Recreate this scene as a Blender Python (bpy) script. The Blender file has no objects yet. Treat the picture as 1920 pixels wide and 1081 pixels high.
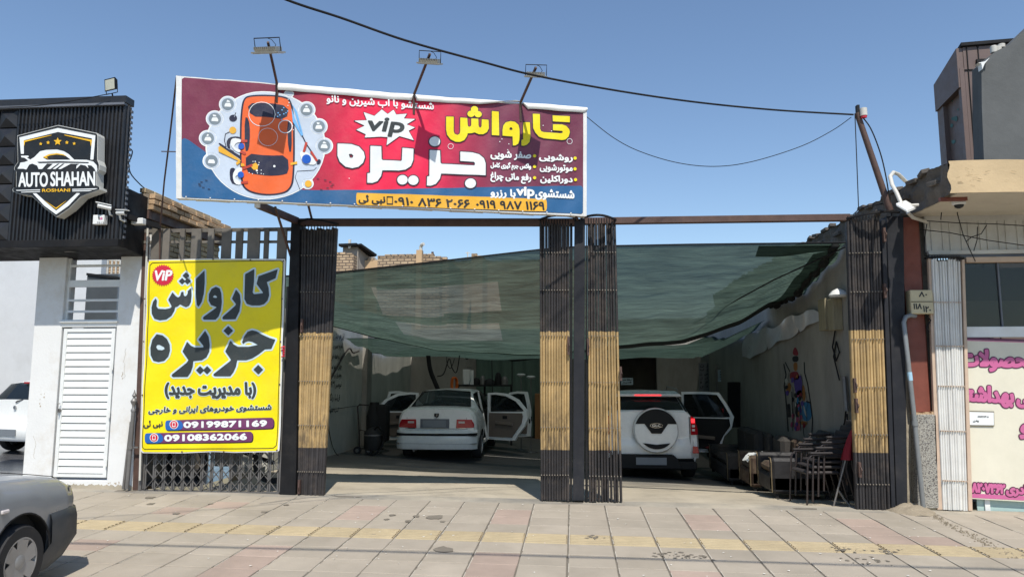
import bpy, bmesh, math, random
import numpy as np
from mathutils import Vector, Matrix
random.seed(7)
sc = bpy.context.scene
COL = sc.collection
R = math.radians
# ---------------------------------------------------------------- camera
F_PX, CAM_Z, PITCH, YAW = 1350.0, 1.62, 6.74, 4.87
cd = bpy.data.cameras.new('camera'); cam = bpy.data.objects.new('camera', cd); COL.objects.link(cam)
cam.location = (0, 0, CAM_Z)
cam.rotation_euler = (R(90 + PITCH), 0, R(YAW))
cd.sensor_width = 36; cd.lens = F_PX / 1920 * 36; cd.clip_start = 0.05; cd.clip_end = 1200
sc.camera = cam
# ---------------------------------------------------------------- daylight
SUN_EL, SUN_AZ = 57.0, 14.0       # azimuth: degrees from straight behind the camera towards the right
w = bpy.data.worlds.new('World'); sc.world = w; w.use_nodes = True
nt = w.node_tree; bg = nt.nodes['Background']
sky = nt.nodes.new('ShaderNodeTexSky'); sky.sky_type = 'NISHITA'; sky.sun_disc = False
sky.sun_elevation = R(SUN_EL); sky.sun_rotation = R(180 - SUN_AZ)
sky.altitude = 1200; sky.air_density = 1.25; sky.dust_density = .45; sky.ozone_density = 3.2
nt.links.new(sky.outputs[0], bg.inputs[0]); bg.inputs[1].default_value = 0.13
sd = bpy.data.lights.new('sun', 'SUN'); sd.energy = 4.4; sd.angle = R(0.53); sd.color = (1, 0.95, 0.87)
sun = bpy.data.objects.new('sun', sd); COL.objects.link(sun)
SUNV = Vector((math.sin(R(SUN_AZ)) * math.cos(R(SUN_EL)), -math.cos(R(SUN_AZ)) * math.cos(R(SUN_EL)), math.sin(R(SUN_EL))))
sun.rotation_euler = SUNV.to_track_quat('Z', 'Y').to_euler(); sun.location = (5, -5, 15)
sc.view_settings.view_transform = 'Standard'; sc.view_settings.look = 'None'
sc.view_settings.exposure = 0.2; sc.view_settings.gamma = 1.0
sc.view_settings.use_curve_mapping = False
sc.cycles.max_bounces = 8; sc.cycles.transparent_max_bounces = 16
sc.cycles.use_denoising = True
# ---------------------------------------------------------------- measuring: a photo pixel seen at depth Y (metres north of the camera)
_M = Matrix.Rotation(R(YAW), 3, 'Z') @ Matrix.Rotation(R(90 + PITCH), 3, 'X')
def ray(px, py):
    return _M @ Vector(((px - 960) / F_PX, -(py - 540.5) / F_PX, -1.0))
CAM = Vector((0, 0, CAM_Z))
def at(px, py, Y):
    d = ray(px, py); return CAM + d * (Y / d.y)
def atx(px, py, X):
    d = ray(px, py); return CAM + d * (X / d.x)
# ---------------------------------------------------------------- objects
def setp(o, label=None, cat=None, group=None, kind=None):
    if label: o['label'] = label
    if cat: o['category'] = cat
    if group: o['group'] = group
    if kind: o['kind'] = kind
    return o
def thing(name, label, cat, loc=(0, 0, 0), group=None, rz=0):
    o = bpy.data.objects.new(name, None); COL.objects.link(o)
    o.location = loc; o.rotation_euler = (0, 0, rz); o.empty_display_size = .2
    return setp(o, label, cat, group)
def wloc(o):
    m = Matrix.LocRotScale(o.location, o.rotation_euler, o.scale)
    return wloc(o.parent) @ m if o.parent else m
class MB:
    """collects faces in world (or local) space, builds ONE mesh object"""
    def __init__(s): s.v = []; s.f = []; s.m = []; s.uv = None
    def add(s, vs, fs, mi=0):
        b = len(s.v); s.v += [tuple(x) for x in vs]
        for f in fs: s.f.append([b + i for i in f]); s.m.append(mi)
        return s
    def box(s, x0, x1, y0, y1, z0, z1, mi=0):
        return s.add([(x0,y0,z0),(x1,y0,z0),(x1,y1,z0),(x0,y1,z0),(x0,y0,z1),(x1,y0,z1),(x1,y1,z1),(x0,y1,z1)],
              [(0,3,2,1),(4,5,6,7),(0,1,5,4),(1,2,6,5),(2,3,7,6),(3,0,4,7)], mi)
    def hexa(s, p, mi=0):
        """8 points: bottom ring 0-3 then top ring 4-7"""
        return s.add(p, [(0,3,2,1),(4,5,6,7),(0,1,5,4),(1,2,6,5),(2,3,7,6),(3,0,4,7)], mi)
    def quad(s, a, b, c, d, mi=0): return s.add([a,b,c,d], [(0,1,2,3)], mi)
    def bar(s, a, b, w, h, up=(0,0,1), mi=0):
        a = Vector(a); b = Vector(b); t = (b - a).normalized(); u = Vector(up)
        if abs(t.dot(u)) > .98: u = Vector((0,1,0))
        sx = t.cross(u).normalized() * w / 2; sy = sx.cross(t).normalized() * h / 2
        return s.hexa([a-sx-sy,a+sx-sy,a+sx+sy,a-sx+sy,b-sx-sy,b+sx-sy,b+sx+sy,b-sx+sy], mi)
    def tube(s, pts, r, n=8, mi=0, cap=True):
        pts = [Vector(p) for p in pts]; rings = []; pr = None
        for i, p in enumerate(pts):
            t = (pts[min(i+1,len(pts)-1)] - pts[max(i-1,0)]).normalized()
            if pr is None: pr = t.orthogonal().normalized()
            else:
                pr = pr - t * pr.dot(t)
                pr = pr.normalized() if pr.length > 1e-6 else t.orthogonal().normalized()
            q = t.cross(pr); rr = r[i] if isinstance(r, (list, tuple)) else r
            rings.append([p + (pr * math.cos(2*math.pi*k/n) + q * math.sin(2*math.pi*k/n)) * rr for k in range(n)])
        fs = []
        for i in range(len(rings)-1):
            for k in range(n): fs.append((i*n+k, i*n+(k+1)%n, (i+1)*n+(k+1)%n, (i+1)*n+k))
        if cap: fs.append(tuple(range(n))[::-1]); fs.append(tuple((len(rings)-1)*n + k for k in range(n)))
        return s.add([v for g in rings for v in g], fs, mi)
    def lathe(s, prof, c=(0,0,0), ax='Z', n=20, mi=0, cap=True):
        """prof: (radius, height) pairs along the axis"""
        c = Vector(c); vs = []
        for r, h in prof:
            for k in range(n):
                a = 2*math.pi*k/n; x, y = r*math.cos(a), r*math.sin(a)
                vs.append(c + (Vector((x,y,h)) if ax == 'Z' else Vector((x,h,-y)) if ax == 'Y' else Vector((h,x,y))))
        fs = []
        for i in range(len(prof)-1):
            for k in range(n): fs.append((i*n+k, i*n+(k+1)%n, (i+1)*n+(k+1)%n, (i+1)*n+k))
        if cap: fs.append(tuple(range(n))[::-1]); fs.append(tuple((len(prof)-1)*n+k for k in range(n)))
        return s.add(vs, fs, mi)
    def prism(s, pts, off, mi=0):
        """closed 3D outline pushed by off"""
        n = len(pts); off = Vector(off); pts = [Vector(p) for p in pts]
        vs = pts + [p + off for p in pts]
        fs = [tuple(range(n))[::-1], tuple(range(n, 2*n))]
        for k in range(n): fs.append((k, (k+1)%n, n+(k+1)%n, n+k))
        return s.add(vs, fs, mi)
    def grid(s, nu, nv, fn, mi=0):
        vs = [fn(i/nu, j/nv) for j in range(nv+1) for i in range(nu+1)]
        fs = [(j*(nu+1)+i, j*(nu+1)+i+1, (j+1)*(nu+1)+i+1, (j+1)*(nu+1)+i) for j in range(nv) for i in range(nu)]
        return s.add(vs, fs, mi)
    def mesh(s, name, mats, smooth=False, org=(0,0,0)):
        me = bpy.data.meshes.new(name); o = Vector(org)
        me.from_pydata([Vector(v) - o for v in s.v], [], s.f)
        for m in (mats if isinstance(mats, (list, tuple)) else [mats]): me.materials.append(m)
        if len(me.polygons): me.polygons.foreach_set('material_index', s.m)
        if smooth: me.polygons.foreach_set('use_smooth', [True]*len(me.polygons))
        me.update(); return me
    def build(s, name, mats, parent=None, smooth=False, bevel=0, fix=False, auto=None, local=False, base=None):
        if parent is not None:
            inv = Matrix.Identity(4) if local else wloc(parent).inverted()
            s.v = [tuple(inv @ Vector(v)) for v in s.v]
            org = Vector((0,0,0))
        elif base is not None: org = Vector(base)
        else:
            a = np.array(s.v); org = Vector(((a[:,0].min()+a[:,0].max())/2, (a[:,1].min()+a[:,1].max())/2, a[:,2].min()))
        me = s.mesh(name, mats, smooth, org)
        if fix or bevel:
            bm = bmesh.new(); bm.from_mesh(me)
            bmesh.ops.remove_doubles(bm, verts=bm.verts, dist=1e-5)
            if fix: bmesh.ops.recalc_face_normals(bm, faces=bm.faces)
            if bevel: bmesh.ops.bevel(bm, geom=[e for e in bm.edges if e.is_manifold and e.calc_face_angle(0) > .5], offset=bevel, segments=1, affect='EDGES', clamp_overlap=True)
            bm.to_mesh(me); bm.free()
        ob = bpy.data.objects.new(name, me); COL.objects.link(ob)
        if parent is not None: ob.parent = parent
        else: ob.location = org
        if auto: 
            me.polygons.foreach_set('use_smooth', [True]*len(me.polygons))
            try: me.set_sharp_from_angle(angle=R(auto))
            except Exception: pass
        return ob
def copy_obj(o, parent=None, **kw):
    c = o.copy(); COL.objects.link(c); c.parent = parent
    for k, v in kw.items(): setattr(c, k, v)
    return c
def copy_tree(o, parent=None):
    c = o.copy(); COL.objects.link(c); c.parent = parent
    for ch in list(o.children): copy_tree(ch, c)
    return c
# ---------------------------------------------------------------- materials
def hx(h): 
    c = [int(h[i:i+2],16)/255 for i in (0,2,4)]
    return tuple(x/12.92 if x <= .04045 else ((x+.055)/1.055)**2.4 for x in c)
def mat(name, col, rough=.7, metal=0, var=.12, vscale=3, bump=0, bscale=40, col2=None, c2scale=2, c2amt=.5, c2sharp=.15,
        spec=.4, rnd=0, coat=0, trans=0, emit=None, stretch=None, dirt=0, dirt_col=(.12,.1,.08), alpha=None, world=True, fac2=None):
    m = bpy.data.materials.new(name); m.use_nodes = True; n = m.node_tree.nodes; l = m.node_tree.links
    p = n['Principled BSDF']; p.inputs['Roughness'].default_value = rough; p.inputs['Metallic'].default_value = metal
    p.inputs['Specular IOR Level'].default_value = spec
    if coat: p.inputs['Coat Weight'].default_value = coat; p.inputs['Coat Roughness'].default_value = .08
    if trans: p.inputs['Transmission Weight'].default_value = trans
    if alpha is not None: p.inputs['Alpha'].default_value = alpha
    col = tuple(col[:3]) + (1,)
    if world: g = n.new('ShaderNodeNewGeometry'); co = g.outputs['Position']
    else: g = n.new('ShaderNodeTexCoord'); co = g.outputs['Object']
    if stretch:
        mp = n.new('ShaderNodeMapping'); mp.inputs['Scale'].default_value = stretch; l.new(co, mp.inputs['Vector']); co = mp.outputs[0]
    def noise(sc_, det=4, ro=.6):
        t = n.new('ShaderNodeTexNoise'); t.inputs['Scale'].default_value = sc_; t.inputs['Detail'].default_value = det
        t.inputs['Roughness'].default_value = ro; l.new(co, t.inputs['Vector']); return t.outputs['Fac']
    def mixc(fac, a, b, bt='MIX'):
        x = n.new('ShaderNodeMix'); x.data_type = 'RGBA'; x.blend_type = bt
        for k, v in ((0, fac), (6, a), (7, b)):
            if isinstance(v, bpy.types.NodeSocket): l.new(v, x.inputs[k])
            else: x.inputs[k].default_value = v
        return x.outputs[2]
    def ramp(src, lo, hi, a=0., b=1.):
        x = n.new('ShaderNodeMapRange'); l.new(src, x.inputs[0]); x.inputs[1].default_value = lo; x.inputs[2].default_value = hi
        x.inputs[3].default_value = a; x.inputs[4].default_value = b; return x.outputs[0]
    out = col
    if col2 is not None:
        f = noise(c2scale, 6, .65) if fac2 is None else fac2(n, l, co)
        th = 1 - c2amt
        out = mixc(ramp(f, .25+.5*th - c2sharp, .25+.5*th + c2sharp) if fac2 is None else f, out, tuple(col2[:3]) + (1,))
    if var or rnd:
        v = None
        if var: v = ramp(noise(vscale, 8, .7), .25, .75, 1-var, 1+var)
        if rnd:
            oi = n.new('ShaderNodeObjectInfo'); r_ = ramp(oi.outputs['Random'], 0, 1, 1-rnd, 1+rnd)
            if v is None: v = r_
            else:
                q = n.new('ShaderNodeMath'); q.operation = 'MULTIPLY'; l.new(v, q.inputs[0]); l.new(r_, q.inputs[1]); v = q.outputs[0]
        hs = n.new('ShaderNodeVectorMath'); hs.operation = 'SCALE'
        if isinstance(out, bpy.types.NodeSocket): l.new(out, hs.inputs[0])
        else: hs.inputs[0].default_value = out[:3]
        l.new(v, hs.inputs['Scale']); out = hs.outputs[0]
    if dirt:
        out = mixc(ramp(noise(1.7, 10, .75), .5, .72, 0, dirt), out, tuple(dirt_col) + (1,))
    if isinstance(out, bpy.types.NodeSocket): l.new(out, p.inputs['Base Color'])
    else: p.inputs['Base Color'].default_value = out
    if emit: p.inputs['Emission Color'].default_value = tuple(emit[:3]) + (1,); p.inputs['Emission Strength'].default_value = emit[3]
    if bump:
        b = n.new('ShaderNodeBump'); b.inputs['Strength'].default_value = bump; b.inputs['Distance'].default_value = .02
        l.new(noise(bscale, 6, .6), b.inputs['Height']); l.new(b.outputs[0], p.inputs['Normal'])
    if rough < .65 and not trans:
        l.new(ramp(noise(7, 5), .3, .7, max(.02, rough*.75), min(1, rough*1.3)), p.inputs['Roughness'])
    return m
def glass(name, col=(.02,.025,.03), rough=.05, a=.35):
    """thin tinted pane: partly see-through, reflecting"""
    m = bpy.data.materials.new(name); m.use_nodes = True; n = m.node_tree.nodes; l = m.node_tree.links
    p = n['Principled BSDF']; p.inputs['Base Color'].default_value = tuple(col)+(1,); p.inputs['Roughness'].default_value = rough
    p.inputs['Specular IOR Level'].default_value = .6
    t = n.new('ShaderNodeBsdfTransparent'); t.inputs[0].default_value = (.75,.8,.78,1)
    x = n.new('ShaderNodeMixShader'); x.inputs[0].default_value = 1 - a
    l.new(t.outputs[0], x.inputs[1]); l.new(p.outputs[0], x.inputs[2]); l.new(x.outputs[0], n['Material Output'].inputs[0])
    return m
# ---------------------------------------------------------------- flat print (lettering and artwork as thin ink shapes)
FORMS = {}
for ch, iso, k in (('ا',0xFE8D,2),('آ',0xFE81,2),('ب',0xFE8F,4),('پ',0xFB56,4),('ت',0xFE95,4),('ج',0xFE9D,4),('چ',0xFB7A,4),('ح',0xFEA1,4),
    ('خ',0xFEA5,4),('د',0xFEA9,2),('ر',0xFEAD,2),('ز',0xFEAF,2),('س',0xFEB1,4),('ش',0xFEB5,4),('ص',0xFEB9,4),('ع',0xFEC9,4),('غ',0xFECD,4),
    ('ف',0xFED1,4),('ک',0xFB8E,4),('گ',0xFB92,4),('ل',0xFEDD,4),('م',0xFEE1,4),('ن',0xFEE5,4),('و',0xFEED,2),('ه',0xFEE9,4),('ی',0xFBFC,4),('ئ',0xFE89,4)):
    FORMS[ch] = [chr(iso+i) for i in range(k)] + [None]*(4-k)
def shape(s):
    out = []; s = s.replace('لا', '\uFEFB')
    for i, ch in enumerate(s):
        f = FORMS.get(ch)
        if not f: out.append(ch); continue
        p = FORMS.get(s[i-1]) if i else None; q = FORMS.get(s[i+1]) if i < len(s)-1 else None
        if i < len(s)-1 and s[i+1] == '\uFEFB': q = 1
        jp = bool(p and p[2]); jn = bool(q) and bool(f[2])
        out.append(f[3] if jp and jn else f[1] if jp else f[2] if jn else f[0])
    return ''.join(out[::-1])
_tc = {}
def glyphs(s, res=4):
    """outline polylines of a line of text, normalised to its bounding box (0..1 both ways) + aspect"""
    if (s, res) in _tc: return _tc[(s, res)]
    c = bpy.data.curves.new('t', 'FONT'); c.body = s; c.size = 1; c.resolution_u = res; c.fill_mode = 'NONE'
    o = bpy.data.objects.new('t', c); COL.objects.link(o)
    dg = bpy.context.evaluated_depsgraph_get(); dg.update()
    me = bpy.data.meshes.new_from_object(o.evaluated_get(dg))
    co = [v.co.copy() for v in me.vertices]; nxt = {}
    for e in me.edges:
        a, b = e.vertices; nxt.setdefault(a, []).append(b); nxt.setdefault(b, []).append(a)
    seen = set(); cs = []
    for st in range(len(co)):
        if st in seen or st not in nxt: continue
        ring = [st]; seen.add(st); cur = st
        cand = [x for x in nxt[st] if x == st+1] or nxt[st]
        nx = cand[0]
        while nx not in seen:
            ring.append(nx); seen.add(nx); cur = nx
            r = [x for x in nxt[cur] if x not in seen]
            if not r: break
            nx = r[0]
        cs.append(np.array([(co[i].x, co[i].y) for i in ring]))
    bpy.data.objects.remove(o); bpy.data.curves.remove(c); bpy.data.meshes.remove(me)
    al = np.vstack(cs); lo = al.min(0); hi = al.max(0)
    r = ([(k - lo) / (hi - lo) for k in cs], (hi[0]-lo[0])/(hi[1]-lo[1]))
    _tc[(s, res)] = r; return r
def ink(contours, off=0., cell=.006, evenodd=False, maxrun=None):
    maxrun = maxrun or max(1, int(.05/cell))
    # region within signed distance off of the (nonzero-filled) contours -> verts2d, faces
    al = np.vstack(contours); pd = max(off, 0) + 2*cell; x0, y0 = al.min(0) - pd; x1, y1 = al.max(0) + pd
    W_ = int((x1-x0)/cell)+2; H_ = int((y1-y0)/cell)+2
    wd = np.zeros((H_, W_+1)); D = np.full((H_, W_), abs(off) + 3*cell)
    rad = off + 2.2*cell if off > 0 else abs(off) + 2.2*cell
    gx = x0 + np.arange(W_)*cell; gy = y0 + np.arange(H_)*cell
    for c in contours:
        c = np.asarray(c, float)
        for a, b in zip(c, np.roll(c, -1, 0)):
            ya, yb = a[1], b[1]
            if ya != yb:
                lo, hi = (ya, yb) if ya < yb else (yb, ya)
                j0 = int(math.ceil((lo-y0)/cell)); j1 = int(math.ceil((hi-y0)/cell))
                if j1 > j0:
                    js = np.arange(j0, j1); xs = a[0] + (gy[js]-ya)/(yb-ya)*(b[0]-a[0])
                    wd[js, np.clip(np.ceil((xs-x0)/cell).astype(int), 0, W_)] += 1 if yb > ya else -1
            i0 = max(0, int((min(a[0],b[0])-rad-x0)/cell)); i1 = min(W_, int((max(a[0],b[0])+rad-x0)/cell)+2)
            j0 = max(0, int((min(ya,yb)-rad-y0)/cell)); j1 = min(H_, int((max(ya,yb)+rad-y0)/cell)+2)
            X = gx[i0:i1][None,:]; Y = gy[j0:j1][:,None]; dx, dy = b-a; L = dx*dx+dy*dy
            t = np.clip(((X-a[0])*dx+(Y-a[1])*dy)/L, 0, 1) if L > 0 else 0*X*Y
            d = np.hypot(X-a[0]-t*dx, Y-a[1]-t*dy); D[j0:j1, i0:i1] = np.minimum(D[j0:j1, i0:i1], d)
    wn = np.cumsum(wd, 1)[:, :W_]; ins = (np.abs(np.round(wn)) % 2 == 1) if evenodd else (np.abs(wn) > .5)
    Fv = off + np.where(ins, D, -D); P = Fv > 0
    vs = []; fs = []
    k = P[:-1,:-1].astype(int)+P[:-1,1:]+P[1:,1:]+P[1:,:-1]
    for j in range(H_-1):
        row = k[j]; i = 0; nz = np.nonzero(row)[0]
        if not len(nz): continue
        i = nz[0]; end = nz[-1]+1
        while i < end:
            if row[i] == 0: i += 1; continue
            if row[i] == 4:
                s_ = i
                while i < end and row[i] == 4 and i - s_ < maxrun: i += 1
                b = len(vs); vs += [(gx[s_],gy[j]),(gx[i],gy[j]),(gx[i],gy[j+1]),(gx[s_],gy[j+1])]; fs.append((b,b+1,b+2,b+3)); continue
            cs = [(i,j),(i+1,j),(i+1,j+1),(i,j+1)]; b = len(vs); cnt = 0
            for q in range(4):
                (ia,ja),(ib,jb) = cs[q], cs[(q+1)%4]; fa, fb = Fv[ja,ia], Fv[jb,ib]
                if fa > 0: vs.append((gx[ia],gy[ja])); cnt += 1
                if (fa > 0) != (fb > 0):
                    t = fa/(fa-fb); vs.append((gx[ia]+(gx[ib]-gx[ia])*t, gy[ja]+(gy[jb]-gy[ja])*t)); cnt += 1
            if cnt >= 3: fs.append(tuple(range(b, b+cnt)))
            i += 1
    return vs, fs
class Sheet:
    """a printed sheet standing in the scene: plane through three measured corners, with its own ripple"""
    def __init__(s, O, U, V, wave=None):
        s.O = Vector(O); s.U = Vector(U).normalized(); V = Vector(V); s.V = (V - s.U*V.dot(s.U)).normalized()
        s.N = s.U.cross(s.V); s.wave = wave or (lambda u, v: 0)
    def uv(s, px, py):
        d = ray(px, py); t = (s.O - CAM).dot(s.N) / d.dot(s.N); p = CAM + d*t - s.O
        return (p.dot(s.U), p.dot(s.V))
    def P(s, u, v, lift=0): return s.O + s.U*u + s.V*v + s.N*(lift + s.wave(u, v))
    def poly(s, pts): return np.array([s.uv(*p) for p in pts])
    def text(s, txt, q, res=3, shear=0):
        """q = left,right, top-left y, bottom-left y, top-right y, bottom-right y (photo pixels)"""
        cs, asp = glyphs(txt, res); xl, xr, tl, bl, tr, br = q; out = []
        for c in cs:
            o = []
            for a, b in c:
                a2 = a + shear*(b-.5); x = xl + (xr-xl)*a2; yt = tl+(tr-tl)*a; yb = bl+(br-bl)*a; o.append(s.uv(x, yb+(yt-yb)*b))
            out.append(np.array(o))
        return out
    def ink(s, mb, contours, off=0, lift=.002, cell=.006, mi=0, **k):
        vs, fs = ink(contours, off, cell, **k)
        mb.add([s.P(u, v, lift) for u, v in vs], fs, mi)
def smooth_poly(pts, it=2):
    p = np.array(pts, float)
    for _ in range(it):
        q = np.roll(p, -1, 0); p = np.stack([p*.75+q*.25, p*.25+q*.75], 1).reshape(-1, 2)
    return p
def circ(cx, cy, rx, ry=None, n=28, rot=0):
    ry = ry or rx; c, s_ = math.cos(rot), math.sin(rot)
    return [(cx + rx*math.cos(a)*c - ry*math.sin(a)*s_, cy + rx*math.cos(a)*s_ + ry*math.sin(a)*c) for a in [2*math.pi*k/n for k in range(n)]]
def strk(pts, w):
    """open px polyline -> closed px outline of width w"""
    p = [Vector(q) for q in pts]; L = []; Rr = []
    for i, q in enumerate(p):
        t = (p[min(i+1,len(p)-1)] - p[max(i-1,0)]).normalized(); n = Vector((-t.y, t.x)) * w/2
        L.append(q+n); Rr.append(q-n)
    return [tuple(x) for x in L + Rr[::-1]]
# ================================================================ materials
M = {}
M['tile'] = mat('pavement concrete', (.375,.325,.258), .85, var=.14, vscale=1.3, bump=.25, bscale=60, rnd=.07, dirt=.4, dirt_col=(.25,.215,.16), col2=(.32,.28,.22), c2scale=.7, c2amt=.42, c2sharp=.2)
M['pink'] = mat('pavement pink concrete', (.365,.28,.225), .85, var=.14, vscale=2, bump=.25, bscale=60, rnd=.1, dirt=.4, dirt_col=(.24,.2,.16))
M['tact'] = mat('pavement yellow concrete', (.415,.335,.205), .85, var=.14, vscale=2.4, bump=.25, bscale=60, rnd=.07, dirt=.5, dirt_col=(.28,.22,.14))
M['groove'] = mat('dirt in tactile grooves', (.2,.15,.09), .95, var=.4, vscale=8, col2=(.36,.28,.17), c2scale=2.5, c2amt=.45, c2sharp=.1)
M['mortar'] = mat('pavement joint mortar', (.17,.15,.12), .95, var=.4, vscale=6, bump=.4, bscale=90, dirt=.6, dirt_col=(.1,.085,.07))
M['screed'] = mat('yard cement', (.42,.37,.285), .85, var=.2, vscale=1.1, bump=.35, bscale=45, col2=(.2,.19,.17), c2scale=.7, c2amt=.4, c2sharp=.18, dirt=.5, dirt_col=(.12,.11,.1))
M['yard'] = mat('oily yard cement', (.15,.145,.13), .6, var=.25, vscale=.9, bump=.3, bscale=40, col2=(.085,.082,.078), c2scale=.6, c2amt=.5, c2sharp=.2, spec=.5)
M['asphalt'] = mat('asphalt', (.06,.06,.06), .9, var=.2, bump=.4, bscale=120)
M['earth'] = mat('dust and rubble', (.3,.25,.18), .95, var=.25, vscale=9, bump=.8, bscale=60)
M['stain'] = mat('oil stain', (.19,.165,.13), .8, var=.3)
M['litter'] = mat('scraps of paper', (.7,.68,.62), .8, var=.1)
YF = 9.5
def gz(x, y):
    xs = max(-9, min(9, x)); b = -.011*xs - .025*max(0, 9.25-max(.6, y))
    if y > YF - .1: b -= (.0625 + .008*max(-5, min(5, x))) * (min(y, 15.5) - (YF-.1)) * (1 if -5.3 < x < 4.6 else 0)
    return b
# ---- far ground: one sheet to the horizon
mb = MB()
xs = [-400,-60,-20,-9,9,20,60,400]; ys = [-300,-40,0.6]
mb.grid(7, 2, lambda u,v: (xs[round(u*7)], ys[round(v*2)], gz(xs[round(u*7)],0)-.12))
setp(mb.build('road', M['asphalt']), kind='structure')
mb = MB(); mb.hexa([(-60,.55,-.5),(60,.55,-.8),(60,.75,-.8),(-60,.75,-.5),(-60,.55,gz(-9,.6)+.004),(60,.55,gz(9,.6)+.004),(60,.75,gz(9,.6)+.004),(-60,.75,gz(-9,.6)+.004)]); 
setp(mb.build('kerb', M['screed']), kind='structure')
mb = MB(); ys2 = [22.4, 60, 500]
mb.grid(7, 2, lambda u,v: (xs[round(u*7)], ys2[round(v*2)], -.45))
setp(mb.build('ground', M['earth']), kind='structure')
# ---- pavement: bed + tiles
TX, TY, Y0 = .437, .38, 9.25
xcol = at(1067, 950, 9.1).x
mb = MB()
nxs = 60
mb.grid(nxs, 10, lambda u,v: (-30+60*u, .75+(9.25-.75)*v, gz(-30+60*u, .75+8.5*v) - .004)); mb.grid(nxs, 1, lambda u,v: (-30+60*u, 9.25+.27*v, gz(-30+60*u, 9.25) - .004))
walk = setp(mb.build('pavement', M['mortar'], base=(0,0,0)), kind='structure')
def tile_mesh(m, nm, ridge=False):
    t = MB(); a, b = TX/2-.0075, TY/2-.0052; c = .004
    t.add([(-a,-b,-.03),(a,-b,-.03),(a,b,-.03),(-a,b,-.03),(-a,-b,-c),(a,-b,-c),(a,b,-c),(-a,b,-c),(-a+c,-b+c,0),(a-c,-b+c,0),(a-c,b-c,0),(-a+c,b-c,0)],
          [(0,1,5,4),(1,2,6,5),(2,3,7,6),(3,0,4,7),(4,5,9,8),(5,6,10,9),(6,7,11,10),(7,4,8,11)]); t.add([(-a+c,-b+c,0),(a-c,-b+c,0),(a-c,b-c,0),(-a+c,b-c,0)], [(0,1,2,3)], 1 if ridge else 0)
    if ridge:
        for k in range(6):
            y = -b + .03 + k*(2*b-.06)/5
            t.add([(-a+.008,y-.0225,0),(a-.008,y-.0225,0),(a-.012,y-.018,.007),(-a+.012,y-.018,.007),(a-.008,y+.0225,0),(-a+.008,y+.0225,0),(a-.012,y+.018,.007),(-a+.012,y+.018,.007)],
                  [(0,1,2,3),(3,2,6,7),(7,6,4,5)])
    return t.mesh(nm, m)
tm = {'g': tile_mesh(M['tile'],'paving_tile'), 'p': tile_mesh(M['pink'],'paving_tile'), 't': tile_mesh([M['tact'],M['groove']],'tactile_tile', True)}
def colx(px, py, Y): return math.floor((G(px, py).x - xcol)/TX)
def G(px, py):
    z = 0
    for _ in range(6): d = ray(px, py); p = CAM+d*((z-CAM.z)/d.z); z = gz(p.x, p.y)
    return p
pinks = set()
for px, py, Y, rows in ((975,965,8.6,(1,2)),(640,975,8.3,(1,2)),(370,955,8.6,(1,)),(300,965,8.2,(2,)),(1330,960,8.6,(1,2)),(1620,975,8.6,(1,2,3)),(1680,985,8,(3,)),
        (925,1060,6.4,(6,7,8)),(460,1050,6.5,(7,6,8)),(135,1030,7,(6,)),(1345,1070,6.2,(7,8)),(1815,1075,6.2,(7,8))):
    c = colx(px, py, Y)
    for r in rows: pinks.add((c, r))
for r in range(9):
    yc = Y0 - TY*(r+.5); halfL = yc*.80 + .5; halfR = yc*.60 + .5
    for c in range(-40, 40):
        xc = xcol + TX*(c+.5)
        if xc < -halfL or xc > halfR: continue
        k = 't' if r == 4 else 'p' if (c, r) in pinks else 'g'
        o = bpy.data.objects.new('tactile_tile' if k == 't' else 'paving_tile', tm[k]); COL.objects.link(o); o.parent = walk
        o.location = (xc+random.uniform(-.003,.003), yc, gz(xc, yc)+random.uniform(-.0015,.0015)+.004)
        o.rotation_euler = (.025+random.uniform(-.006,.006), math.atan(.011)+random.uniform(-.005,.005), random.uniform(-.004,.004))
mb = MB()
for c in range(-22, 16):
    xe = xcol + TX*c
    for seg in range(0, 40):
        y0 = 5.7+seg*.09; y1 = y0+.088
        if y1 > 9.24 or random.random() < .35: continue
        mb.add([(xe+dx, y, gz(xe,y)+.0045) for y in (y0,y1) for dx in (.009,.016)], [(0,1,3,2)])
M['fillet'] = mat('pale joint fillet', (.5,.46,.38), .9, var=.2)
setp(mb.build('joint_fillets', M['fillet'], walk), kind='stuff')
# pavement outside the frame: same tiles as one mass
mb = MB()
for r in range(-0, 20):
    yc = Y0 - TY*(r+.5)
    if yc < 1: break
    for c in range(-48, 48):
        xc = xcol + TX*(c+.5)
        if r < 9 and -(yc*.80+.5) <= xc <= yc*.60+.5: continue
        if abs(xc) > 14: continue
        a, b = TX/2-.0125, TY/2-.003; z = gz(xc, yc)+.004
        mb.hexa([(xc-a,yc-b,z-.04),(xc+a,yc-b,z-.04),(xc+a,yc+b,z-.04),(xc-a,yc+b,z-.04),(xc-a,yc-b,z-.0047),(xc+a,yc-b,z-.0047),(xc+a,yc+b,z+.0047),(xc-a,yc+b,z+.0047)])
setp(mb.build('outer_paving', M['tile'], walk), kind='stuff')
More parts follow.
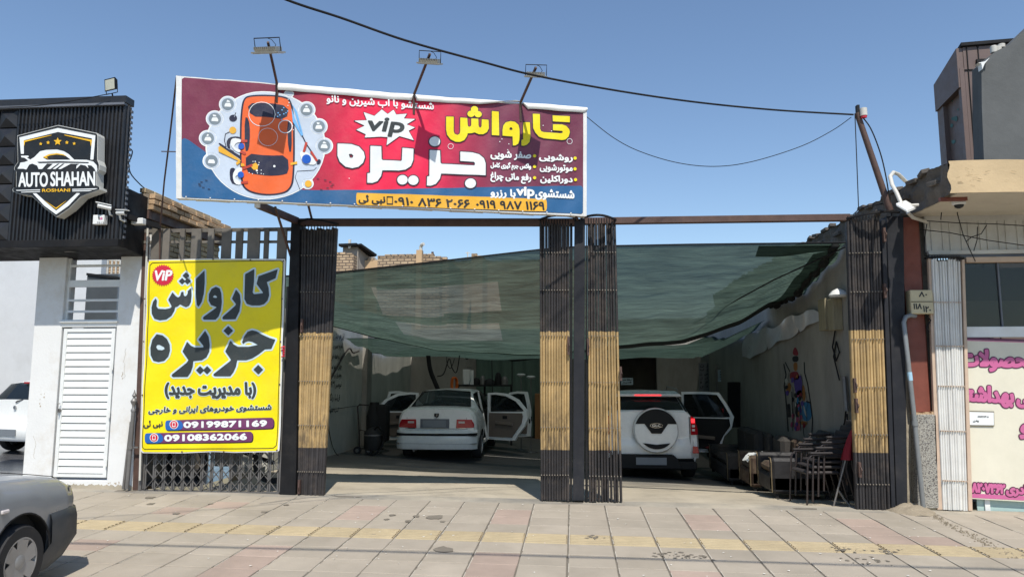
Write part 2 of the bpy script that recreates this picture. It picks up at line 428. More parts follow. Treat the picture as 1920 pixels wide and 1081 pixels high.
# threshold strip along the gate line + yard floor
mb = MB()
mb.grid(60, 3, lambda u,v: (-14+28*u, 9.25+(YF+.1-9.25)*v, gz(-14+28*u, 9) + .006 + .01*math.sin(u*60)*math.sin(v*3.1)*.5))
setp(mb.build('threshold', M['screed']), kind='structure')
mb = MB()
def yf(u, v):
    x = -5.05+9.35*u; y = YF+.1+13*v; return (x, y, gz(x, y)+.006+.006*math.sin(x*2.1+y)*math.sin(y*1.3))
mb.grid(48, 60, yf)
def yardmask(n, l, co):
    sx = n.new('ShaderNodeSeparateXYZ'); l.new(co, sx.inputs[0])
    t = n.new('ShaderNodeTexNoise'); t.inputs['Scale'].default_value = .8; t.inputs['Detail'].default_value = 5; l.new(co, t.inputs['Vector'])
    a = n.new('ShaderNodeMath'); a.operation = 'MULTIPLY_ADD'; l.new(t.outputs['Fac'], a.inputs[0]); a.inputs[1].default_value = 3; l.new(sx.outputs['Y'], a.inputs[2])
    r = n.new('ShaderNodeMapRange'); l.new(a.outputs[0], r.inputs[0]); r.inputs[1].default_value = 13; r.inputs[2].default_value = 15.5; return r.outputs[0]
M['yardfloor'] = mat('yard floor cement', (.43,.375,.285), .8, var=.2, vscale=1.4, bump=.3, bscale=45, col2=(.13,.125,.115), fac2=yardmask, dirt=.45, dirt_col=(.1,.09,.08))  # cement tone gets darker towards the rear
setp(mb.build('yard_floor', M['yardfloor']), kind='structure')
# bay floor on the left (dark polished tiles) and ground behind the right shops
mb = MB(); mb.grid(4, 6, lambda u,v: (-14+8.9*u, YF+.1+9*v, gz(-8,9)+.02))
M['bayfloor'] = mat('polished dark floor', (.1,.1,.105), .22, var=.2, vscale=2, spec=.6)
setp(mb.build('bay_floor', M['bayfloor']), kind='structure')
# oil stains, cracks, rubble, litter
def blob(mb, cx, cy, r, z=.0065, n=14, asp=1.0, jag=.25):
    pts = []
    for k in range(n):
        a = 2*math.pi*k/n; q = r*(1+random.uniform(-jag, jag)); x = cx+q*math.cos(a); y = cy+q*math.sin(a)*asp; pts.append((x, y, gz(x, y)+z))
    mb.add([(cx, cy, gz(cx, cy)+z)]+pts, [(0, k+1, (k+1) % n+1) for k in range(n)])
mb = MB()
for px, py, r in ((815,970,.10),(780,968,.04),(765,977,.035),(735,966,.04),(832,1031,.1),(725,974,.03),(330,963,.04),(280,933,.06),(282,945,.05),(537,947,.035),(395,945,.03),(495,960,.04),(765,979,.03),(830,978,.03),(700,1003,.03)):
    p = G(px, py); blob(mb, p.x, p.y, r, asp=1.1, z=.0095)
for px, py, r in ((1625,1052,.16),(1585,1032,.12),(1255,1040,.12),(1300,1043,.09),(1110,1008,.06),(1660,1035,.1)):
    p = G(px, py)
    for k in range(22): blob(mb, p.x+random.gauss(0,r*.8), p.y+random.gauss(0,r*.5), random.uniform(.004,.022), z=.0095 if not 7.3<p.y<7.8 else .0135, n=7, jag=.5)
setp(mb.build('oil_stains', M['stain'], walk), kind='stuff')
mb = MB()
for k in range(170):
    y = random.uniform(5.9, 9.3); x = random.uniform(-.75*y, .58*y); s_ = random.uniform(.004,.016); a = random.uniform(0, 3)
    z = gz(x,y)+.011; c_, q = math.cos(a)*s_, math.sin(a)*s_
    mb.add([(x+c_,y+q,z),(x-q,y+c_*.6,z+.002),(x-c_,y-q,z),(x+q,y-c_*.6,z+.004)], [(0,1,2,3)])
setp(mb.build('litter', M['litter']), kind='stuff')
mb = MB()
pc = [G(px, py) for px, py in ((1722,952),(1745,965),(1775,982),(1810,1000),(1850,1018),(1915,1050))]
for i in range(300):
    k = random.random()*4.99; a = pc[int(k)].lerp(pc[int(k)+1], k-int(k)) if int(k) < 5 else pc[5]
    t = k/5; sp = .02+.035*t; x = a.x+random.gauss(0,sp); y = a.y+random.gauss(0,sp*.8); s_ = random.uniform(.003,.013)
    if y < YF: mb.lathe([(0,0),(s_,.3*s_),(s_*.6,s_)], (x,y,gz(x,y)+.004), n=5, cap=False)
setp(mb.build('rubble', M['earth']), kind='stuff')
# heap of dirt at the pier foot
p0 = at(1700, 945, 9.45)
def heap(u, v):
    x = p0.x-.25+.62*u; y = 9.1+.5*v; du = (u-.45)*2.1; h = max(0, 1-du*du-(1-v)**2*.9)
    return (x, y, gz(x,y)+.004+.085*h*(1+.25*math.sin(x*23)*math.sin(y*31))-(.02 if h == 0 else 0))
setp(MB().grid(26, 14, heap).build('dirt_heap', M['earth'], smooth=True), kind='stuff')
# ================================================================ folding gates along the street line
def bandmask(lo, hi):
    def f(n, l, co):
        sx = n.new('ShaderNodeSeparateXYZ'); l.new(co, sx.inputs[0])
        a = n.new('ShaderNodeMath'); a.operation = 'GREATER_THAN'; l.new(sx.outputs['Z'], a.inputs[0]); a.inputs[1].default_value = lo
        b = n.new('ShaderNodeMath'); b.operation = 'LESS_THAN'; l.new(sx.outputs['Z'], b.inputs[0]); b.inputs[1].default_value = hi
        c = n.new('ShaderNodeMath'); c.operation = 'MULTIPLY'; l.new(a.outputs[0], c.inputs[0]); l.new(b.outputs[0], c.inputs[1])
        mp = n.new('ShaderNodeMapping'); mp.inputs['Scale'].default_value = (9,9,1.6); l.new(co, mp.inputs[0]); t = n.new('ShaderNodeTexNoise'); t.inputs['Scale'].default_value = 2.2; t.inputs['Detail'].default_value = 8; t.inputs['Roughness'].default_value = .75; l.new(mp.outputs[0], t.inputs[0])
        o = n.new('ShaderNodeMath'); o.operation = 'MULTIPLY_ADD'; l.new(t.outputs[0], o.inputs[0]); o.inputs[1].default_value = .10; o.inputs[2].default_value = -.05
        z2 = n.new('ShaderNodeMath'); z2.operation = 'ADD'; l.new(sx.outputs['Z'], z2.inputs[0]); l.new(o.outputs[0], z2.inputs[1]); l.new(z2.outputs[0], b.inputs[0])
        w_ = n.new('ShaderNodeMapRange'); l.new(sx.outputs['Z'], w_.inputs[0]); w_.inputs[1].default_value = lo; w_.inputs[2].default_value = lo+.8; w_.inputs[3].default_value = .60; w_.inputs[4].default_value = .40
        g = n.new('ShaderNodeMath'); g.operation = 'SUBTRACT'; l.new(t.outputs[0], g.inputs[0]); l.new(w_.outputs[0], g.inputs[1]); r = n.new('ShaderNodeMapRange'); l.new(g.outputs[0], r.inputs[0]); r.inputs[1].default_value = -.16; r.inputs[2].default_value = .0; r.inputs[3].default_value = .35
        d = n.new('ShaderNodeMath'); d.operation = 'MULTIPLY'; l.new(c.outputs[0], d.inputs[0]); l.new(r.outputs[0], d.inputs[1]); return d.outputs[0]
    return f
zb0, zb1 = at(1040, 842, YF).z, at(1040, 622, YF).z
M['gateslat'] = mat('black gate steel with yellow painted band', (.036,.033,.033), .55, var=.35, vscale=2.2, col2=(.40,.275,.125), fac2=bandmask(zb0, zb1), rnd=.2,
                    dirt=.6, dirt_col=(.15,.115,.09), stretch=None, spec=.25)
M['black'] = mat('black painted steel', (.012,.012,.013), .6, var=.3, vscale=4, spec=.2, dirt=.3, dirt_col=(.07,.06,.05))
M['blackblue'] = mat('blue-black painted steel', (.021,.022,.026), .6, var=.25, vscale=3, spec=.2, dirt=.25, dirt_col=(.1,.09,.08))
M['rustbrown'] = mat('brown primed steel', (.085,.05,.04), .6, var=.3, vscale=6, dirt=.4, dirt_col=(.14,.08,.05))
M['wslat'] = mat('white painted gate steel', (.66,.65,.61), .45, var=.1, vscale=4, rnd=.05, dirt=.35, dirt_col=(.38,.32,.25))
M['beige'] = mat('beige painted frame', (.56,.42,.31), .6, var=.15, vscale=4, dirt=.4, dirt_col=(.3,.22,.16))
M['rivet'] = mat('worn bare metal', (.24,.21,.17), .6, metal=.2, var=.2)
# one slat: a folded channel one metre tall, scaled to length
def slat_mesh(nm, m, wd=.030, dp=.05):
    t = MB(); a = wd/2; pr = [(-a, dp), (-a, .012), (-a+.008, 0), (a-.008, 0), (a, .012), (a, dp)]
    n = len(pr); t.add([(x, y, z) for z in (0, 1) for x, y in pr], [(k, k+1, n+k+1, n+k) for k in range(n-1)] + [(0, n, 2*n-1, n-1)] + [tuple(range(n))[::-1], tuple(range(n, 2*n))])
    return t.mesh(nm, m)
def stack(label, tl, tr, bl, br, n, m, group, Y=YF-.07, fan=.02, pitch_dark=True, rivz=(.32,.92,1.5,2.1,2.7,3.2), rivm=None):
    """folded gate leaf pressed against its post; corner pixels give its standing place"""
    P = [at(*q, Y) for q in (bl, br, tl, tr)]
    base = (P[0]+P[1])/2; g = thing('folding_gate', label, 'gate', (base.x, Y, base.z), group)
    wd = (P[3]-P[2]).length/n; me = slat_mesh('slat', m, wd*.90, .07)
    for i in range(n):
        f = (i+.5)/n; b = P[0].lerp(P[1], f); t = P[2].lerp(P[3], f)
        b = b + Vector((random.uniform(-.004,.004), random.uniform(0,fan*1.3), random.uniform(-.006,.006))); t = t + Vector((random.uniform(-.0045,.0045), random.uniform(0,fan*1.3), random.uniform(-.018,.018)))
        d = t-b; o = bpy.data.objects.new('slat', me); COL.objects.link(o); o.parent = g
        o.location = b - g.location; o.scale = (1, 1, d.length); q = Vector((0,0,1)).rotation_difference(d.normalized()); o.rotation_euler = (q @ Matrix.Rotation(random.uniform(-.12,.12), 3, 'Z').to_quaternion()).to_euler()
    mb = MB()
    H = P[2].z-P[0].z
    for z in rivz:
        f = (z)/H
        if f > .98: continue
        a = P[0].lerp(P[2], f); b = P[1].lerp(P[3], f)
        for i in range(n):
            c = a.lerp(b, (i+.5)/n) + Vector((0, -.004, 0)); mb.box(c.x-.006, c.x+.006, c.y-.006, c.y+.02, c.z-.006, c.z+.006)
    setp(mb.build('rivets', rivm or M['rivet'], g), kind='stuff')
    # pivot tips and back links
    mb = MB()
    for i in range(n):
        t = P[2].lerp(P[3], (i+.5)/n); mb.tube([t+Vector((0,.02,-.02)), t+Vector((0,.02,.05))], .007, 6)
    mb.bar((P[0]+P[2])/2+Vector((0,.06,0)), (P[1]+P[3])/2+Vector((0,.06,0)), .02, .01)
    setp(mb.build('pivot_pins', M['black'], g), kind='stuff')
    return g, P
def arc_rail(label, pa, pb, depth, Y, m, wd=.05, th=.022, group='curved gate head rails'):
    """flat curved guide rail bulging to the street, over the folded leaf"""
    a = at(*pa, Y); b = at(*pb, Y); mb = MB(); n = 14; out = []; inn = []
    for k in range(n+1):
        f = k/n; c = a.lerp(b, f); bulge = math.sin(math.pi*f)
        out.append(Vector((c.x, Y+.03-depth*bulge, c.z))); inn.append(Vector((c.x, Y+.03+wd-depth*bulge, c.z)))
    mb.prism(out+inn[::-1], (0,0,th))
    o = mb.build('gate_head_rail', m); return setp(o, label, 'rail', group)
g1, P1 = stack('folded gate with a black top half and short yellow band beside the yellow banner', (563,428), (632,428), (556,930), (605,931), 12, M['gateslat'], 'folded black and yellow gates')
g2, P2 = stack('left of the two folded gates at the central post, plain yellow band', (1011,418), (1068,418), (1013,938), (1068,938), 11, M['gateslat'], 'folded black and yellow gates')
g3, P3 = stack('right of the two folded gates at the central post, scuffed and spread slats', (1101,415), (1155,415), (1103,940), (1168,941), 11, M['gateslat'], 'folded black and yellow gates', fan=.05)
g4, P4 = stack('folded black and yellow gate by the red flag and stacked chairs', (1588,412), (1651,410), (1607,957), (1671,958), 11, M['gateslat'], 'folded black and yellow gates')
# handles and hasps
def hasp(g, px, py, Y=YF-.09, m=None, s=1):
    p = at(px, py, Y); mb = MB(); mb.box(p.x-.014, p.x+.014, Y-.02, Y+.03, p.z-.09*s, p.z+.09*s); mb.tube([(p.x,Y-.02,p.z-.05*s),(p.x+.012,Y-.05,p.z),(p.x,Y-.02,p.z+.05*s)], .006, 6)
    mb.build('hasp', m or M['rustbrown'], g)
hasp(g1, 566, 610); hasp(g1, 561, 912); hasp(g2, 1066, 648, s=1.3); hasp(g3, 1103, 650, s=1.2); hasp(g3, 1164, 700); hasp(g4, 1659, 545); hasp(g4, 1603, 722); hasp(g4, 1658, 440)
hasp(g4, 1606, 760); hasp(g4, 1612, 880)
# steel posts
def post(label, tl, tr, bl, br, Y, dp, m, nm='gate_post', cat='post', flange=False):
    a, b, c, d = at(*bl, Y), at(*br, Y), at(*tl, Y), at(*tr, Y); o = Vector((0, dp, 0)); mb = MB()
    mb.hexa([a, b, b+o, a+o, c, d, d+o, c+o])
    ob = mb.build(nm, m, bevel=.004); return setp(ob, label, cat)
post('black square post left of the folded gate by the yellow banner', (546,413), (562,413), (524,929), (554,930), YF-.08, .22, M['black'])
post('blue-black central post standing between the two folded gates', (1077,410), (1097,410), (1074,938), (1095,938), YF-.06, .14, M['blackblue'])
post('thin black jamb just left of the central post', (1068.6,418), (1073.5,418), (1068.6,938), (1072.5,938), YF-.05, .06, M['black'], 'gate_jamb', 'jamb')
post('thin black jamb just right of the central post', (1098.6,416), (1100.3,416), (1097.5,939), (1102.5,940), YF-.05, .06, M['black'], 'gate_jamb', 'jamb')
post('narrow black jamb between the right folded gate and the wide post', (1652.5,412), (1660.5,412), (1672,958), (1680,958), YF-.06, .07, M['blackblue'], 'gate_jamb', 'jamb')
post('wide black post at the right end of the gate opening', (1662,405), (1694,405), (1681.5,958), (1702,958), YF-.03, .26, M['blackblue'])
arc_rail('curved rail over the folded gate beside the yellow banner', (555,418), (636,421), .30, YF-.06, M['black'])
arc_rail('curved rail left of the central post, over its folded gate', (1008,413), (1084,409), .26, YF-.06, M['black'])
arc_rail('curved rail right of the central post, over its folded gate', (1088,409), (1158,413), .26, YF-.06, M['black'])
arc_rail('curved rail over the folded gate beside the leaning pole', (1584,411), (1690,398), .22, YF-.06, M['black'])
# head beams
def beam(label, a, b, Ya, Yb, w_, h_, m, nm='head_beam', cat='beam', group=None):
    o = MB().bar(at(*a, Ya), at(*b, Yb), w_, h_).build(nm, m, bevel=.003); return setp(o, label, cat, group)
beam('dark steel beam over the left gateway under the billboard', (552,417), (1078,417), YF, YF, .1, .095, M['rustbrown'])
beam('brown steel beam over the right gateway', (1094,415), (1592,408), YF, YF, .1, .085, M['rustbrown'])
beam('slanting bracket from the left gate post out to the billboard', (557,414), (484,384), YF-.05, 8.5, .06, .09, M['rustbrown'], 'bracket', 'bracket')
# ---------------- lattice gate below the yellow banner
M['lattice'] = mat('dark grey lattice steel', (.12,.115,.11), .5, var=.3, vscale=5, dirt=.4, dirt_col=(.16,.13,.1), spec=.5)
Yl = YF-.02
lg = thing('lattice_gate', 'stretched grey lattice gate showing below the yellow banner', 'gate', at(395, 922, Yl))
vb = MB(); vb.box(-.011,.011,-.008,.008,0,1); vbm = vb.mesh('upright', M['lattice'])
xa, xb = at(270,922,Yl).x, at(522,924,Yl).x; nb = 15; zt = at(400,780,Yl).z
for i in range(nb):
    x = xa+(xb-xa)*i/(nb-1); z0 = gz(x,9.4)+.02
    for dx in (-.013, .013):
        o = bpy.data.objects.new('upright', vbm); COL.objects.link(o); o.parent = lg; o.location = Vector((x+dx, Yl, z0))-lg.location; o.scale = (.8,1,zt-z0)
pitch = (xb-xa)/(nb-1); hh = .30
db = MB(); db.bar((-pitch,0,0),(pitch,0,hh), .006, .02, up=(0,1,0)); dm1 = db.mesh('crossbar', M['lattice'])
db = MB(); db.bar((-pitch,.012,hh),(pitch,.012,0), .006, .02, up=(0,1,0)); dm2 = db.mesh('crossbar', M['lattice'])
for i in range(1, nb-1):
    for r in range(3):
        z0 = gz(0,9.4)+.06+r*hh
        for mm, yy in ((dm1,-.017),(dm2,-.017)):
            o = bpy.data.objects.new('crossbar', mm); COL.objects.link(o); o.parent = lg; o.location = Vector((xa+pitch*i, Yl+yy, z0))-lg.location
mb = MB(); mb.box(xa-.05, xb+.05, Yl-.03, Yl+.03, gz(-4.5,9.4)+.0, gz(-4.5,9.4)+.018); mb.build('bottom_rail', M['lattice'], lg)
for x in (xa-.07, xb+.02): MB().box(x, x+.04, Yl-.03, Yl+.03, gz(-4.5,9.4), 2.8).build('side_frame', M['lattice'], lg)
post('brown steel frame post at the left edge of the yellow banner', (268,430), (280,430), (248,918), (262,919), YF-.01, .1, M['rustbrown'], 'frame_post', 'post')
# upper slatted fence over the banner
M['fence'] = mat('grey-brown painted slats', (.15,.135,.115), .6, var=.25, vscale=5, rnd=.15, dirt=.4, dirt_col=(.15,.12,.09))
Yu = YF-.02
uf = thing('slatted_fence', 'grey-brown slatted grille above the yellow banner', 'fence', at(400, 488, Yu))
for xl, xr, z in ((262,548,430.5),(262,548,454)):
    h_ = .035 if z > 440 else .05
    MB().bar(at(xl, z+(3 if z < 440 else 0), Yu+.02), at(xr, z-1, Yu+.02), .03, h_).build('rail', M['fence'], uf)
for a, b in ((280,299),(301,314),(333,342),(355,373),(386,397),(412,430),(439,452),(461,484),(492,501),(517,535)):
    p = at(a, 560, Yu); q = at(b, 560, Yu); t = at(a, 431, Yu)
    mb = MB(); mb.box(p.x, q.x, Yu-.035, Yu-.003, 1.6, t.z+.01); mb.build('slat', M['fence'], uf, bevel=.003)
# ================================================================ signs
def flat(name, h, rough=.5, var=.05, spec=.4): return mat(name, hx(h) if isinstance(h, str) else h, rough, var=var, vscale=5, spec=spec, bump=.35, bscale=5, dirt=.13, dirt_col=(.35,.3,.24))
K = {'white': flat('ink white','e6e9e8'), 'yellow': flat('ink yellow',(.84,.68,.003)), 'char': flat('ink charcoal','343a3a'), 'dark': flat('ink dark plum','3d2f3c'), 'blue': flat('ink blue',(.02,.11,.26)),
     'orange': flat('ink orange',(.8,.13,.025)), 'amber': flat('ink amber',(.8,.42,.03)), 'black': flat('ink black','1c1f22'), 'gdisc': flat('ink pale blue-grey','c3cedb'), 'gicon': flat('ink grey','7a8790'),
     'navy': flat('ink navy','20223a'), 'red': flat('ink red','c9243f'), 'cap': flat('ink cap blue','1257b8'), 'skin': flat('ink skin red','b8402f'), 'spray': flat('ink spray blue','6fb1e6'), 'gold': flat('ink gold',(.85,.48,.02)),
     'purple': flat('ink purple','6e3560'), 'pblue': flat('ink royal blue','1f5fae'), 'pink': flat('ink pink',(.55,.13,.29)), 'pinkd': flat('ink dark pink','5c2748'), 'halo': flat('ink pale halo','c9dbe0')}
def T(s, ox, oy, pts): return [(x/s+ox, y/s+oy) for x, y in pts]
def orient(c):
    a = np.asarray(c); ar = np.sum(a[:,0]*np.roll(a[:,1],-1)-np.roll(a[:,0],-1)*a[:,1]); return a if ar > 0 else a[::-1]
# ---------------------------------------------------------------- billboard
O = at(330, 372, 8.20); E = at(1099, 405, 9.24); U = Vector((E.x-O.x, E.y-O.y, E.z-O.z)); 
BB = Sheet(O, U, (0,0,1), wave=lambda u, v: .006*math.sin(u*7+v*2)+.004*math.sin(u*17-v*9))
bb = thing('billboard', 'wide red and blue car wash billboard picturing an orange car, over the gateways', 'billboard', (O+U*.5))
def cells(sh, mb, contour, lift, mi=0, cell=.03): sh.ink(mb, [np.array(contour)], 0, lift, cell, mi)
outer = BB.poly([(331,142),(520,157),(800,180.5),(1100,203),(1099,405),(715,388),(331,372)])
# backing frame: steel tube ladder
mb = MB(); zt = lambda px, py, l: BB.P(*BB.uv(px, py), l)
M['galv'] = mat('dull galvanised tube', (.2,.19,.18), .5, metal=.5, var=.3, dirt=.4)
for a, b in (((336,147),(1095,208)),((336,367),(1095,400)),((336,257),(1095,304)),((336,147),(336,367)),((1095,208),(1095,400)),((520,162),(520,376)),((715,177),(715,385)),((900,192),(900,393))):
    mb.bar(zt(*a, -.05), zt(*b, -.05), .04, .04)
setp(mb.build('back_frame', M['galv'], bb), kind='stuff')
M['wrap'] = mat('white banner vinyl', (.72,.72,.69), .45, var=.06, vscale=3, dirt=.25, dirt_col=(.5,.42,.3))
mb = MB()                                                            # sides folded back
cor = [(331,142),(520,157),(1100,203),(1099,405),(715,388),(331,372)]
for i in range(6):
    a, b = cor[i], cor[(i+1)%6]; k = 12
    for j in range(k):
        p = (a[0]+(b[0]-a[0])*j/k, a[1]+(b[1]-a[1])*j/k); q = (a[0]+(b[0]-a[0])*(j+1)/k, a[1]+(b[1]-a[1])*(j+1)/k)
        mb.quad(zt(*p,.0), zt(*q,.0), zt(*q,-.10-.02*math.sin(j*2.1)), zt(*p,-.10-.02*math.sin(j*2.1+1)))
mb.build('folded_edge', M['wrap'], bb)
mb = MB(); cells(BB, mb, outer, 0.0); mb.build('vinyl_sheet', M['wrap'], bb, fix=False)
# printed ground: red fading to maroon towards both ends
m = mat('ink red ground', (.8,.02,.07), .45, var=.05, bump=.35, bscale=5, dirt=.12, dirt_col=(.3,.2,.18)); n = m.node_tree.nodes; l = m.node_tree.links
g_ = n.new('ShaderNodeNewGeometry'); sx = n.new('ShaderNodeSeparateXYZ'); l.new(g_.outputs['Position'], sx.inputs[0])
mr = n.new('ShaderNodeMapRange'); l.new(sx.outputs['X'], mr.inputs[0]); mr.inputs[1].default_value = zt(341,250,0).x; mr.inputs[2].default_value = zt(1092,300,0).x
cr = n.new('ShaderNodeValToRGB'); l.new(mr.outputs[0], cr.inputs[0])
el = cr.color_ramp.elements; el[0].position = 0; el[0].color = hx('742f45')+(1,); el[1].position = 1; el[1].color = hx('6e3347')+(1,)
for p_, c_ in ((.22,'7a2f45'),(.34,'b8233f'),(.45,'ea1f48'),(.6,'e21f4a'),(.68,'b02a4a'),(.78,'76344b')):
    e = el.new(p_); e.color = hx(c_)+(1,)
vm = [x for x in n if x.type == 'VECT_MATH'][0]; l.new(cr.outputs[0], vm.inputs[0])
M['bbred'] = m
mb = MB(); cells(BB, mb, BB.poly([(341,145),(520,159),(800,182.5),(1094,205),(1093,401),(715,386.5),(341,370)]), .003); mb.build('red_ground', m, bb)
mb = MB(); cells(BB, mb, BB.poly([(341,258),(353,262),(384,284),(430,320),(500,352),(589,356.5),(700,356),(800,353),(907,351),(1093,348),(1093,401),(715,386.5),(341,370)]), .005, cell=.03); mb.build('blue_ground', K['blue'], bb)
# white flap drooping over the top edge
mb = MB(); ft = [(520,156.5),(800,180),(1101,202)]; fb = [(520,170),(600,176),(720,186.5),(790,191),(900,197),(925,195),(950,190.5),(968,189),(975,191),(983,196),(987,206),(996,205),(1040,209),(1095,212),(1101,208)]
def fy(L, x):
    for (x0,y0),(x1,y1) in zip(L, L[1:]):
        if x0 <= x <= x1: return y0+(y1-y0)*(x-x0)/(x1-x0)
    return L[-1][1]
def flap(u, v):
    x = 520+581*u; a, b = fy(ft, x)-.5, fy(fb, x)
    if 775 < x < 779: b = a+.6
    return zt(x, a+(b-a)*v, .008+.03*math.sin(v*2.6)+.01*math.sin(x*.05))
mb.grid(120, 5, flap); mb.build('top_flap', M['wrap'], bb, smooth=True)
mb = MB(); mb.grid(1, 12, lambda u, v: zt(331+(10 if u else -.5), 142.5+(229.5)*v + (.7 if u else 0), .006)); mb.build('left_hem', M['wrap'], bb)
mb = MB(); mb.grid(1, 12, lambda u, v: zt(1093.5+(6.5 if u else 0), 203+(202)*v, .006)); mb.build('right_hem', M['wrap'], bb)
def art(sh, parent, name, key, contours, off=0, lift=.008, cell=.006, **k):
    mb = MB(); sh.ink(mb, [orient(c) for c in contours] if k.pop('uni', False) else contours, off, lift, cell, **k); o = mb.build(name, K[key] if isinstance(key, str) else key, parent)
    if name in ('water_jet','sponge','worker_shirt','worker_arm','worker_cap','foam_dot','icon','icon_disc','worker_shade','bubble','dashes','bullet','car_window','pale_line','hose_reel','emblem','gold_emblem'): o['kind'] = 'stuff'
    return o
Pp = BB.poly
# round picture with the orange car seen from above
big = smooth_poly(circ(498,273,112,101,24),1); ics = [(427.5,196),(403,223),(390,259.5),(397,302),(575,206.5),(598,238),(608,274)]
discs = [Pp(big)] + [Pp(circ(x,y,15.5,14.5)) for x,y in ics] + [Pp(circ(577,344.5,10,9)), Pp(circ(542,176,8,6))]
art(BB, bb, 'picture_outline', 'white', discs, .009, .007, .012, uni=True)
art(BB, bb, 'picture_ground', 'gdisc', discs, -.006, .009, .012, uni=True)
art(BB, bb, 'icon_disc', 'gicon', [Pp(circ(x,y,11.5,11)) for x,y in ics], 0, .011)
gl = []
for i, (x, y) in enumerate(ics):
    gl += [orient(Pp([(x-6,y+1),(x-4,y-2.5),(x+4,y-2.5),(x+6.5,y+1.5),(x+6,y+5),(x-6.5,y+4.5)]))]
    if i != 3: gl += [orient(Pp([(x-1-i%2*3,y-8),(x+2,y-7),(x+5-i%3*2,y-4),(x-3,y-4)]))]
art(BB, bb, 'icon', 'white', gl, 0, .013, .005)
Z = lambda pts: T(4.804, 370, 160, pts)
carb = smooth_poly(Z([(420,120),(470,95),(640,83),(800,103),(850,140),(878,300),(880,600),(874,850),(850,930),(790,982),(640,1000),(500,980),(420,935),(393,870),(385,700),(383,400),(398,200)]),2)
art(BB, bb, 'car_outline', 'navy', [Pp(carb)], 0, .011)
art(BB, bb, 'car_body', 'orange', [Pp(carb)], -.022, .013)
art(BB, bb, 'car_window', 'navy', [Pp(smooth_poly(Z(p),1)) for p in ([(450,170),(630,160),(825,190),(805,310),(640,290),(488,285)], [(440,615),(640,638),(815,632),(828,790),(760,812),(640,820),(520,805),(440,780)],
    [(428,290),(465,300),(480,430),(470,590),(430,600)], [(808,330),(850,310),(852,600),(822,600)])], 0, .015)
art(BB, bb, 'pale_line', 'white', [orient(Pp(circ(*T(4.804,370,160,[(x,y)])[0], r/4.804, r/4.804))) for x,y,r in ()] + [Pp(strk([T(4.804,370,160,[(x+r*math.cos(a*.3307),y+.93*r*math.sin(a*.3307))])[0] for a in range(20)], wd)) for x,y,r,wd in ((585,265,118,1.1),(795,375,62,1.6),(640,470,85,.8))], 0, .018, .005)
art(BB, bb, 'water_jet', 'spray', [Pp(Z([(850,170),(870,210),(945,455),(955,450),(900,240),(860,180)])), Pp(Z([(848,200),(862,330),(940,460),(946,455),(880,300)]))] + [Pp(circ(*Z([(x,y)])[0], 1.3)) for x,y in ((765,225),(780,260),(745,270),(725,285),(800,250),(780,205),(815,235),(760,310),(730,252))], 0, .018, .005)
art(BB, bb, 'foam_dot', 'white', [Pp(circ(*Z([(x,y)])[0], r)) for x,y,r in ((820,130,1),(828,160,1.2),(818,185,1),(860,370,1),(866,405,1),(697,733,2.2),(505,690,1),(560,700,1),(470,790,1),(500,800,1),(545,795,1),(580,800,1),(600,805,.9),(580,770,1),(555,720,1.2),(525,690,1.2),(540,772,2))], 0, .019, .005)
art(BB, bb, 'sponge', 'amber', [Pp(Z(p)) for p in ([(500,715),(530,700),(552,725),(545,765),(510,765),(488,740)], [(192,560),(210,548),(385,672),(400,690),(372,684),(195,600)], [(350,700),(378,680),(392,700),(360,722)], [(840,700),(900,688),(902,710),(842,722)], [(395,705),(425,710),(430,730),(396,735)])], 0, .019, .005)
art(BB, bb, 'worker_shade', 'navy', [Pp(Z([(192,525),(205,522),(385,635),(395,670),(210,548)])), Pp(strk(Z([(300,420),(255,440),(246,500),(262,560),(330,598)]),1.6)), Pp(smooth_poly(Z([(290,470),(360,460),(410,480),(400,500),(330,490),(290,520),(300,580),(270,560),(262,510)]),1)), Pp(smooth_poly(Z([(290,760),(320,740),(350,760),(330,860),(370,890),(360,900),(300,880)]),1)), Pp(strk(Z([(1075,740),(1050,765),(900,775),(882,830),(925,940)]),1)), Pp(smooth_poly(Z([(1085,665),(1115,672),(1110,710),(1075,720)]),1)), Pp(strk(Z([(945,455),(985,535),(1030,600)]),2.2)), Pp(circ(*Z([(325,300)])[0],7.5,6.5)), Pp(strk(Z([(335,290),(350,248)]),1.2))], 0, .012, .005)
art(BB, bb, 'worker_shirt', 'white', [Pp(smooth_poly(Z(p),1)) for p in ([(300,500),(330,475),(400,490),(400,515),(350,520),(330,560),(400,590),(400,610),(350,600),(305,550)], [(330,780),(370,740),(410,745),(400,790),(330,830),(390,870),(390,900),(340,890),(320,830)], [(925,600),(960,590),(1040,640),(1080,690),(1060,720),(1000,715),(950,690),(930,650)])], 0, .017, .005)
art(BB, bb, 'worker_arm', 'skin', [Pp(strk(Z(p), 4.5)) for p in ([(395,505),(455,508)], [(390,600),(440,622)], [(410,755),(500,722)], [(395,880),(460,875)], [(960,605),(985,515)], [(1080,685),(1025,600)])], 0, .020, .005)
art(BB, bb, 'worker_cap', 'cap', [Pp(circ(*Z([(x,y)])[0], r)) for x,y,r in ((400,553,5.8),(395,808,5.8),(985,668,8.5))], 0, .023, .005)
art(BB, bb, 'hose_reel', 'amber', [Pp(circ(*Z([(x,y)])[0], r)) for x,y,r in ((322,408,6.5),(1000,887,6.5))], 0, .014, .005)
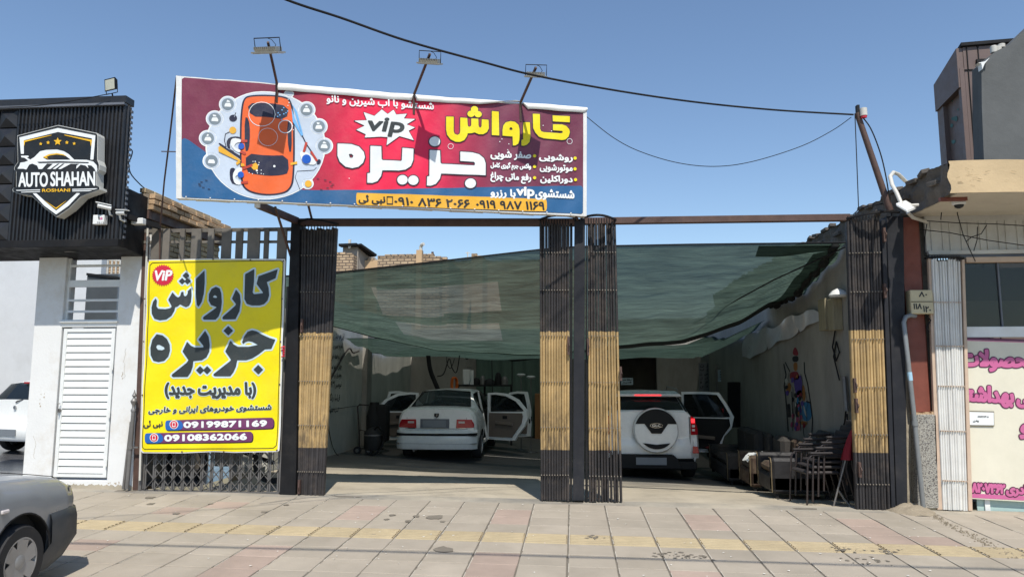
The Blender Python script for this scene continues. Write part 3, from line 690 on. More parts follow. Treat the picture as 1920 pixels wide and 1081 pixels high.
# lettering
Zk = lambda pts: T(7.385, 830, 190, pts); Zj = lambda pts: T(6.4, 620, 240, pts)
hero1 = [Zk(p) for p in ([(48,218),(152,222),(152,420),(165,455),(205,472),(236,452),(243,410),(243,232),(340,238),(345,330),(352,355),(372,362),(390,350),(395,330),(395,245),(492,250),(495,340),(505,365),(522,372),(537,350),(540,255),(635,260),(638,380),(612,430),(560,460),(500,462),(440,438),(400,450),(345,452),(335,490),(298,545),(240,568),(180,565),(110,530),(62,470),(48,400)],
    circ(440,118,50,46), circ(392,180,50,44), circ(490,186,50,44), [(680,138),(776,146),(782,478),(680,470)],
    [(828,480),(828,400),(838,340),(872,297),(935,280),(1000,290),(1048,330),(1062,390),(1064,540),(1047,588),(1010,612),(972,615),(968,490)],
    [(1115,295),(1205,298),(1212,500),(1200,570),(1160,610),(1120,622),(1088,620),(1088,540),(1110,535)],
    [(1245,180),(1342,185),(1346,390),(1365,423),(1400,432),(1640,448),(1662,435),(1655,415),(1525,405),(1525,322),(1650,325),(1710,345),(1750,390),(1760,430),(1742,490),(1700,530),(1650,540),(1400,518),(1330,495),(1280,440),(1250,380)],
    [(1520,198),(1758,212),(1758,296),(1525,280)])]
hh1 = [Zk([(922,400),(925,372),(945,362),(965,378),(965,402)])]
def withholes(sh, outs, holes): return [orient(sh.poly(p)) for p in outs] + [orient(sh.poly(p))[::-1] for p in holes]
C = withholes(BB, hero1, hh1)
art(BB, bb, 'lettering', 'dark', C, .011, .010); art(BB, bb, 'lettering', K['yellow'], C, 0, .015)
hero2 = [Zj(p) for p in ([(85,193),(250,198),(340,225),(398,290),(412,355),(390,420),(332,470),(260,485),(180,468),(112,410),(85,340)],
    [(478,218),(608,225),(612,375),(625,388),(845,402),(855,390),(862,245),(995,255),(990,390),(962,460),(900,502),(820,515),(620,510),(605,580),(560,640),(500,660),(440,658),(442,545),(475,540)],
    circ(862,625,62,57), circ(992,632,62,57),
    [(1188,268),(1312,273),(1318,420),(1335,432),(1725,455),(1733,430),(1720,410),(1555,400),(1555,290),(1700,298),(1780,320),(1838,370),(1858,430),(1858,572),(1325,548),(1310,610),(1262,672),(1200,695),(1155,692),(1158,585),(1185,580)],
    circ(1248,165,65,58), circ(1677,668,65,58))]
C = withholes(BB, hero2, [Zj([(218,318),(250,312),(275,335),(262,362),(230,360)])])
art(BB, bb, 'lettering', 'dark', C, .014, .010); art(BB, bb, 'lettering', 'white', C, 0, .015)
burst = [(668,244),(684,236),(664,227),(688,226),(682,211),(702,218),(716,206),(727,215),(738,207),(743,216),(763,214),(757,223),(779,224),(762,234),(778,240),(766,246),(776,264),(749,256),(725,273),(727,258),(714,257),(684,258),(686,252)]
art(BB, bb, 'burst', 'dark', [Pp(burst)], .006, .010); art(BB, bb, 'burst', 'white', [Pp(burst)], 0, .013)
art(BB, bb, 'lettering', 'char', BB.text('vip', (689,757,221,252,225,258), 4, .12), .010, .016, .005)
for s, q, off in ((shape('شستشو با اب شیرین و نانو'), (613,813,178,196,192,210), .004), (shape('روشویی'), (1011,1073,289,303,291,305), .005), (shape('موتورشویی'), (1012,1073,308,323,310,325), .004),
        (shape('دوراکلین'), (1013,1073,329,344,331,345), .005), (shape('صفر شویی'), (920,995,282,299,286,301), .005), (shape('واکس جرم گیری کامل'), (920,995,304,318,306,321), .004), (shape('رفع ماتی چراغ'), (920,995,323,341,327,345), .005),
        (shape('با رزرو'), (920,966,354,371,356,373), .006), ('vip', (969,1001,351,371,352,373), .008), (shape('شستشوی'), (1004,1076,355,374,358,377), .006)):
    art(BB, bb, 'lettering', 'white', BB.text(s, q), off, .014, .0045)
art(BB, bb, 'bullet', 'yellow', [Pp(circ(x,y,3)) for x,y in ((1078,297),(1078,317),(1079,337),(1002,293),(1002,313),(1002,334))], 0, .014, .005)
pill = smooth_poly([(672,361.5),(1018,373),(1025,374),(1025,396),(1018,397),(676,384.5),(668,384),(668,362)],2)
art(BB, bb, 'phone_bar', 'amber', [Pp(pill)], 0, .012)
for s, q, off in (('۰۹۱۹ ۹۸۷ ۱۱۶۹',(893,1020,376,390,379,394),.005),('۰۹۱۰ ۸۳۶ ۲۰۶۶',(740,880,370.5,384.5,375.5,390),.005),(shape('نبی ئی'),(673,722,366,382,367,384),.005)):
    art(BB, bb, 'lettering', 'black', BB.text(s, q), off, .016, .0045)
art(BB, bb, 'phone_icon', 'black', [Pp([(725,368),(737,368.5),(737,384),(725,383.5)]), Pp([(726.7,370),(726.7,381.2),(735.3,381.6),(735.3,370.4)])], 0, .016, .004, evenodd=True)
art(BB, bb, 'bubble', 'white', [Pp(strk(circ(x,y,r,r,16)+circ(x,y,r,r,16)[:1],.8)) for x,y,r in ((845,274.5,5),(1068,265,5))] + [Pp(circ(x,y,1)) for x,y in ((937,266),(941,261),(954,270),(952,281),(1018,236),(1034,246),(655,335),(700,340))], 0, .012, .005)
art(BB, bb, 'dashes', 'navy', [Pp([(x,y),(x+5,y+.8),(x+5,y+2),(x,y+1.4)]) for x,y in [(499+125*math.cos(a*.2)-2, 345+17*math.sin(a*.2)) for a in range(31)] if not (395 < x < 585)], 0, .012, .005)
# support under the billboard
mb = MB(); a = at(484,384,8.5); mb.box(a.x-.03,a.x+.03,a.y-.04,a.y+.02,a.z-.04,a.z+.04); mb.build('bracket_cap', M['wrap'], bb)
for p, q, ya, yb in (((577,380),(585,412),8.65,9.45),((516,388),(545,480),8.7,9.5),((1080,404),(1083,412),9.25,9.45)):
    setp(MB().bar(at(*p,ya), at(*q,yb), .025, .025).build('strut', M['rustbrown']), {577:'thin strut from billboard down to the beam by the left gate post',516:'thin slanting strut crossing the slatted grille right end',1080:'short strut joining billboard and central post top'}[p[0]], 'strut')
# ---------------------------------------------------------------- floodlights over the billboard
M['lampalu'] = mat('weathered lamp casting', (.42,.40,.34), .45, metal=.3, var=.2, vscale=20, dirt=.4)
M['lampglass'] = mat('dusty lamp glass', (.55,.54,.42), .25, var=.1, coat=.3)
def floodlight(label, foot, base, Yb, out, s=1.0, tilt=24, roll=0):
    """arm rises from the sign top and leans out to the street; lamp points back down at the sign"""
    a = at(*base, Yb); b = at(*foot, Yb-out); g = thing('floodlight', label, 'floodlight', a, 'floodlights on arms over the billboard')
    top = b + Vector((0,0,.06))
    mb = MB(); mb.bar(a+Vector((0,.03,-.25)), a, .028, .028); mb.bar(a, top, .026, .026); mb.build('arm', M['rustbrown'], g)
    Rm = Matrix.Rotation(R(roll), 3, 'Y') @ Matrix.Rotation(R(tilt), 3, 'X')
    def L(x, y, z): return b + Rm @ Vector((x*s, y*s, z*s))
    mb = MB()
    def bx(x0,x1,y0,y1,z0,z1,t=mb): t.hexa([L(x0,y0,z0),L(x1,y0,z0),L(x1,y1,z0),L(x0,y1,z0),L(x0,y0,z1),L(x1,y0,z1),L(x1,y1,z1),L(x0,y1,z1)])
    bx(-.165,.165,-.12,.12,-.075,-.055); bx(-.13,.13,-.09,.09,-.055,-.03); mb.build('housing', M['lampalu'], g)
    mb = MB()
    for k in range(12): bx(-.135+k*.0235,-.127+k*.0235,-.10,.10,-.04,.0,mb)
    setp(mb.build('cooling_fins', M['lampalu'], g), kind='stuff')
    mb = MB(); bx(-.15,.15,-.105,.105,-.08,-.0765,mb); mb.build('lens', M['lampglass'], g)
    mb = MB(); mb.tube([L(-.155,0,-.06),L(-.155,0,.10),L(.155,0,.10),L(.155,0,-.06)], .007*s, 6); mb.build('yoke', M['black'], g)
    mb = MB(); mb.tube([L(.0,0,.10),L(.05,.02,.08),L(.09,.03,.02),L(.06,.03,-.03)], .004, 5); mb.build('cord', M['black'], g)
floodlight('leftmost of the three floodlights above the billboard, over the orange car', (502,88), (519,155), 8.40, .52, 1.0)
floodlight('middle of the three floodlights above the billboard, next to the word vip', (806,110), (776,178), 8.76, .50, .86, roll=6)
floodlight('rightmost of the three floodlights above the billboard, over the yellow lettering', (1005,135), (976,192), 9.04, .48, .84, roll=4)
# ---------------------------------------------------------------- yellow banner
Yb_ = YF-.13
YB = Sheet(at(264,848,Yb_), at(524,847,Yb_)-at(264,848,Yb_), (0,0,1), wave=lambda u, v: .007*math.sin(u*5.3+v*3.1)+.005*math.sin(v*9-u*6)+.02*max(0,.25-v)*math.sin(u*11))
yb = thing('yellow_banner', 'tall yellow car wash banner with black Persian lettering and phone numbers', 'banner', YB.P(.9,0))
M['ybann'] = mat('yellow banner vinyl', (.86,.70,.003), .42, var=.05, vscale=2.5, bump=.35, bscale=5, dirt=.2, dirt_col=(.45,.36,.10))
yo = [(277,487),(400,484.5),(535,485),(530,660),(524,846),(440,848),(400,846.5),(340,849),(264,848.5),(268,700),(272,600)]
mb = MB(); YB.ink(mb, [YB.poly(yo)], .0, -.001, .03); mb.build('hem', M['wrap'], yb)
mb = MB(); YB.ink(mb, [YB.poly([(279,488.5),(400,487),(531,488),(527,660),(521,844),(440,846),(400,844.5),(340,847),(266,846.5),(270,700),(274,600)])], 0, .003, .03, 0); mb.build('printed_sheet', M['ybann'], yb)
rr = smooth_poly([(282,493),(300,492.2),(512,488.6),(530.6,488),(530,505),(520,822),(518,838.5),(500,840),(285,841),(267.7,841.5),(268.2,825),(281.8,510)], 1)
ri = [tuple(q) for q in rr]; mb = MB()
YB.ink(mb, [YB.poly(strk(ri+[ri[0]], 1.3))], 0, .006, .005); mb.build('border_line', K['black'], yb)
Za = lambda p: T(7.385, 270, 490, p); Zb = lambda p: T(7.385, 270, 600, p)
def dia(x, y, r): return [(x, y-r), (x+r, y), (x, y+r), (x-r, y)]
h1 = [Za(p) for p in ([(1410,180),(1530,110),(1525,280),(1508,430),(1530,455),(1650,442),(1655,430),(1565,310),(1590,205),(1848,110),(1820,230),(1700,285),(1728,370),(1737,470),(1717,540),(1670,590),(1610,608),(1500,608),(1432,585),(1398,520),(1400,400)],
    [(1280,392),(1330,460),(1342,560),(1325,690),(1270,798),(1100,800),(1088,785),(1095,762),(1265,615),(1280,590),(1222,515)],
    [(1000,352),(1050,375),(1072,440),(1075,560),(1060,680),(1030,760),(990,803),(830,803),(818,785),(828,765),(1000,640),(1005,628),(930,600),(900,540),(905,450),(942,380)],
    [(835,128),(840,300),(828,450),(800,560),(760,625),(740,600),(722,450),(720,240)],
    [(165,515),(182,540),(175,620),(200,655),(300,662),(370,650),(395,625),(385,600),(345,530),(400,430),(450,485),(480,500),(508,480),(522,425),(548,420),(555,470),(575,485),(598,470),(612,440),(610,410),(655,368),(662,470),(655,560),(632,610),(590,630),(545,610),(510,590),(470,625),(440,630),(430,680),(390,750),(320,800),(230,812),(150,790),(112,720),(108,640),(130,560)],
    dia(582,195,44), dia(530,272,42), dia(603,272,42))]
h2 = [Zb(p) for p in ([(1198,285),(1240,335),(1300,368),(1450,368),(1590,340),(1500,295),(1450,285),(1400,300),(1375,325),(1360,300),(1390,225),(1440,160),(1500,140),(1560,155),(1640,200),(1740,245),(1825,270),(1770,395),(1680,400),(1590,470),(1500,525),(1420,550),(1290,550),(1275,640),(1240,720),(1200,772),(990,772),(970,758),(975,742),(1195,565),(1208,545),(1128,430)],
    dia(1170,145,64), dia(1585,682,64),
    [(605,300),(660,355),(720,380),(835,378),(832,350),(765,268),(850,148),(900,230),(915,330),(910,430),(870,510),(810,550),(690,562),(680,640),(650,720),(605,780),(405,782),(386,765),(395,748),(600,590),(628,550),(545,430)],
    dia(783,690,55), dia(880,690,55), [(180,195),(260,210),(320,260),(356,340),(360,420),(337,500),(280,560),(200,575),(130,558),(92,480),(90,380),(120,270)])]
C = [orient(YB.poly(p)) for p in h1+h2]
hl = [orient(YB.poly(p))[::-1] for p in (Za([(955,498),(962,478),(985,463),(1008,478),(1018,500),(985,506)]), Zb([(165,370),(180,338),(215,335),(280,370),(288,398),(250,416),(190,410)]))]
art(YB, yb, 'lettering', 'halo', C, .026, .006, .008); art(YB, yb, 'lettering', 'char', C+hl, .002, .010)
def ytx(s, q, off, key='char', halo=None, sh=0, lift=.010):
    c = YB.text(s, q, 3, sh)
    if halo: art(YB, yb, 'lettering', 'halo', c, off+halo, lift-.003, .005)
    art(YB, yb, 'lettering', key, c, off, lift, .0045)
ytx('('+shape('با مدیریت جدید')+')', (310,479,717,746,717,746), .011, halo=.011)
ytx(shape('شستشوی خودروهای ایرانی و خارجی'), (280,509,763,776,757,770), .0045, halo=.005, sh=.01)
ytx(shape('نبی ئی'), (271,306,788,802,787,801), .004)
def ypill(l, r, tl, bl, tr, br, spl, cx, cy, num, q):
    c = smooth_poly([(l+6,tl),(r-8,tr),(r,tr+1),(r,br-2),(r-8,br),(l+6,bl),(l,bl-1),(l,tl+1)],2)
    art(YB, yb, 'pill_shade', 'black', [YB.poly([(x+1.5,y+2) for x,y in c])], 0, .005)
    art(YB, yb, 'number_bar', 'purple', [YB.poly(c)], 0, .007)
    art(YB, yb, 'number_bar', 'pblue', [YB.poly(smooth_poly([(l+6,tl),(spl,tl-.3),(spl+2,bl-.3),(l+6,bl),(l,bl-1),(l,tl+1)],2))], 0, .009)
    art(YB, yb, 'badge', 'white', [YB.poly(circ(cx,cy,8,8.3))], 0, .011); art(YB, yb, 'badge', 'red', [YB.poly(circ(cx,cy,6.8,7))], 0, .013)
    art(YB, yb, 'phone_icon', 'white', [YB.poly([(cx-3,cy-4.5),(cx+3,cy-4.5),(cx+3,cy+4.5),(cx-3,cy+4.5)]), YB.poly([(cx-2,cy-3),(cx-2,cy+3),(cx+2,cy+3),(cx+2,cy-3)])], 0, .015, .004, evenodd=True)
    art(YB, yb, 'lettering', 'white', YB.text(num, q, 3), .007, .012, .0045)
ypill(311,513,787,806,782,803,342,327,795,'09199871169',(345,500,790.5,801,787.5,798))
ypill(273,474,811,830,808,828,306,290.6,819.5,'09108362066',(310,463,815,826,812,823))
sp = []
for k in range(56): a = 2*math.pi*k/56; r_ = 21 if k % 2 else 17.6; sp.append((306.5+r_*math.cos(a), 516+r_*math.sin(a)))
art(YB, yb, 'badge', 'red', [YB.poly(sp)], 0, .008); art(YB, yb, 'lettering', 'white', YB.text('ViP',(291,323,508,526,507,525),3,.1), .007, .011, .0045)
M['wmetal0'] = mat('bright eyelet', (.7,.7,.68), .4, var=0)
ey = MB()
for px, py in ((279,489),(340,487),(400,486),(470,487),(531,489),(529,560),(527,640),(525,720),(270,640),(272,560),(268,740),(342,846),(420,846),(520,843)):
    u, v = YB.uv(px, py); c_ = YB.P(u, v, .006); ey.lathe([(.011,-.004),(.006,-.006)], c_, 'Y', 10)
setp(ey.build('eyelets', M['rustbrown'], yb), kind='stuff')
ey = MB()
for k in range(17):
    x = 350+k*45; u, v = BB.uv(x, 371+(x-341)*.042-1.5); c_ = BB.P(u, v, .012); ey.lathe([(.010,-.004),(.005,-.008)], c_, 'Y', 8)
setp(ey.build('eyelets', M['wmetal0'], bb), kind='stuff')
# red-ribbon scrap knotted to the post
p = at(530,660,Yb_); mb = MB()
for a in range(5): mb.tube([p+Vector((.02*math.sin(a),-.03,.03*a-.06)), p+Vector((.05,-.05,.03*a-.05)), p+Vector((.02,-.03,.03*a-.04))], .009, 6)
setp(mb.build('ribbon_knot', K['red']), 'small red and white ribbon tied at the right edge of the yellow banner', 'ribbon')
# ================================================================ brickwork
M['brick'] = mat('pale yellow brick', (.46,.36,.22), .9, var=.2, vscale=7, bump=.5, bscale=50, rnd=.22, dirt=.4, dirt_col=(.2,.16,.11))
M['brickw'] = mat('warm buff brick', (.5,.34,.2), .9, var=.2, vscale=7, bump=.5, bscale=50, rnd=.22, dirt=.3, dirt_col=(.2,.15,.1))
M['mortarw'] = mat('grey mud mortar', (.24,.2,.15), .95, var=.3, vscale=6, bump=.6, bscale=30)
M['mud'] = mat('dark weathered mud and brick edge', (.12,.105,.09), .95, var=.35, vscale=4, bump=.9, bscale=14)
_bm = {}
def brick_mesh(L, D, H, m):
    k = (round(L,3), round(H,3), m.name)
    if k not in _bm:
        v = []; 
        for key in range(3):
            t = MB(); r = random.Random(key+5); c = .006
            P = [(x*L/2*r.uniform(.96,1), y*D/2, z*H/2*r.uniform(.92,1)) for z in (-1,1) for x, y in ((-1,-1),(1,-1),(1,1),(-1,1))]
            v.append(t.hexa(P).mesh('brick', m))
            bm = bmesh.new(); bm.from_mesh(v[-1]); bmesh.ops.bevel(bm, geom=[e for e in bm.edges], offset=c, segments=1, affect='EDGES'); bm.to_mesh(v[-1]); bm.free()
        _bm[k] = v
    return random.choice(_bm[k])
def brickwall(parent, o, u, nrm, rows, length, m, L=.22, H=.062, gap=.012, D=.09, jit=.006, skip=None, start=0):
    """courses of single bricks from o along u; nrm = outward"""
    u = Vector(u).normalized(); nrm = Vector(nrm).normalized(); rot = Matrix((u, -nrm, Vector((0,0,1)))).transposed().to_3x3()
    n = 0
    for r in range(rows):
        x = -(L+gap)/2 if (r+start) % 2 else 0.
        while x < length:
            l = L
            a, b = max(x, 0), min(x+l, length)
            if b-a > .04 and not (skip and skip(a, r)):
                c = Vector(o) + u*((a+b)/2) + Vector((0,0,(r+.5)*(H+gap))) + nrm*(random.uniform(-jit, jit)-D/2+.012)
                ob = bpy.data.objects.new('brick', brick_mesh(L, D, H, m)); COL.objects.link(ob); ob.parent = parent
                ob.location = c - parent.location; ob.scale = ((b-a)/L, 1, 1)
                e = rot.to_euler(); e.z += random.uniform(-.03,.03); e.y += random.uniform(-.02,.02); ob.rotation_euler = e; n += 1
            x += L+gap
    return n
# ================================================================ left: black clad shop front
YC = 8.9
M['clad'] = mat('black corrugated sheet', (.016,.016,.018), .38, var=.3, vscale=3, spec=.5, dirt=.35, dirt_col=(.05,.045,.04))
M['trimgrey'] = mat('dull grey trim', (.13,.14,.16), .45, var=.2)
M['wplas'] = mat('white painted plaster', (.72,.72,.70), .7, var=.05, vscale=2, bump=.12, bscale=30, dirt=.6, dirt_col=(.55,.49,.4))
M['wmetal'] = mat('white door metal', (.74,.75,.73), .4, var=.06, dirt=.3, dirt_col=(.5,.45,.38))
M['gplas'] = mat('pale grey courtyard wall', (.60,.61,.61), .8, var=.06, bump=.1, dirt=.2, dirt_col=(.36,.34,.3))
zb = at(222,462,YC).z; zt_ = at(222,182,YC).z; xr = at(222,440,YC).x; xl = xr-3.2
cf = thing('shop_fascia', 'black corrugated fascia box above the white door', 'fascia', (xr-1.6, YC, zb))
x1 = at(27,300,YC).x
mb = MB(); n_ = int((xr-x1)/.052)
zz0, zz1 = at(222,448,YC).z, at(222,199,YC).z
pr = []
for i in range(n_):
    x = x1+(xr-x1)*i/n_; w4 = (xr-x1)/n_
    pr += [(x,0),(x+w4*.35,0),(x+w4*.5,-.022),(x+w4*.85,-.022)]
pr.append((xr,0))
mb.add([(x, YC+y, z) for z in (zz0, zz1) for x, y in pr], [(i, i+1, len(pr)+i+1, len(pr)+i) for i in range(len(pr)-1)])
mb.build('corrugated_sheet', M['clad'], cf)
mb = MB(); n_ = 26; pr = []
for i in range(2):
    y = YC+.09*i/2; pr += [(y,0),(y+.016,0),(y+.024,.02),(y+.036,.02)]
pr.append((YC+.1,0))
mb.add([(xr+x+.002, y, z) for z in (zz0, zz1) for y, x in pr], [(i, i+1, len(pr)+i+1, len(pr)+i) for i in range(len(pr)-1)]); mb.build('side_sheet', M['clad'], cf)
# scalloped light edge where the side sheet ends
mb = MB()
for k in range(24):
    z = at(222,445,YC).z + (zz1-at(222,445,YC).z)*k/24; mb.box(xr+.022, xr+.036, YC+.06, YC+.1, z, z+.035)
setp(mb.build('side_notches', M['trimgrey'], cf), kind='stuff')
mb = MB(); mb.box(xl, xr+.02, YC-.03, YC+.12, zb, zz0); mb.build('bottom_beam', M['black'], cf, bevel=.004)
mb = MB(); mb.box(xl, xr+.015, YC-.05, YC+.14, zz1+.03, zt_); mb.build('top_cap', M['clad'], cf, bevel=.004)
mb = MB(); mb.box(xl, xr+.0, YC-.06, YC+.02, zz1, zz1+.03); mb.build('drip_trim', M['trimgrey'], cf)
mb = MB(); mb.box(xl, xr, YC+.02, YC+.1, zz0, zz1); mb.build('backing', M['black'], cf)
for k in range(7):                                                   # embossed pyramids
    for j in range(2):
        s_ = (zz1-zz0)/7/2; cx = x1-.13-j*.27; z = zz0+(zz1-zz0)*(k+.5)/7
        mb = MB(); mb.add([(cx-.125,YC,z-s_*.93),(cx+.125,YC,z-s_*.93),(cx+.125,YC,z+s_*.93),(cx-.125,YC,z+s_*.93),(cx,YC-.05,z)], [(0,1,4),(1,2,4),(2,3,4),(3,0,4)]); mb.build('embossed_tile', M['clad'], cf)
mb = MB(); z345 = at(226,347,YC).z
mb.hexa([(xl,YC+.12,zb+.02),(xr-.01,YC+.12,zb+.02),(xr-.01,YF+.15,zb-.05),(xl,YF+.15,zb-.05),(xl,YC+.12,z345),(xr-.01,YC+.12,z345),(xr-.01,YF+.15,z345-.02),(xl,YF+.15,z345-.02)]); mb.build('soffit_box', M['black'], cf)
# --- shield sign
SG = Sheet(Vector((xr-2,YC-.20,zb)), (1,0,0), (0,0,1))
ss = thing('shield_sign', 'backlit style shield sign with a car outline reading AUTO SHAHAN', 'sign', SG.P(*SG.uv(107,405)))
Zs = lambda p: T(5.405, 0, 220, p)
plate = Zs([(590,85),(980,165),(988,190),(985,430),(1003,480),(1000,530),(978,560),(975,692),(1008,706),(1010,730),(880,775),(820,800),(700,920),(575,1005),(460,920),(320,790),(200,775),(138,750),(132,728),(145,712),(168,706),(168,545),(148,530),(150,508),(185,455),(180,190)])
pp = [SG.uv(*q) for q in plate]
mb = MB(); cz = np.mean(pp,0); big_ = [((u-cz[0])*1.012+cz[0], (v-cz[1])*1.012+cz[1]) for u,v in pp]
mb.prism([SG.P(u,v,0) for u,v in big_], (0,.14,0)); mb.build('sign_case', mat('white acrylic case', (.6,.6,.56), .35, var=.03), ss, fix=True)
art(SG, ss, 'sign_face', K['black'], [SG.poly(plate)], 0, .003, .008)
wh = [[(200,205),(590,110),(970,185),(950,430),(918,430),(935,215),(590,150),(245,235),(245,372),(215,372)], [(335,770),(372,770),(470,860),(572,945),(680,860),(780,768),(815,770),(700,895),(572,985),(450,895)],
  [(215,390),(290,390),(296,402),(275,408),(310,430),(350,405),(395,360),(410,345),(470,332),(580,328),(650,345),(700,375),(755,430),(880,432),(950,450),(985,490),(990,535),(978,560),(960,520),(930,490),(890,485),(900,520),(870,490),(820,480),(775,525),(780,490),(810,472),(720,472),(620,525),(590,525),(660,470),(640,470),(565,525),(535,525),(610,470),(590,470),(515,525),(480,525),(540,472),(480,470),(430,525),(395,525),(380,490),(330,470),(300,480),(270,530),(240,522),(180,522),(200,490),(210,460),(250,455),(290,440),(250,410),(220,408)],
  [(165,737),(410,731),(410,740),(172,745)], [(215,757),(410,749),(410,757),(220,763)], [(735,727),(1000,720),(960,732),(735,736)], [(735,744),(945,740),(910,749),(735,752)]]
art(SG, ss, 'emblem', 'white', [orient(SG.poly(Zs(p))) for p in wh], 0, .006, .005)
art(SG, ss, 'car_window', 'black', [SG.poly(Zs([(440,408),(500,375),(580,365),(650,378),(720,430),(480,430)])), SG.poly(Zs([(380,452),(600,446),(905,455),(900,466),(600,462),(400,466)]))], 0, .008, .005)
def star(x, y, r): return [(x+(r if k%2==0 else r*.45)*math.sin(k*math.pi/5), y-(r if k%2==0 else r*.45)*math.cos(k*math.pi/5)) for k in range(10)]
gd = [star(590,248,43), star(493,258,21), star(418,271,19), star(683,257,21), star(757,268,19), [(245,240),(530,180),(525,186),(260,252),(250,300)], [(655,178),(938,232),(926,300),(920,247),(660,186)], [(430,825),(572,918),(692,835),(575,932)], [(440,405),(500,376),(580,366),(640,375),(688,400),(640,385),(580,378),(510,388),(475,405),(500,425)]]
art(SG, ss, 'gold_emblem', 'gold', [SG.poly(Zs(p)) for p in gd], 0, .010, .004)
art(SG, ss, 'lettering', 'white', SG.text('AUTO', (36,90,324,350,324,350),4), .006, .008, .004); art(SG, ss, 'lettering', 'white', SG.text('SHAHAN', (96,178.5,323,349,322,348),4), .006, .008, .004)
art(SG, ss, 'lettering', 'gold', SG.text('ROSHANI', (80,132,354.5,360,353.5,359.5),3), .0015, .008, .0035)
# --- lamp, cameras and sticker on the fascia
def camera_bullet(label, p, d, L=.22, dome=False):
    p = Vector(p); d = Vector(d).normalized(); g = thing('security_camera', label, 'camera', p, None)
    mb = MB(); mb.tube([p-d*L/2, p+d*L/2], .028, 12); mb.build('camera_body', M['wmetal'], g, auto=40)
    s = Vector((0,0,1)); mb = MB(); mb.bar(p-d*L*.5+s*.04, p+d*L*.65+s*.035, .068, .01); mb.build('sun_shield', M['wmetal'], g)
    mb = MB(); mb.tube([p+d*(L/2-.001), p+d*(L/2+.012)], .022, 12); mb.build('lens', K['black'], g)
    mb = MB(); mb.tube([p-d*L*.3, p-d*L*.3+Vector((0,.04,-.08)), p-d*L*.3+Vector((0,.12,-.09))], .014, 8); mb.build('mount', M['wmetal'], g)
    return g
camera_bullet('white bullet camera at the lower right of the black fascia, angled left', at(196,388,YC-.12), (-1,-.55,.2), .16)
camera_bullet('white bullet camera beside the black fascia corner pointing right', at(228,399,YC-.08), (1,-.5,-.12), .19)
mb = MB(); mb.box(at(262,416,9.2).x-.1, at(262,416,9.2).x+.07, 9.15, 9.25, at(262,418,9.2).z-.025, at(262,411,9.2).z+.01)
setp(mb.build('junction_box', M['wmetal'], bevel=.01), 'small white junction box on the sloping bracket next to the cameras', 'junction box')
setp(MB().bar(at(205,396,YC+.02), at(300,425,9.4), .07, .07).build('bracket', M['black']), 'black sloping bracket running from the fascia to the slatted grille', 'bracket')
st = thing('door_sticker', 'small white lightbox sign with a pink and black star mark at the fascia', 'sign', at(188,421,YC-.05))
a, b = at(178,404,YC-.06), at(198,421,YC-.06); mb = MB(); mb.box(a.x,b.x,YC-.1,YC-.02,b.z,a.z); mb.build('case', M['wmetal'], st, bevel=.006)
SK = Sheet(Vector((a.x,YC-.1,b.z)), (1,0,0), (0,0,1)); art(SK, st, 'mark', 'pink', [SK.poly(star(190,409.5,3.6))], 0, .002, .003); art(SK, st, 'mark', 'black', [SK.poly([(184,406),(187,406),(187,412),(185,412)])], 0, .003, .003)
art(SK, st, 'lettering', 'black', SK.text('0919', (182,195,415.5,418.5,415.5,418.5),2), 0, .002, .003)
def small_flood(label, c, nrm, s=.15, m=None, foot=None):
    c = Vector(c); nrm = Vector(nrm).normalized(); q = nrm.to_track_quat('-Y', 'Z').to_matrix(); g = thing('floodlight', label, 'floodlight', c)
    L = lambda x,y,z: c + q @ Vector((x*s,y*s,z*s)); mb = MB()
    mb.hexa([L(-1,-.15,-.8),L(1,-.15,-.8),L(.8,.35,-.6),L(-.8,.35,-.6),L(-1,-.15,.8),L(1,-.15,.8),L(.8,.35,.6),L(-.8,.35,.6)]); mb.build('housing', m or M['black'], g)
    mb = MB(); mb.hexa([L(x,-.155+.0*y,z) if y==0 else L(x,-.17,z) for x,y,z in ((-.86,1,-.66),(.86,1,-.66),(.86,0,-.66),(-.86,0,-.66),(-.86,1,.66),(.86,1,.66),(.86,0,.66),(-.86,0,.66))]); mb.build('lens', M['lampglass'], g)
    mb = MB(); mb.tube([L(-1.05,.1,0),L(-1.05,.1,-1.1),L(1.05,.1,-1.1),L(1.05,.1,0)], .006, 6)
    if foot: mb.tube([L(0,.1,-1.1), Vector(foot)], .01, 6)
    mb.build('yoke', M['black'], g); return g
small_flood('small black floodlight on the top corner of the black fascia', at(208,159,YC+.0), (-.35,-1,-.12), .105, foot=at(212,182,YC+.05))
# --- white door front
wf = thing('white_shop_front', 'white plastered front with a narrow white metal door', 'shop front', (xr-.8, YF, gz(-7,9)))
def pbox(nm, a, b, y0, y1, m, par, bev=.003, zbot=None):
    p, q = at(*a, y0), at(*b, y0); z0 = min(p.z,q.z) if zbot is None else zbot; mb = MB(); mb.box(p.x, q.x, y0, y1, z0, max(p.z,q.z)); return mb.build(nm, m, par, bevel=bev)
zsp = at(150,603,YF).z; gzl = gz(-7,9)
X = lambda px, py=760: at(px, py, YF).x
xa0, xd0, xd1, xb1 = X(52), X(105), X(209), X(266)
mb = MB(); mb.box(xa0, xd0, YF, YF+.22, gzl, zb+.3); mb.build('pillar', M['wplas'], wf, bevel=.006)
mb = MB(); mb.box(xd1, xb1, YF, YF+.22, gzl, zb+.3); mb.build('pillar', M['wplas'], wf, bevel=.006)
mb = MB(); mb.box(xd0, xd1, YF+.02, YF+.2, gzl, gzl+.11); mb.build('door_sill', M['wplas'], wf, bevel=.01)
mb = MB(); mb.box(xd0, xd1, YF+.0, YF+.2, zsp-.07, zsp+.03); mb.box(xd0-.02, xd1+.02, YF-.03, YF+.01, zsp-.01, zsp+.012); mb.build('lintel', M['wmetal'], wf)

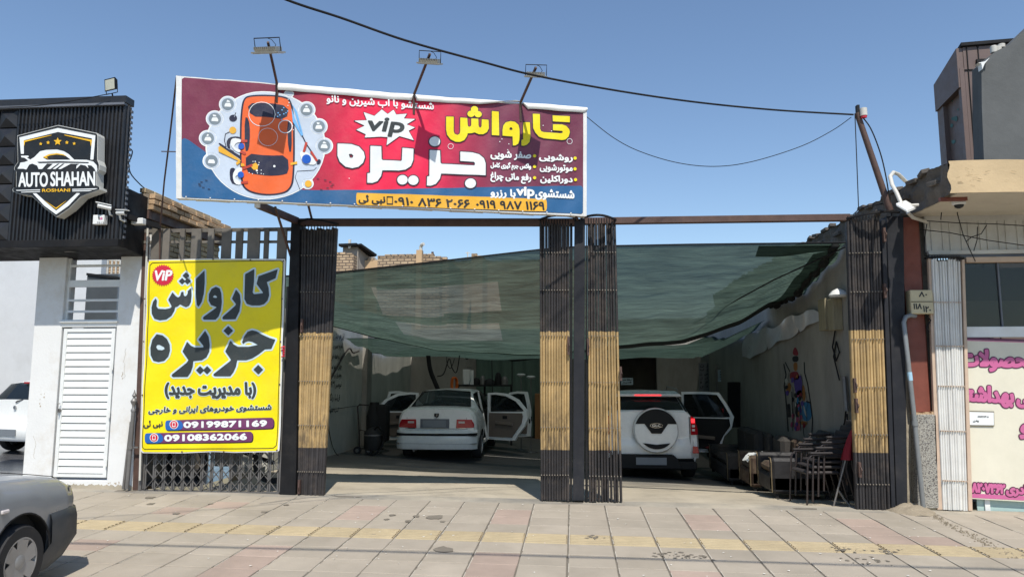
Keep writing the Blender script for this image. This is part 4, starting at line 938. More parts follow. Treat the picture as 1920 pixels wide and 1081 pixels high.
door = MB(); dx0, dx1 = xd0+.055, xd1-.055; dz0, dz1 = gzl+.15, zsp-.09
door.box(dx0-.03, dx0+.02, YF+.015, YF+.07, dz0, dz1); door.box(dx1-.02, dx1+.03, YF+.015, YF+.07, dz0, dz1); door.box(dx0+.02, dx1-.02, YF+.016, YF+.07, dz1-.05, dz1); door.box(dx0+.02, dx1-.02, YF+.016, YF+.07, dz0, dz0+.04)
dob = door.build('door', M['wmetal'], wf)
pn = 20; ph = (dz1-dz0-.09)/pn
for k in range(pn):
    z = dz0+.04+k*ph; mb = MB(); mb.add([(dx0+.02,YF+.05,z+.004),(dx1-.02,YF+.05,z+.004),(dx1-.02,YF+.022,z+.012),(dx0+.02,YF+.022,z+.012),(dx1-.02,YF+.034,z+ph-.006),(dx0+.02,YF+.034,z+ph-.006),(dx1-.02,YF+.052,z+ph),(dx0+.02,YF+.052,z+ph)],[(0,1,2,3),(3,2,4,5),(5,4,6,7)])
    mb.build('door_slat', M['wmetal'], dob)
mb = MB(); mb.box(dx0, dx1, YF+.055, YF+.07, dz0, dz1); mb.build('door_back', M['wmetal'], dob)
mb = MB(); mb.tube([(dx0-.0,YF+.01,gzl+1.05),(dx0-.0,YF-.02,gzl+1.05)], .022, 12); mb.build('door_knob', M['galv'], dob)
for a, b in (((115,524),(212,537)),((115,560),(212,564)),((113,581),(212,585)),((120,495),(212,499)),((122,470),(214,473))):
    z0, z1 = at(150,b[1],YF).z, at(150,a[1],YF).z; MB().box(xd0, xd1, YF+.05, YF+.09, z0, z1).build('transom_bar', M['wmetal'], wf)
for fx in (.5,): MB().box(xd0+.0, xd0+.03, YF+.055, YF+.085, zsp, zb).build('transom_frame', M['wmetal'], wf); MB().box(xd1-.03, xd1, YF+.055, YF+.085, zsp, zb).build('transom_frame', M['wmetal'], wf)
for zz_ in (.35, 1.0, 1.65): MB().tube([(dx1+.035,YF-.005,gzl+zz_-.05),(dx1+.035,YF-.005,gzl+zz_+.05)], .012, 8).build('door_hinge', M['wmetal'], dob)
MB().tube([(dx0+.004,YF-.005,gzl+1.02),(dx0+.004,YF-.04,gzl+1.02),(dx0+.004,YF-.04,gzl+1.14),(dx0+.004,YF-.005,gzl+1.14)], .007, 6).build('door_handle', M['galv'], dob)
# grime at the foot of the white wall and hairline cracks
mb = MB(); M['grime'] = mat('ground grime', (.40,.35,.27), .95, var=.3)
for x_0, x_1 in ((xa0, xd0), (xd0, xd1), (xd1, xb1)):
    n_ = int((x_1-x_0)/.02); top = [gzl+.03+.035*abs(math.sin(i*1.7)*math.sin(i*.53+x_0))+random.uniform(0,.012) for i in range(n_+1)]
    yy_ = YF-.0022 if x_0 != xd0 else YF+.0178
    mb.add([(x_0+(x_1-x_0)*i/n_, yy_, z) for i in range(n_+1) for z in (gzl-.03, top[i])], [(2*i, 2*i+2, 2*i+3, 2*i+1) for i in range(n_)])
for x_, z_, L_ in ((xd1+.16, gzl+1.9, 14), (xa0+.12, gzl+.7, 10), (xd1+.28, gzl+.9, 9)):
    p_ = [(x_, z_)]
    for i in range(L_): p_.append((p_[-1][0]+random.uniform(-.02,.022), p_[-1][1]-random.uniform(.01,.05)))
    mb.add([(x+d, YF-.0024, z) for x, z in p_ for d in (0, .0035)], [(2*i, 2*i+1, 2*i+3, 2*i+2) for i in range(L_)])
setp(mb.build('wall_grime', M['grime'], wf), kind='stuff')
# peeling plaster patches and stains
mb = MB(); M['bareplas'] = mat('bare plaster patch', (.42,.34,.25), .95, var=.2, vscale=9)
for px, py, w_, h_, n_ in ((232,700,3,14,5),(80,745,4,18,6),(258,870,3,10,3),(214,905,6,3,6)):
    for k in range(n_):
        x, y = px+random.gauss(0,w_), py+random.gauss(0,h_*.6); p = at(x,y,YF); s_ = random.uniform(.006,.014)
        mb.add([(p.x+s_*random.uniform(.5,1)*math.cos(a), YF-.0025, p.z+1.6*s_*random.uniform(.5,1)*math.sin(a)) for a in [q*math.pi/4 for q in range(8)]], [tuple(range(8))])
setp(mb.build('plaster_scars', M['bareplas'], wf), kind='stuff')
# ornamental grey post and pipe at the right edge of the white front
op = thing('ornate_post', 'slim grey post with a pointed finial between white wall and yellow banner', 'post', at(244,917,YF-.1))
b_, t_ = at(238,916,YF-.1), at(250,772,YF-.1)
mb = MB(); mb.tube([b_, t_], .026, 12); mb.build('shaft', M['galv'], op, auto=50)
mb = MB(); mb.lathe([(.03,0),(.035,.03),(.02,.05),(.02,.09),(.04,.13),(.045,.15),(.02,.18),(.015,.2),(.03,.22),(.012,.26),(.003,.30)], t_, n=12); mb.build('finial', M['galv'], op, auto=50)
mb = MB(); c_ = at(245,838,YF-.1); mb.lathe([(.035,-.02),(.035,.02)], c_, n=12); mb.box(c_.x,c_.x+.1,c_.y,c_.y+.02,c_.z-.01,c_.z+.01); mb.build('collar', M['galv'], op)
setp(MB().tube([at(231,916,YF-.06), at(246,790,YF-.06)], .018, 8).build('standpipe', M['galv']), 'plain grey pipe hugging the ornate post near the white wall', 'pipe')
M['wpipe'] = mat('white plastic pipe', (.58,.56,.5), .4, var=.05, dirt=.3, dirt_col=(.4,.38,.33))
setp(MB().tube([at(277,428,9.42), at(272,560,9.42), at(262,900,9.42)], .014, 8).build('plastic_pipe', M['wpipe']), 'thin white plastic pipe down the left side of the yellow banner', 'pipe')
setp(MB().tube([at(331,145,8.3), at(318,260,8.7), at(308,340,9.1), at(300,430,9.4), at(299,520,9.46)], .011, 6).build('rusty_rod', M['rustbrown']), 'thin rusty rod rising from the grille to the billboard left end', 'rod')
setp(MB().bar(at(303,284,8.85), at(331,284.5,8.35), .012, .012).build('cross_rod', M['rustbrown']), 'short crossbar tying the rusty rod to the billboard', 'rod')
# --- building behind: brick side with slab edge
bs = thing('brick_side_building', 'low brick building side behind the slatted grille, dark beam under its slab', 'building', (xr, 10.4, gzl))
xs_ = xr+.02; ys0, ys1 = YF+.02, 11.75
zs0 = at(270,362,YF).z
mb = MB(); mb.box(xs_-.45, xs_-.10, YF+.3, ys1, gzl-.1, zs0-.28); mb.build('wall_core', M['mortarw'], bs)
nb_ = brickwall(bs, (xs_-.09, ys0, at(400,492,YF).z-.1), (0,1,0), (1,0,0), 15, ys1-ys0, M['brick'], H=.068)
mb = MB(); mb.box(xs_-.12, xs_+.0, ys0, ys1, zs0-.36, zs0-.24); mb.build('edge_beam', M['rustbrown'], bs)
mb = MB(); mb.box(xs_-.6, xs_-.02, ys0, ys1+.05, zs0-.235, zs0-.0); mb.build('slab', M['mortarw'], bs)
brickwall(bs, (xs_+.06, ys0, zs0-.24), (0,1,0), (1,0,0), 3, ys1-ys0+.1, M['brickw'], jit=.02, H=.068)
# --- left bay: back court seen over and through
cw = thing('court_wall', 'pale grey rear wall of the open bay behind the white hatchback', 'wall', (-10.5,16.5,gzl))
mb = MB(); zc = at(30,482,16.5).z; mb.box(-16, at(190,500,16.5).x, 16.5, 16.7, gzl, zc); mb.build('wall', M['gplas'], cw); 
mb = MB(); mb.box(-16, -15.8, YF+.2, 16.5, gzl, zc); mb.build('wall', M['gplas'], cw)
x0_, x1_ = at(163,560,14.5).x, at(224,560,14.5).x
cg = thing('corrugated_fence', 'grey corrugated sheet screen seen through the bars over the white door', 'fence', ((x0_+x1_)/2,14.5,gzl))
z0_, z1_ = gzl, at(190,514,14.5).z; k_ = 26
M['corr'] = mat('grey zinc sheet', (.28,.31,.33), .45, metal=.5, var=.15)
for i in range(k_):
    x = x0_+(x1_-x0_)*i/k_; w4 = (x1_-x0_)/k_; mb = MB(); mb.add([(x,14.5,z0_),(x+w4*.5,14.44,z0_),(x+w4,14.5,z0_),(x,14.5,z1_),(x+w4*.5,14.44,z1_),(x+w4,14.5,z1_)],[(0,1,4,3),(1,2,5,4)]); mb.build('sheet_rib', M['corr'], cg)
mb = MB(); mb.bar((x0_,14.45,z1_),(x1_+.2,14.45,z1_-.12),.05,.05); mb.build('cap_rail', M['black'], cg)
rl = thing('roof_railing', 'white railing on a roof edge seen over the white door', 'railing', at(170,500,17.5))
a, b = at(120,481,17.5), at(226,488,17.5); MB().bar(a, b, .04, .04).build('rail', M['wpipe'], rl)
for k in range(15): q = a.lerp(b, k/14); MB().bar(q, q-Vector((0,0,.5)), .035, .03).build('baluster', M['wpipe'], rl)
fb_ = thing('far_brick_wall', 'small buff brick wall beyond the courtyard railing', 'wall', at(200,500,19))
a, b = at(160,486,19), at(300,486,19); mb = MB(); mb.box(a.x, b.x, 19, 19.2, gzl, a.z); mb.build('wall', M['mortarw'], fb_)
brickwall(fb_, (a.x, 18.99, a.z-.92), (1,0,0), (0,-1,0), 12, b.x-a.x, M['brickw'])
M['lampdisc']=M['galv']
g = thing('ceiling_lamp', 'round grey lamp under the black fascia over the door bars', 'lamp', at(137,470,9.3)); mb = MB(); mb.lathe([(.05,.05),(.11,.02),(.12,-.01),(.1,-.03)], at(137,470,9.3), n=20); mb.build('shade', M['galv'], g, auto=40)
# ================================================================ yard
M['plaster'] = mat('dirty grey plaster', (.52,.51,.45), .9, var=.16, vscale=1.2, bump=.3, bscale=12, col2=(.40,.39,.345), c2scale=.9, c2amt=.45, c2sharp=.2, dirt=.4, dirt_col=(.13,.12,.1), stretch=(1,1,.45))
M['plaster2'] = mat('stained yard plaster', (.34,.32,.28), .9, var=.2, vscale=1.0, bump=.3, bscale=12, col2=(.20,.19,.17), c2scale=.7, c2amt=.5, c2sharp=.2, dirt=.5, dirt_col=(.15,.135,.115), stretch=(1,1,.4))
XL, XR, YB_ = -5.08, 4.06, 22.3
floor0 = -.75
lw = thing('yard_wall', 'grey plastered left yard wall with lines of handwriting', 'wall', (XL-.1, 16, floor0))
mb = MB(); mb.box(XL-.25, XL, 11.8, YB_, floor0, 3.15); mb.build('wall', M['plaster'], lw)
mb = MB(); mb.box(XL-.0, XL+.12, 17.1, 17.5, floor0, 3.1); mb.build('wall_pier', M['plaster2'], lw)
mb = MB(); mb.box(XL-.55, XL-.25, 11.62, 11.8, floor0, 3.15); mb.build('wall_end', M['plaster'], lw)
rw = thing('yard_wall', 'stained right yard wall behind the armchairs with a painted figure', 'wall', (XR+.1, 16, floor0))
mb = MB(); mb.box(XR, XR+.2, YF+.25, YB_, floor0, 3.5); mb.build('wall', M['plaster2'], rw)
bw = thing('yard_wall', 'dark rear yard wall with a doorway behind the spare wheel car', 'wall', (0, YB_+.1, floor0))
xdo0, xdo1 = at(1150,720,YB_).x, at(1232,720,YB_).x
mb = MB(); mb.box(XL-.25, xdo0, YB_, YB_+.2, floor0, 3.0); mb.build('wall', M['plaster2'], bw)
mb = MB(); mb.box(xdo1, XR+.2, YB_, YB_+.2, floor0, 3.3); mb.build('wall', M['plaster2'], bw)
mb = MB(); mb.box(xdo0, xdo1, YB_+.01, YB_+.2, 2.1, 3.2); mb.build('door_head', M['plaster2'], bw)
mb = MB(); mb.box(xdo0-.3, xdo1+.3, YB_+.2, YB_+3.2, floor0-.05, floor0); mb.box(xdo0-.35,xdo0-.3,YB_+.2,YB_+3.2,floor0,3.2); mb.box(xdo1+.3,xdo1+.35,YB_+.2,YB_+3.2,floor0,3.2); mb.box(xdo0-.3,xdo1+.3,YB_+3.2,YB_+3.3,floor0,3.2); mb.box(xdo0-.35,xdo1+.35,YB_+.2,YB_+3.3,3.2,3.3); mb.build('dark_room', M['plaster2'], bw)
# handwriting on the left wall
WS = Sheet((XL+.0, 12, 0), (0,1,0), (0,0,1))    # normal = +x
wr = ('قل هو خوش ی د', 'دلم و صبر و غم', 'رضا و همه خوب', 'چهل و دو سال', 'رمضان و خوشی', 'نومبر ۱۳۹۸', 'قلبا رنگ', 'لب سیگا')
hw = thing('wall_writing', 'eight lines of black handwriting on the left yard wall', 'writing', WS.P(1,1))
for k, (s, q) in enumerate(zip(wr, ((622,645,623,638,624,638),(620,643,642,658,642,657),(619,643,660,676,661,675),(618,641,679,695,680,694),(617,640,697,711,697,711),(616,640,714,730,714,728),(616,637,736,754,737,752),(615,634,760,775,761,774)))):
    c = WS.text(shape(s), (q[0],q[1],q[2],q[3],q[4],q[5]), 2, .1)
    mb = MB(); WS.ink(mb, c, .004, .003, .012); mb.build('handwriting', K['black'], hw)
# painted figure on the right wall (a generic bright doll)
RS = Sheet((XR-.0, 12, 0), (0,-1,0), (0,0,1))   # normal = -x
pf = thing('wall_painting', 'tall painted bright figure with spears on the right yard wall', 'painting', RS.P(0,0))
Zp = lambda p: T(6.008, 1440, 640, p)
RSp = lambda p: RS.poly(Zp(p))
cols = {'k': flat('paint black','15171a',.8), 'r': flat('paint dark red','7a1826',.8), 'o': flat('paint ochre','8a5a26',.8), 'p': flat('paint violet','4b3a80',.8), 'b': flat('paint blue','2c6e96',.8), 'm': flat('paint pink','9a4060',.8), 'w': flat('paint white','a9aaa2',.8)}
def wp(k, pts, w=None, l=.003): mb = MB(); RS.ink(mb, [RSp(strk(pts, w)) if w else RSp(smooth_poly(pts,1))], 0, l, .02); mb.build('painted_patch', cols[k], pf)
wp('r',[(278,150),(285,90),(310,55),(340,110),(345,160)]); wp('k',[(275,165),(345,160),(345,225),(278,230)]); wp('o',[(285,235),(335,235),(332,330),(292,330)]); wp('r',[(245,350),(300,335),(340,340),(360,420),(300,430),(250,430)])
wp('p',[(290,430),(380,360),(390,500),(380,600),(320,600),(300,520)]); wp('m',[(320,560),(385,540),(388,640),(330,640)]); wp('o',[(385,500),(410,480),(430,660),(390,670)]); wp('o',[(215,500),(240,450),(270,500),(240,590),(205,560)]); wp('b',[(385,680),(480,680),(500,850),(450,900),(385,880)])
wp('k',[(315,660),(370,680),(365,850),(305,850)]); wp('m',[(310,850),(360,850),(375,1000),(290,1010)]); wp('w',[(305,850),(320,850),(318,920),(308,920)], None, .006); wp('o',[(370,890),(440,900),(450,940),(380,940)],None,.006); wp('w',[(400,690),(430,790),(450,870),(410,800)],None,.006)
for pts, wd in (([(180,250),(205,370),(185,500),(200,600),(215,780),(230,1010)],14),([(195,230),(250,340)],12),([(410,230),(415,350),(450,480),(480,680),(505,880),(495,1050)],13),([(235,700),(245,850)],34),([(270,560),(275,700),(285,960)],10),([(395,950),(410,1070)],8),([(430,670),(485,690)],16)): wp('k', pts, wd, .004)
rr_ = random.Random(11)
for k in range(26):
    cx, cy = rr_.gauss(325,48), rr_.uniform(340,980); wp(rr_.choice('rpombkw'), [(cx+rr_.uniform(8,26)*math.cos(a), cy+rr_.uniform(14,46)*math.sin(a)) for a in (0,1.1,2.2,3.3,4.4,5.5)], None, .006+.0004*k)
for pts, wd in (([(250,340),(235,430),(290,520),(300,660)],5),([(380,360),(400,460),(390,560),(400,680)],5),([(305,660),(300,850),(285,1010)],6),([(370,680),(372,860),(380,1010)],6),([(430,560),(460,690),(440,800),(455,930)],5)): wp('k', pts, wd, .019)
# ---------------------------------------------------------------- shade nets
def netmat(nm, a, col):
    m = bpy.data.materials.new(nm); m.use_nodes = True; n = m.node_tree.nodes; l = m.node_tree.links; n.remove(n['Principled BSDF'])
    tc = n.new('ShaderNodeNewGeometry'); mp = n.new('ShaderNodeMapping'); mp.inputs['Scale'].default_value = (.35,2.2,2.2); l.new(tc.outputs['Position'], mp.inputs[0])
    nz = n.new('ShaderNodeTexNoise'); nz.inputs['Scale'].default_value = 5; nz.inputs['Detail'].default_value = 6; l.new(mp.outputs[0], nz.inputs[0])
    cr = n.new('ShaderNodeMapRange'); l.new(nz.outputs[0], cr.inputs[0]); cr.inputs[1].default_value=.3; cr.inputs[2].default_value=.7; cr.inputs[3].default_value=.66; cr.inputs[4].default_value=1.3
    v = n.new('ShaderNodeVectorMath'); v.operation = 'SCALE'; wm = n.new('ShaderNodeMapRange'); wm.inputs[3].default_value = .82; wm.inputs[4].default_value = 1.1; vv = n.new('ShaderNodeVectorMath'); vv.operation = 'SCALE'; vv.inputs[0].default_value = col; l.new(wm.outputs[0], vv.inputs['Scale']); l.new(vv.outputs[0], v.inputs[0]); l.new(cr.outputs[0], v.inputs['Scale'])
    t = n.new('ShaderNodeBsdfTransparent'); d = n.new('ShaderNodeBsdfDiffuse'); tr = n.new('ShaderNodeBsdfTranslucent'); bp = n.new('ShaderNodeBump'); bp.inputs['Strength'].default_value = .9; bp.inputs['Distance'].default_value = .05
    mp2 = n.new('ShaderNodeMapping'); mp2.inputs['Scale'].default_value = (.5,1.6,1.6); mp2.inputs['Rotation'].default_value = (0,0,.12); l.new(tc.outputs['Position'], mp2.inputs[0]); n2_ = n.new('ShaderNodeTexNoise'); n2_.inputs['Scale'].default_value = 3.2; n2_.inputs['Detail'].default_value = 5; n2_.inputs['Distortion'].default_value = .6; l.new(mp2.outputs[0], n2_.inputs[0]); l.new(n2_.outputs[0], bp.inputs['Height']); l.new(bp.outputs[0], d.inputs['Normal']); l.new(bp.outputs[0], tr.inputs['Normal'])
    wv = n.new('ShaderNodeTexWave'); wv.inputs['Scale'].default_value = 14; wv.bands_direction = 'Z'; wv.inputs['Distortion'].default_value = 4; wv.inputs['Detail'].default_value = 3; wv.inputs['Detail Scale'].default_value = .6; l.new(tc.outputs['Position'], wv.inputs[0]); l.new(wv.outputs['Fac'], wm.inputs[0]); l.new(v.outputs[0], d.inputs[0]); l.new(v.outputs[0], tr.inputs[0])
    x = n.new('ShaderNodeMixShader'); x.inputs[0].default_value = .6; l.new(d.outputs[0], x.inputs[1]); l.new(tr.outputs[0], x.inputs[2])
    y = n.new('ShaderNodeMixShader'); y.inputs[0].default_value = 1-a; l.new(t.outputs[0], y.inputs[1]); l.new(x.outputs[0], y.inputs[2]); l.new(y.outputs[0], n['Material Output'].inputs[0])
    return m
M['net'] = netmat('green shade net', .05, (.088,.128,.098)); M['net2'] = netmat('doubled green shade net', .06, (.05,.078,.06)); M['netsunlit'] = netmat('sunlit-tone shade net', .1, (.155,.18,.152))  # the palest net has sunlight put into its colour
def ez(x):   # front edge height of the net, from its measured line
    pts = [(at(604,517,10.85).x, at(604,517,10.85).z), (at(628,513,10.85).x, at(628,513,10.85).z), (at(820,492,10.85).x, at(820,492,10.85).z), (at(1011,470,10.85).x, at(1011,470,10.85).z), (at(1090,464,10.85).x, at(1090,464,10.85).z), (at(1300,460,10.85).x, at(1300,460,10.85).z), (at(1590,457,10.85).x, at(1590,457,10.85).z)]
    if x <= pts[0][0]: return pts[0][1] - (pts[0][0]-x)*.02
    for (a,za),(b,zb2) in zip(pts, pts[1:]):
        if a <= x <= b: return za+(zb2-za)*(x-a)/(b-a)
    return pts[-1][1]
M['under0'] = mat('black net hem', (.012,.014,.013), .9)
nt_ = thing('shade_net', 'large sagging dark green shade net strung over the front of the yard', 'shade net', (0,12,2.4))
def lowz(x):  # lowest line of the sag
    L = [(-5.0,2.66),(-4.2,2.45),(-2.6,2.07),(-.6,1.98),(.9,2.12),(2.0,2.2),(3.0,2.55),(3.6,2.9),(4.03,3.0)]
    if x <= L[0][0]: return L[0][1]
    for (a,za),(b,zb2) in zip(L, L[1:]):
        if a <= x <= b: return za+(zb2-za)*(x-a)/(b-a)
    return L[-1][1]
def net(u, v):
    x = -5.04+9.06*u; y = 10.8+4.5*v
    e, lo = ez(x), lowz(x); s = v
    if v < .62: t = v/.62; z = e+(lo-e)*(1-(1-t)**1.5)
    else: t = (v-.62)/.38; z = lo+.16*t*t*(1.6-t)
    z += .012*math.sin(x*9+v*3)*min(1,v*4)*(1-v) + .034*math.sin(v*21+x*.5+.6*math.sin(x*1.7))*v*(1-v)*3 + .016*math.sin(v*49-x*1.3)*(1-v) *min(1,v*6) + .008*math.sin(v*90+x*2.2)*(1-v)*min(1,v*6)
    if u < .004 or u > .996: z += .05*math.sin(v*37)
    return (x, y, z)
mb = MB(); mb.grid(120, 80, net)
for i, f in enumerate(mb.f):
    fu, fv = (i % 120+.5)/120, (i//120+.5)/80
    if (.10+.03*fu < fv < .275-.06*fu and .195+.05*(.28-fv) < fu < .425) or (.33-.10*(fu-.2) < fv < .46 and .215 < fu < .418): mb.m[i] = 1  # sunlit patches painted on the net by face material
mb.build('net', [M['net'], M['netsunlit']], nt_, smooth=True)
mb = MB(); mb.tube([Vector(net(k/60, 0))+Vector((0,0,.01)) for k in range(61)], .011, 6); mb.build('front_cord', M['black'], nt_)
mb = MB(); mb.tube([Vector(net(k/60, .985))+Vector((0,0,-.01)) for k in range(61)], .018, 6); mb.build('rear_cord', M['black'], nt_)
mb = MB(); mb.tube([Vector(net(.985, k/50))+Vector((-.03,0,-.03+.03*math.sin(k*1.7))) for k in range(51)], [.05+.025*math.sin(k*1.3) for k in range(51)], 7); mb.build('right_edge_roll', M['under0'], nt_, smooth=True)
mb = MB(); mb.tube([Vector(net(.58+.40*k/40, .60))+Vector((0,0,-.035)) for k in range(41)], [.03+.02*k/40 for k in range(41)], 7); mb.build('fold_roll', M['under0'], nt_, smooth=True)
setp(MB().tube([at(1585,463,10.75), at(1450,525,11.6), at(1300,606,13.0)], .012, 5).build('rope', M['black']), 'dark cord running slantwise under the net in the right bay', 'rope')

mb = MB()
_pl = [0]
def patch(v0, v1, u0, u1):
    _pl[0] += 1; d = .012+.004*_pl[0]
    mb.grid(40, 12, lambda u, v: Vector(net(u0+(u1-u0)*u, v0+(v1-v0)*v + .012*math.sin(u*5+v0*40)*(1 if 0 < v < 1 else .6)*(1 if v0+(v1-v0)*v > .02 else 0))) - Vector((0,0,d)))
patch(.60,.74,.48,.93); patch(.63,.72,.02,.48); patch(.0,.05,.86,.99); patch(.05,.9,.955,.995);  mb.build('doubled_net', M['net2'], nt_, smooth=True)
# lower second net
n2 = thing('shade_net', 'lower green shade net hanging deeper in the yard under the first', 'shade net', (0,18,2))
def net2(u, v):
    x = -5.0+9.0*u; y = 15.3+7.0*v; z = 2.34-.26*math.sin(math.pi*min(1,v*1.1))-.12*math.sin(math.pi*u)*(1-v)+.14*max(0,.3-u)+.05*math.sin(u*22+v*8)*.5+.03*math.sin(v*33+u*6) + (.5*(u-.9)*8 if u > .9 else 0)
    return (x, y, z)
mb = MB(); mb.grid(60, 30, net2); mb.build('net', M['net2'], n2, smooth=True)
bn = thing('net_curtain', 'green net curtain hung on the rear yard wall right of the sprayer rack', 'curtain', at(950,760,YB_-.15))
a, b = at(893,690,YB_-.15), at(1012,690,YB_-.15); zt2 = at(950,655,YB_-.15).z
M['netback'] = mat('hung green net', (.10,.15,.12), .9, var=.15, vscale=2, stretch=(1,1,.3))
mb = MB(); mb.grid(60, 14, lambda u, v: (a.x+(b.x-a.x)*u, YB_-.15+.04*math.sin(u*34+v*3), floor0+.5+(zt2-floor0-.5)*v)); mb.build('net', M['netback'], bn, smooth=True)
M['doorbrown'] = mat('orange brown wood', (.3,.14,.05), .6, var=.2, vscale=8, stretch=(1,1,.2))
setp(MB().box(at(1003,780,YB_-.4).x, at(1052,780,YB_-.4).x, YB_-.45, YB_-.35, floor0, at(1005,737,YB_-.4).z).build('wooden_panel', M['doorbrown'], bevel=.01), 'low orange brown panel at the rear of the yard by the net curtain', 'panel')
# ragged white plastic film along the right wall
M['film'] = mat('white plastic film', (.46,.47,.5), .35, var=.12, vscale=5, spec=.5)
pl = thing('plastic_film', 'ragged white plastic film pinned along the right yard wall', 'film', (XR,14,2.4))
topl = [(1398,632),(1412,622),(1425,620),(1440,612),(1452,616),(1470,600),(1488,590),(1498,592),(1512,582),(1530,580),(1545,572)]
botl = [(1392,668),(1410,672),(1425,662),(1440,655),(1460,640),(1480,635),(1500,622),(1515,612),(1530,604),(1545,596)]
n_ = 10
for seg in ((0,3),(3,6),(6,10)):
    mb = MB(); P = [atx(x, y, XR-.03) for x, y in topl[seg[0]:seg[1]+1]]; Q = [atx(x, y, XR-.03) for x, y in botl[seg[0]:min(seg[1]+1,10)]]
    k = min(len(P),len(Q)); 
    def ff(u, v):
        i = min(int(u*(k-1)), k-2); t = u*(k-1)-i; p = P[i].lerp(P[i+1], t); q = Q[i].lerp(Q[i+1], t); r_ = p.lerp(q, v); r_.x -= .03*math.sin(u*9+v*4)+.02; return r_
    mb.grid(14, 5, ff); mb.build('film_piece', M['film'], pl, smooth=True)
# ---------------------------------------------------------------- wall-mounted things on the right
M['woodbox'] = mat('weathered wooden meter box', (.28,.24,.15), .8, var=.25, vscale=6, stretch=(4,4,.6), dirt=.4)
wb = thing('meter_box', 'weathered wooden box on the right yard wall with a white lamp above', 'meter box', (XR-.1,10.9,2.2))
def wallbox(g, nm, m, a, b, dep, X=XR, bev=.006):
    p, q = atx(*a, X), atx(*b, X); mb = MB(); mb.box(X-dep, X-.002, min(p.y,q.y), max(p.y,q.y), min(p.z,q.z), max(p.z,q.z)); return mb.build(nm, m, g, bevel=bev)
wallbox(wb, 'box_left_door', M['woodbox'], (1550,562), (1566,618), .14); wallbox(wb, 'box_right_door', M['woodbox'], (1568,562), (1582,618), .14)
wl = thing('wall_lamp', 'white round wall lamp above the wooden meter box', 'lamp', atx(1572,553,XR-.1)); mb = MB(); c = atx(1572,553,XR-.08); mb.lathe([(.02,.1),(.1,.06),(.14,0),(.12,-.03)], c, n=16); mb.build('shade', M['wmetal'], wl, auto=40)
setp(MB().tube([atx(1566,618,XR-.03), atx(1561,650,XR-.03), atx(1568,676,XR-.05), atx(1574,660,XR-.03), atx(1568,640,XR-.03), atx(1563,668,XR-.03), atx(1574,712,XR-.04)], .012, 6).build('coiled_cable', M['black']), 'looped dark cable hanging below the wooden meter box', 'cable')
sb_ = thing('tap_pipe', 'grey wall pipe with hooks beside the yellow banded gate', 'pipe', atx(1584,760,XR-.05)); mb = MB(); mb.tube([atx(1582,705,XR-.06), atx(1587,770,XR-.06)], .04, 8); mb.build('pipe_body', M['galv'], sb_); mb = MB(); mb.tube([atx(1586,770,XR-.06),atx(1584,790,XR-.06),atx(1581,800,XR-.07)], .012, 6); mb.build('hook', M['black'], sb_); mb = MB(); mb.tube([atx(1588,775,XR-.06),atx(1590,800,XR-.06),atx(1588,815,XR-.07)], .012, 6); mb.build('hook', M['black'], sb_)
# notice boards on the rear wall
M['board'] = mat('pale blue notice board', (.34,.42,.46), .6, var=.08)
def notice(label, x0, y0, x1, y1, lines, Y=20.5, m=None, txt=None):
    a, b = at(x0,y0,Y), at(x1,y1,Y); g = thing('notice_board', label, 'notice', ((a.x+b.x)/2, Y, b.z)); mb = MB(); mb.box(a.x,b.x,Y,Y+.03,b.z,a.z); mb.build('board', m or M['board'], g)
    S = Sheet((a.x,Y,b.z),(1,0,0),(0,0,1))
    for k, s in enumerate(lines):
        h_ = (y1-y0)/(len(lines)+.6); yy = y0+h_*(k+.35); mg = (x1-x0)*.12; art(S, g, 'lettering', 'black', S.text(shape(s), (x0+mg,x1-mg,yy,yy+h_*.65,yy,yy+h_*.65),2), .004, .003, .012)
    return g, a, b
g, a, b = notice('pale blue notice board with five lines of writing on a post by the right wall', 1346, 693, 1377, 715, ('کارواش جزیره','شستشوی خودرو','ورود افراد متفرقه','ممنوع میباشد'))
MB().box(a.x-.06, a.x+.0, 20.52, 20.58, floor0, a.z+.15).build('board_post', M['galv'], g)
notice('green white notice over the dark doorway at the back of the yard', 1164, 708, 1187, 721, ('لطفا صبر','کنید'), 20.6)
g, a, b = notice('tall faded notice with two columns of symbols near the pale blue board', 1310, 680, 1330, 732, ('د  ت','ر  ب','س  ن','ک  ل','م  و','ه  ی'), 21.2, mat('faded dark poster', (.1,.11,.12), .7))
setp(MB().bar(atx(1376,716,XR-.15)+Vector((0,0,0)), atx(1376,800,XR-.15), .3, .06).build('cupboard_door', M['black']), 'dark upright panel under the pale blue notice board', 'panel')
# ---------------------------------------------------------------- roofs and parapets beyond the yard
M['farbrick'] = mat('far buff brick', (.5,.38,.25), .95, var=.2, vscale=2, rnd=.1)
m = M['farbrick']; n = m.node_tree.nodes; l = m.node_tree.links
g0 = n.new('ShaderNodeNewGeometry'); sx = n.new('ShaderNodeSeparateXYZ'); l.new(g0.outputs['Position'], sx.inputs[0]); cb = n.new('ShaderNodeCombineXYZ'); ad = n.new('ShaderNodeMath'); l.new(sx.outputs['X'], ad.inputs[0]); l.new(sx.outputs['Y'], ad.inputs[1]); l.new(ad.outputs[0], cb.inputs[0]); l.new(sx.outputs['Z'], cb.inputs[1])
bt = n.new('ShaderNodeTexBrick'); l.new(cb.outputs[0], bt.inputs[0]); bt.inputs['Color1'].default_value=(.56,.42,.27,1); bt.inputs['Color2'].default_value=(.42,.3,.19,1); bt.inputs['Mortar'].default_value=(.16,.12,.09,1); bt.inputs['Scale'].default_value=1; bt.inputs['Brick Width'].default_value=.3; bt.inputs['Row Height'].default_value=.12; bt.inputs['Mortar Size'].default_value=.022
vm = [x for x in n if x.type=='VECT_MATH'][0]; l.new(bt.outputs['Color'], vm.inputs[0])
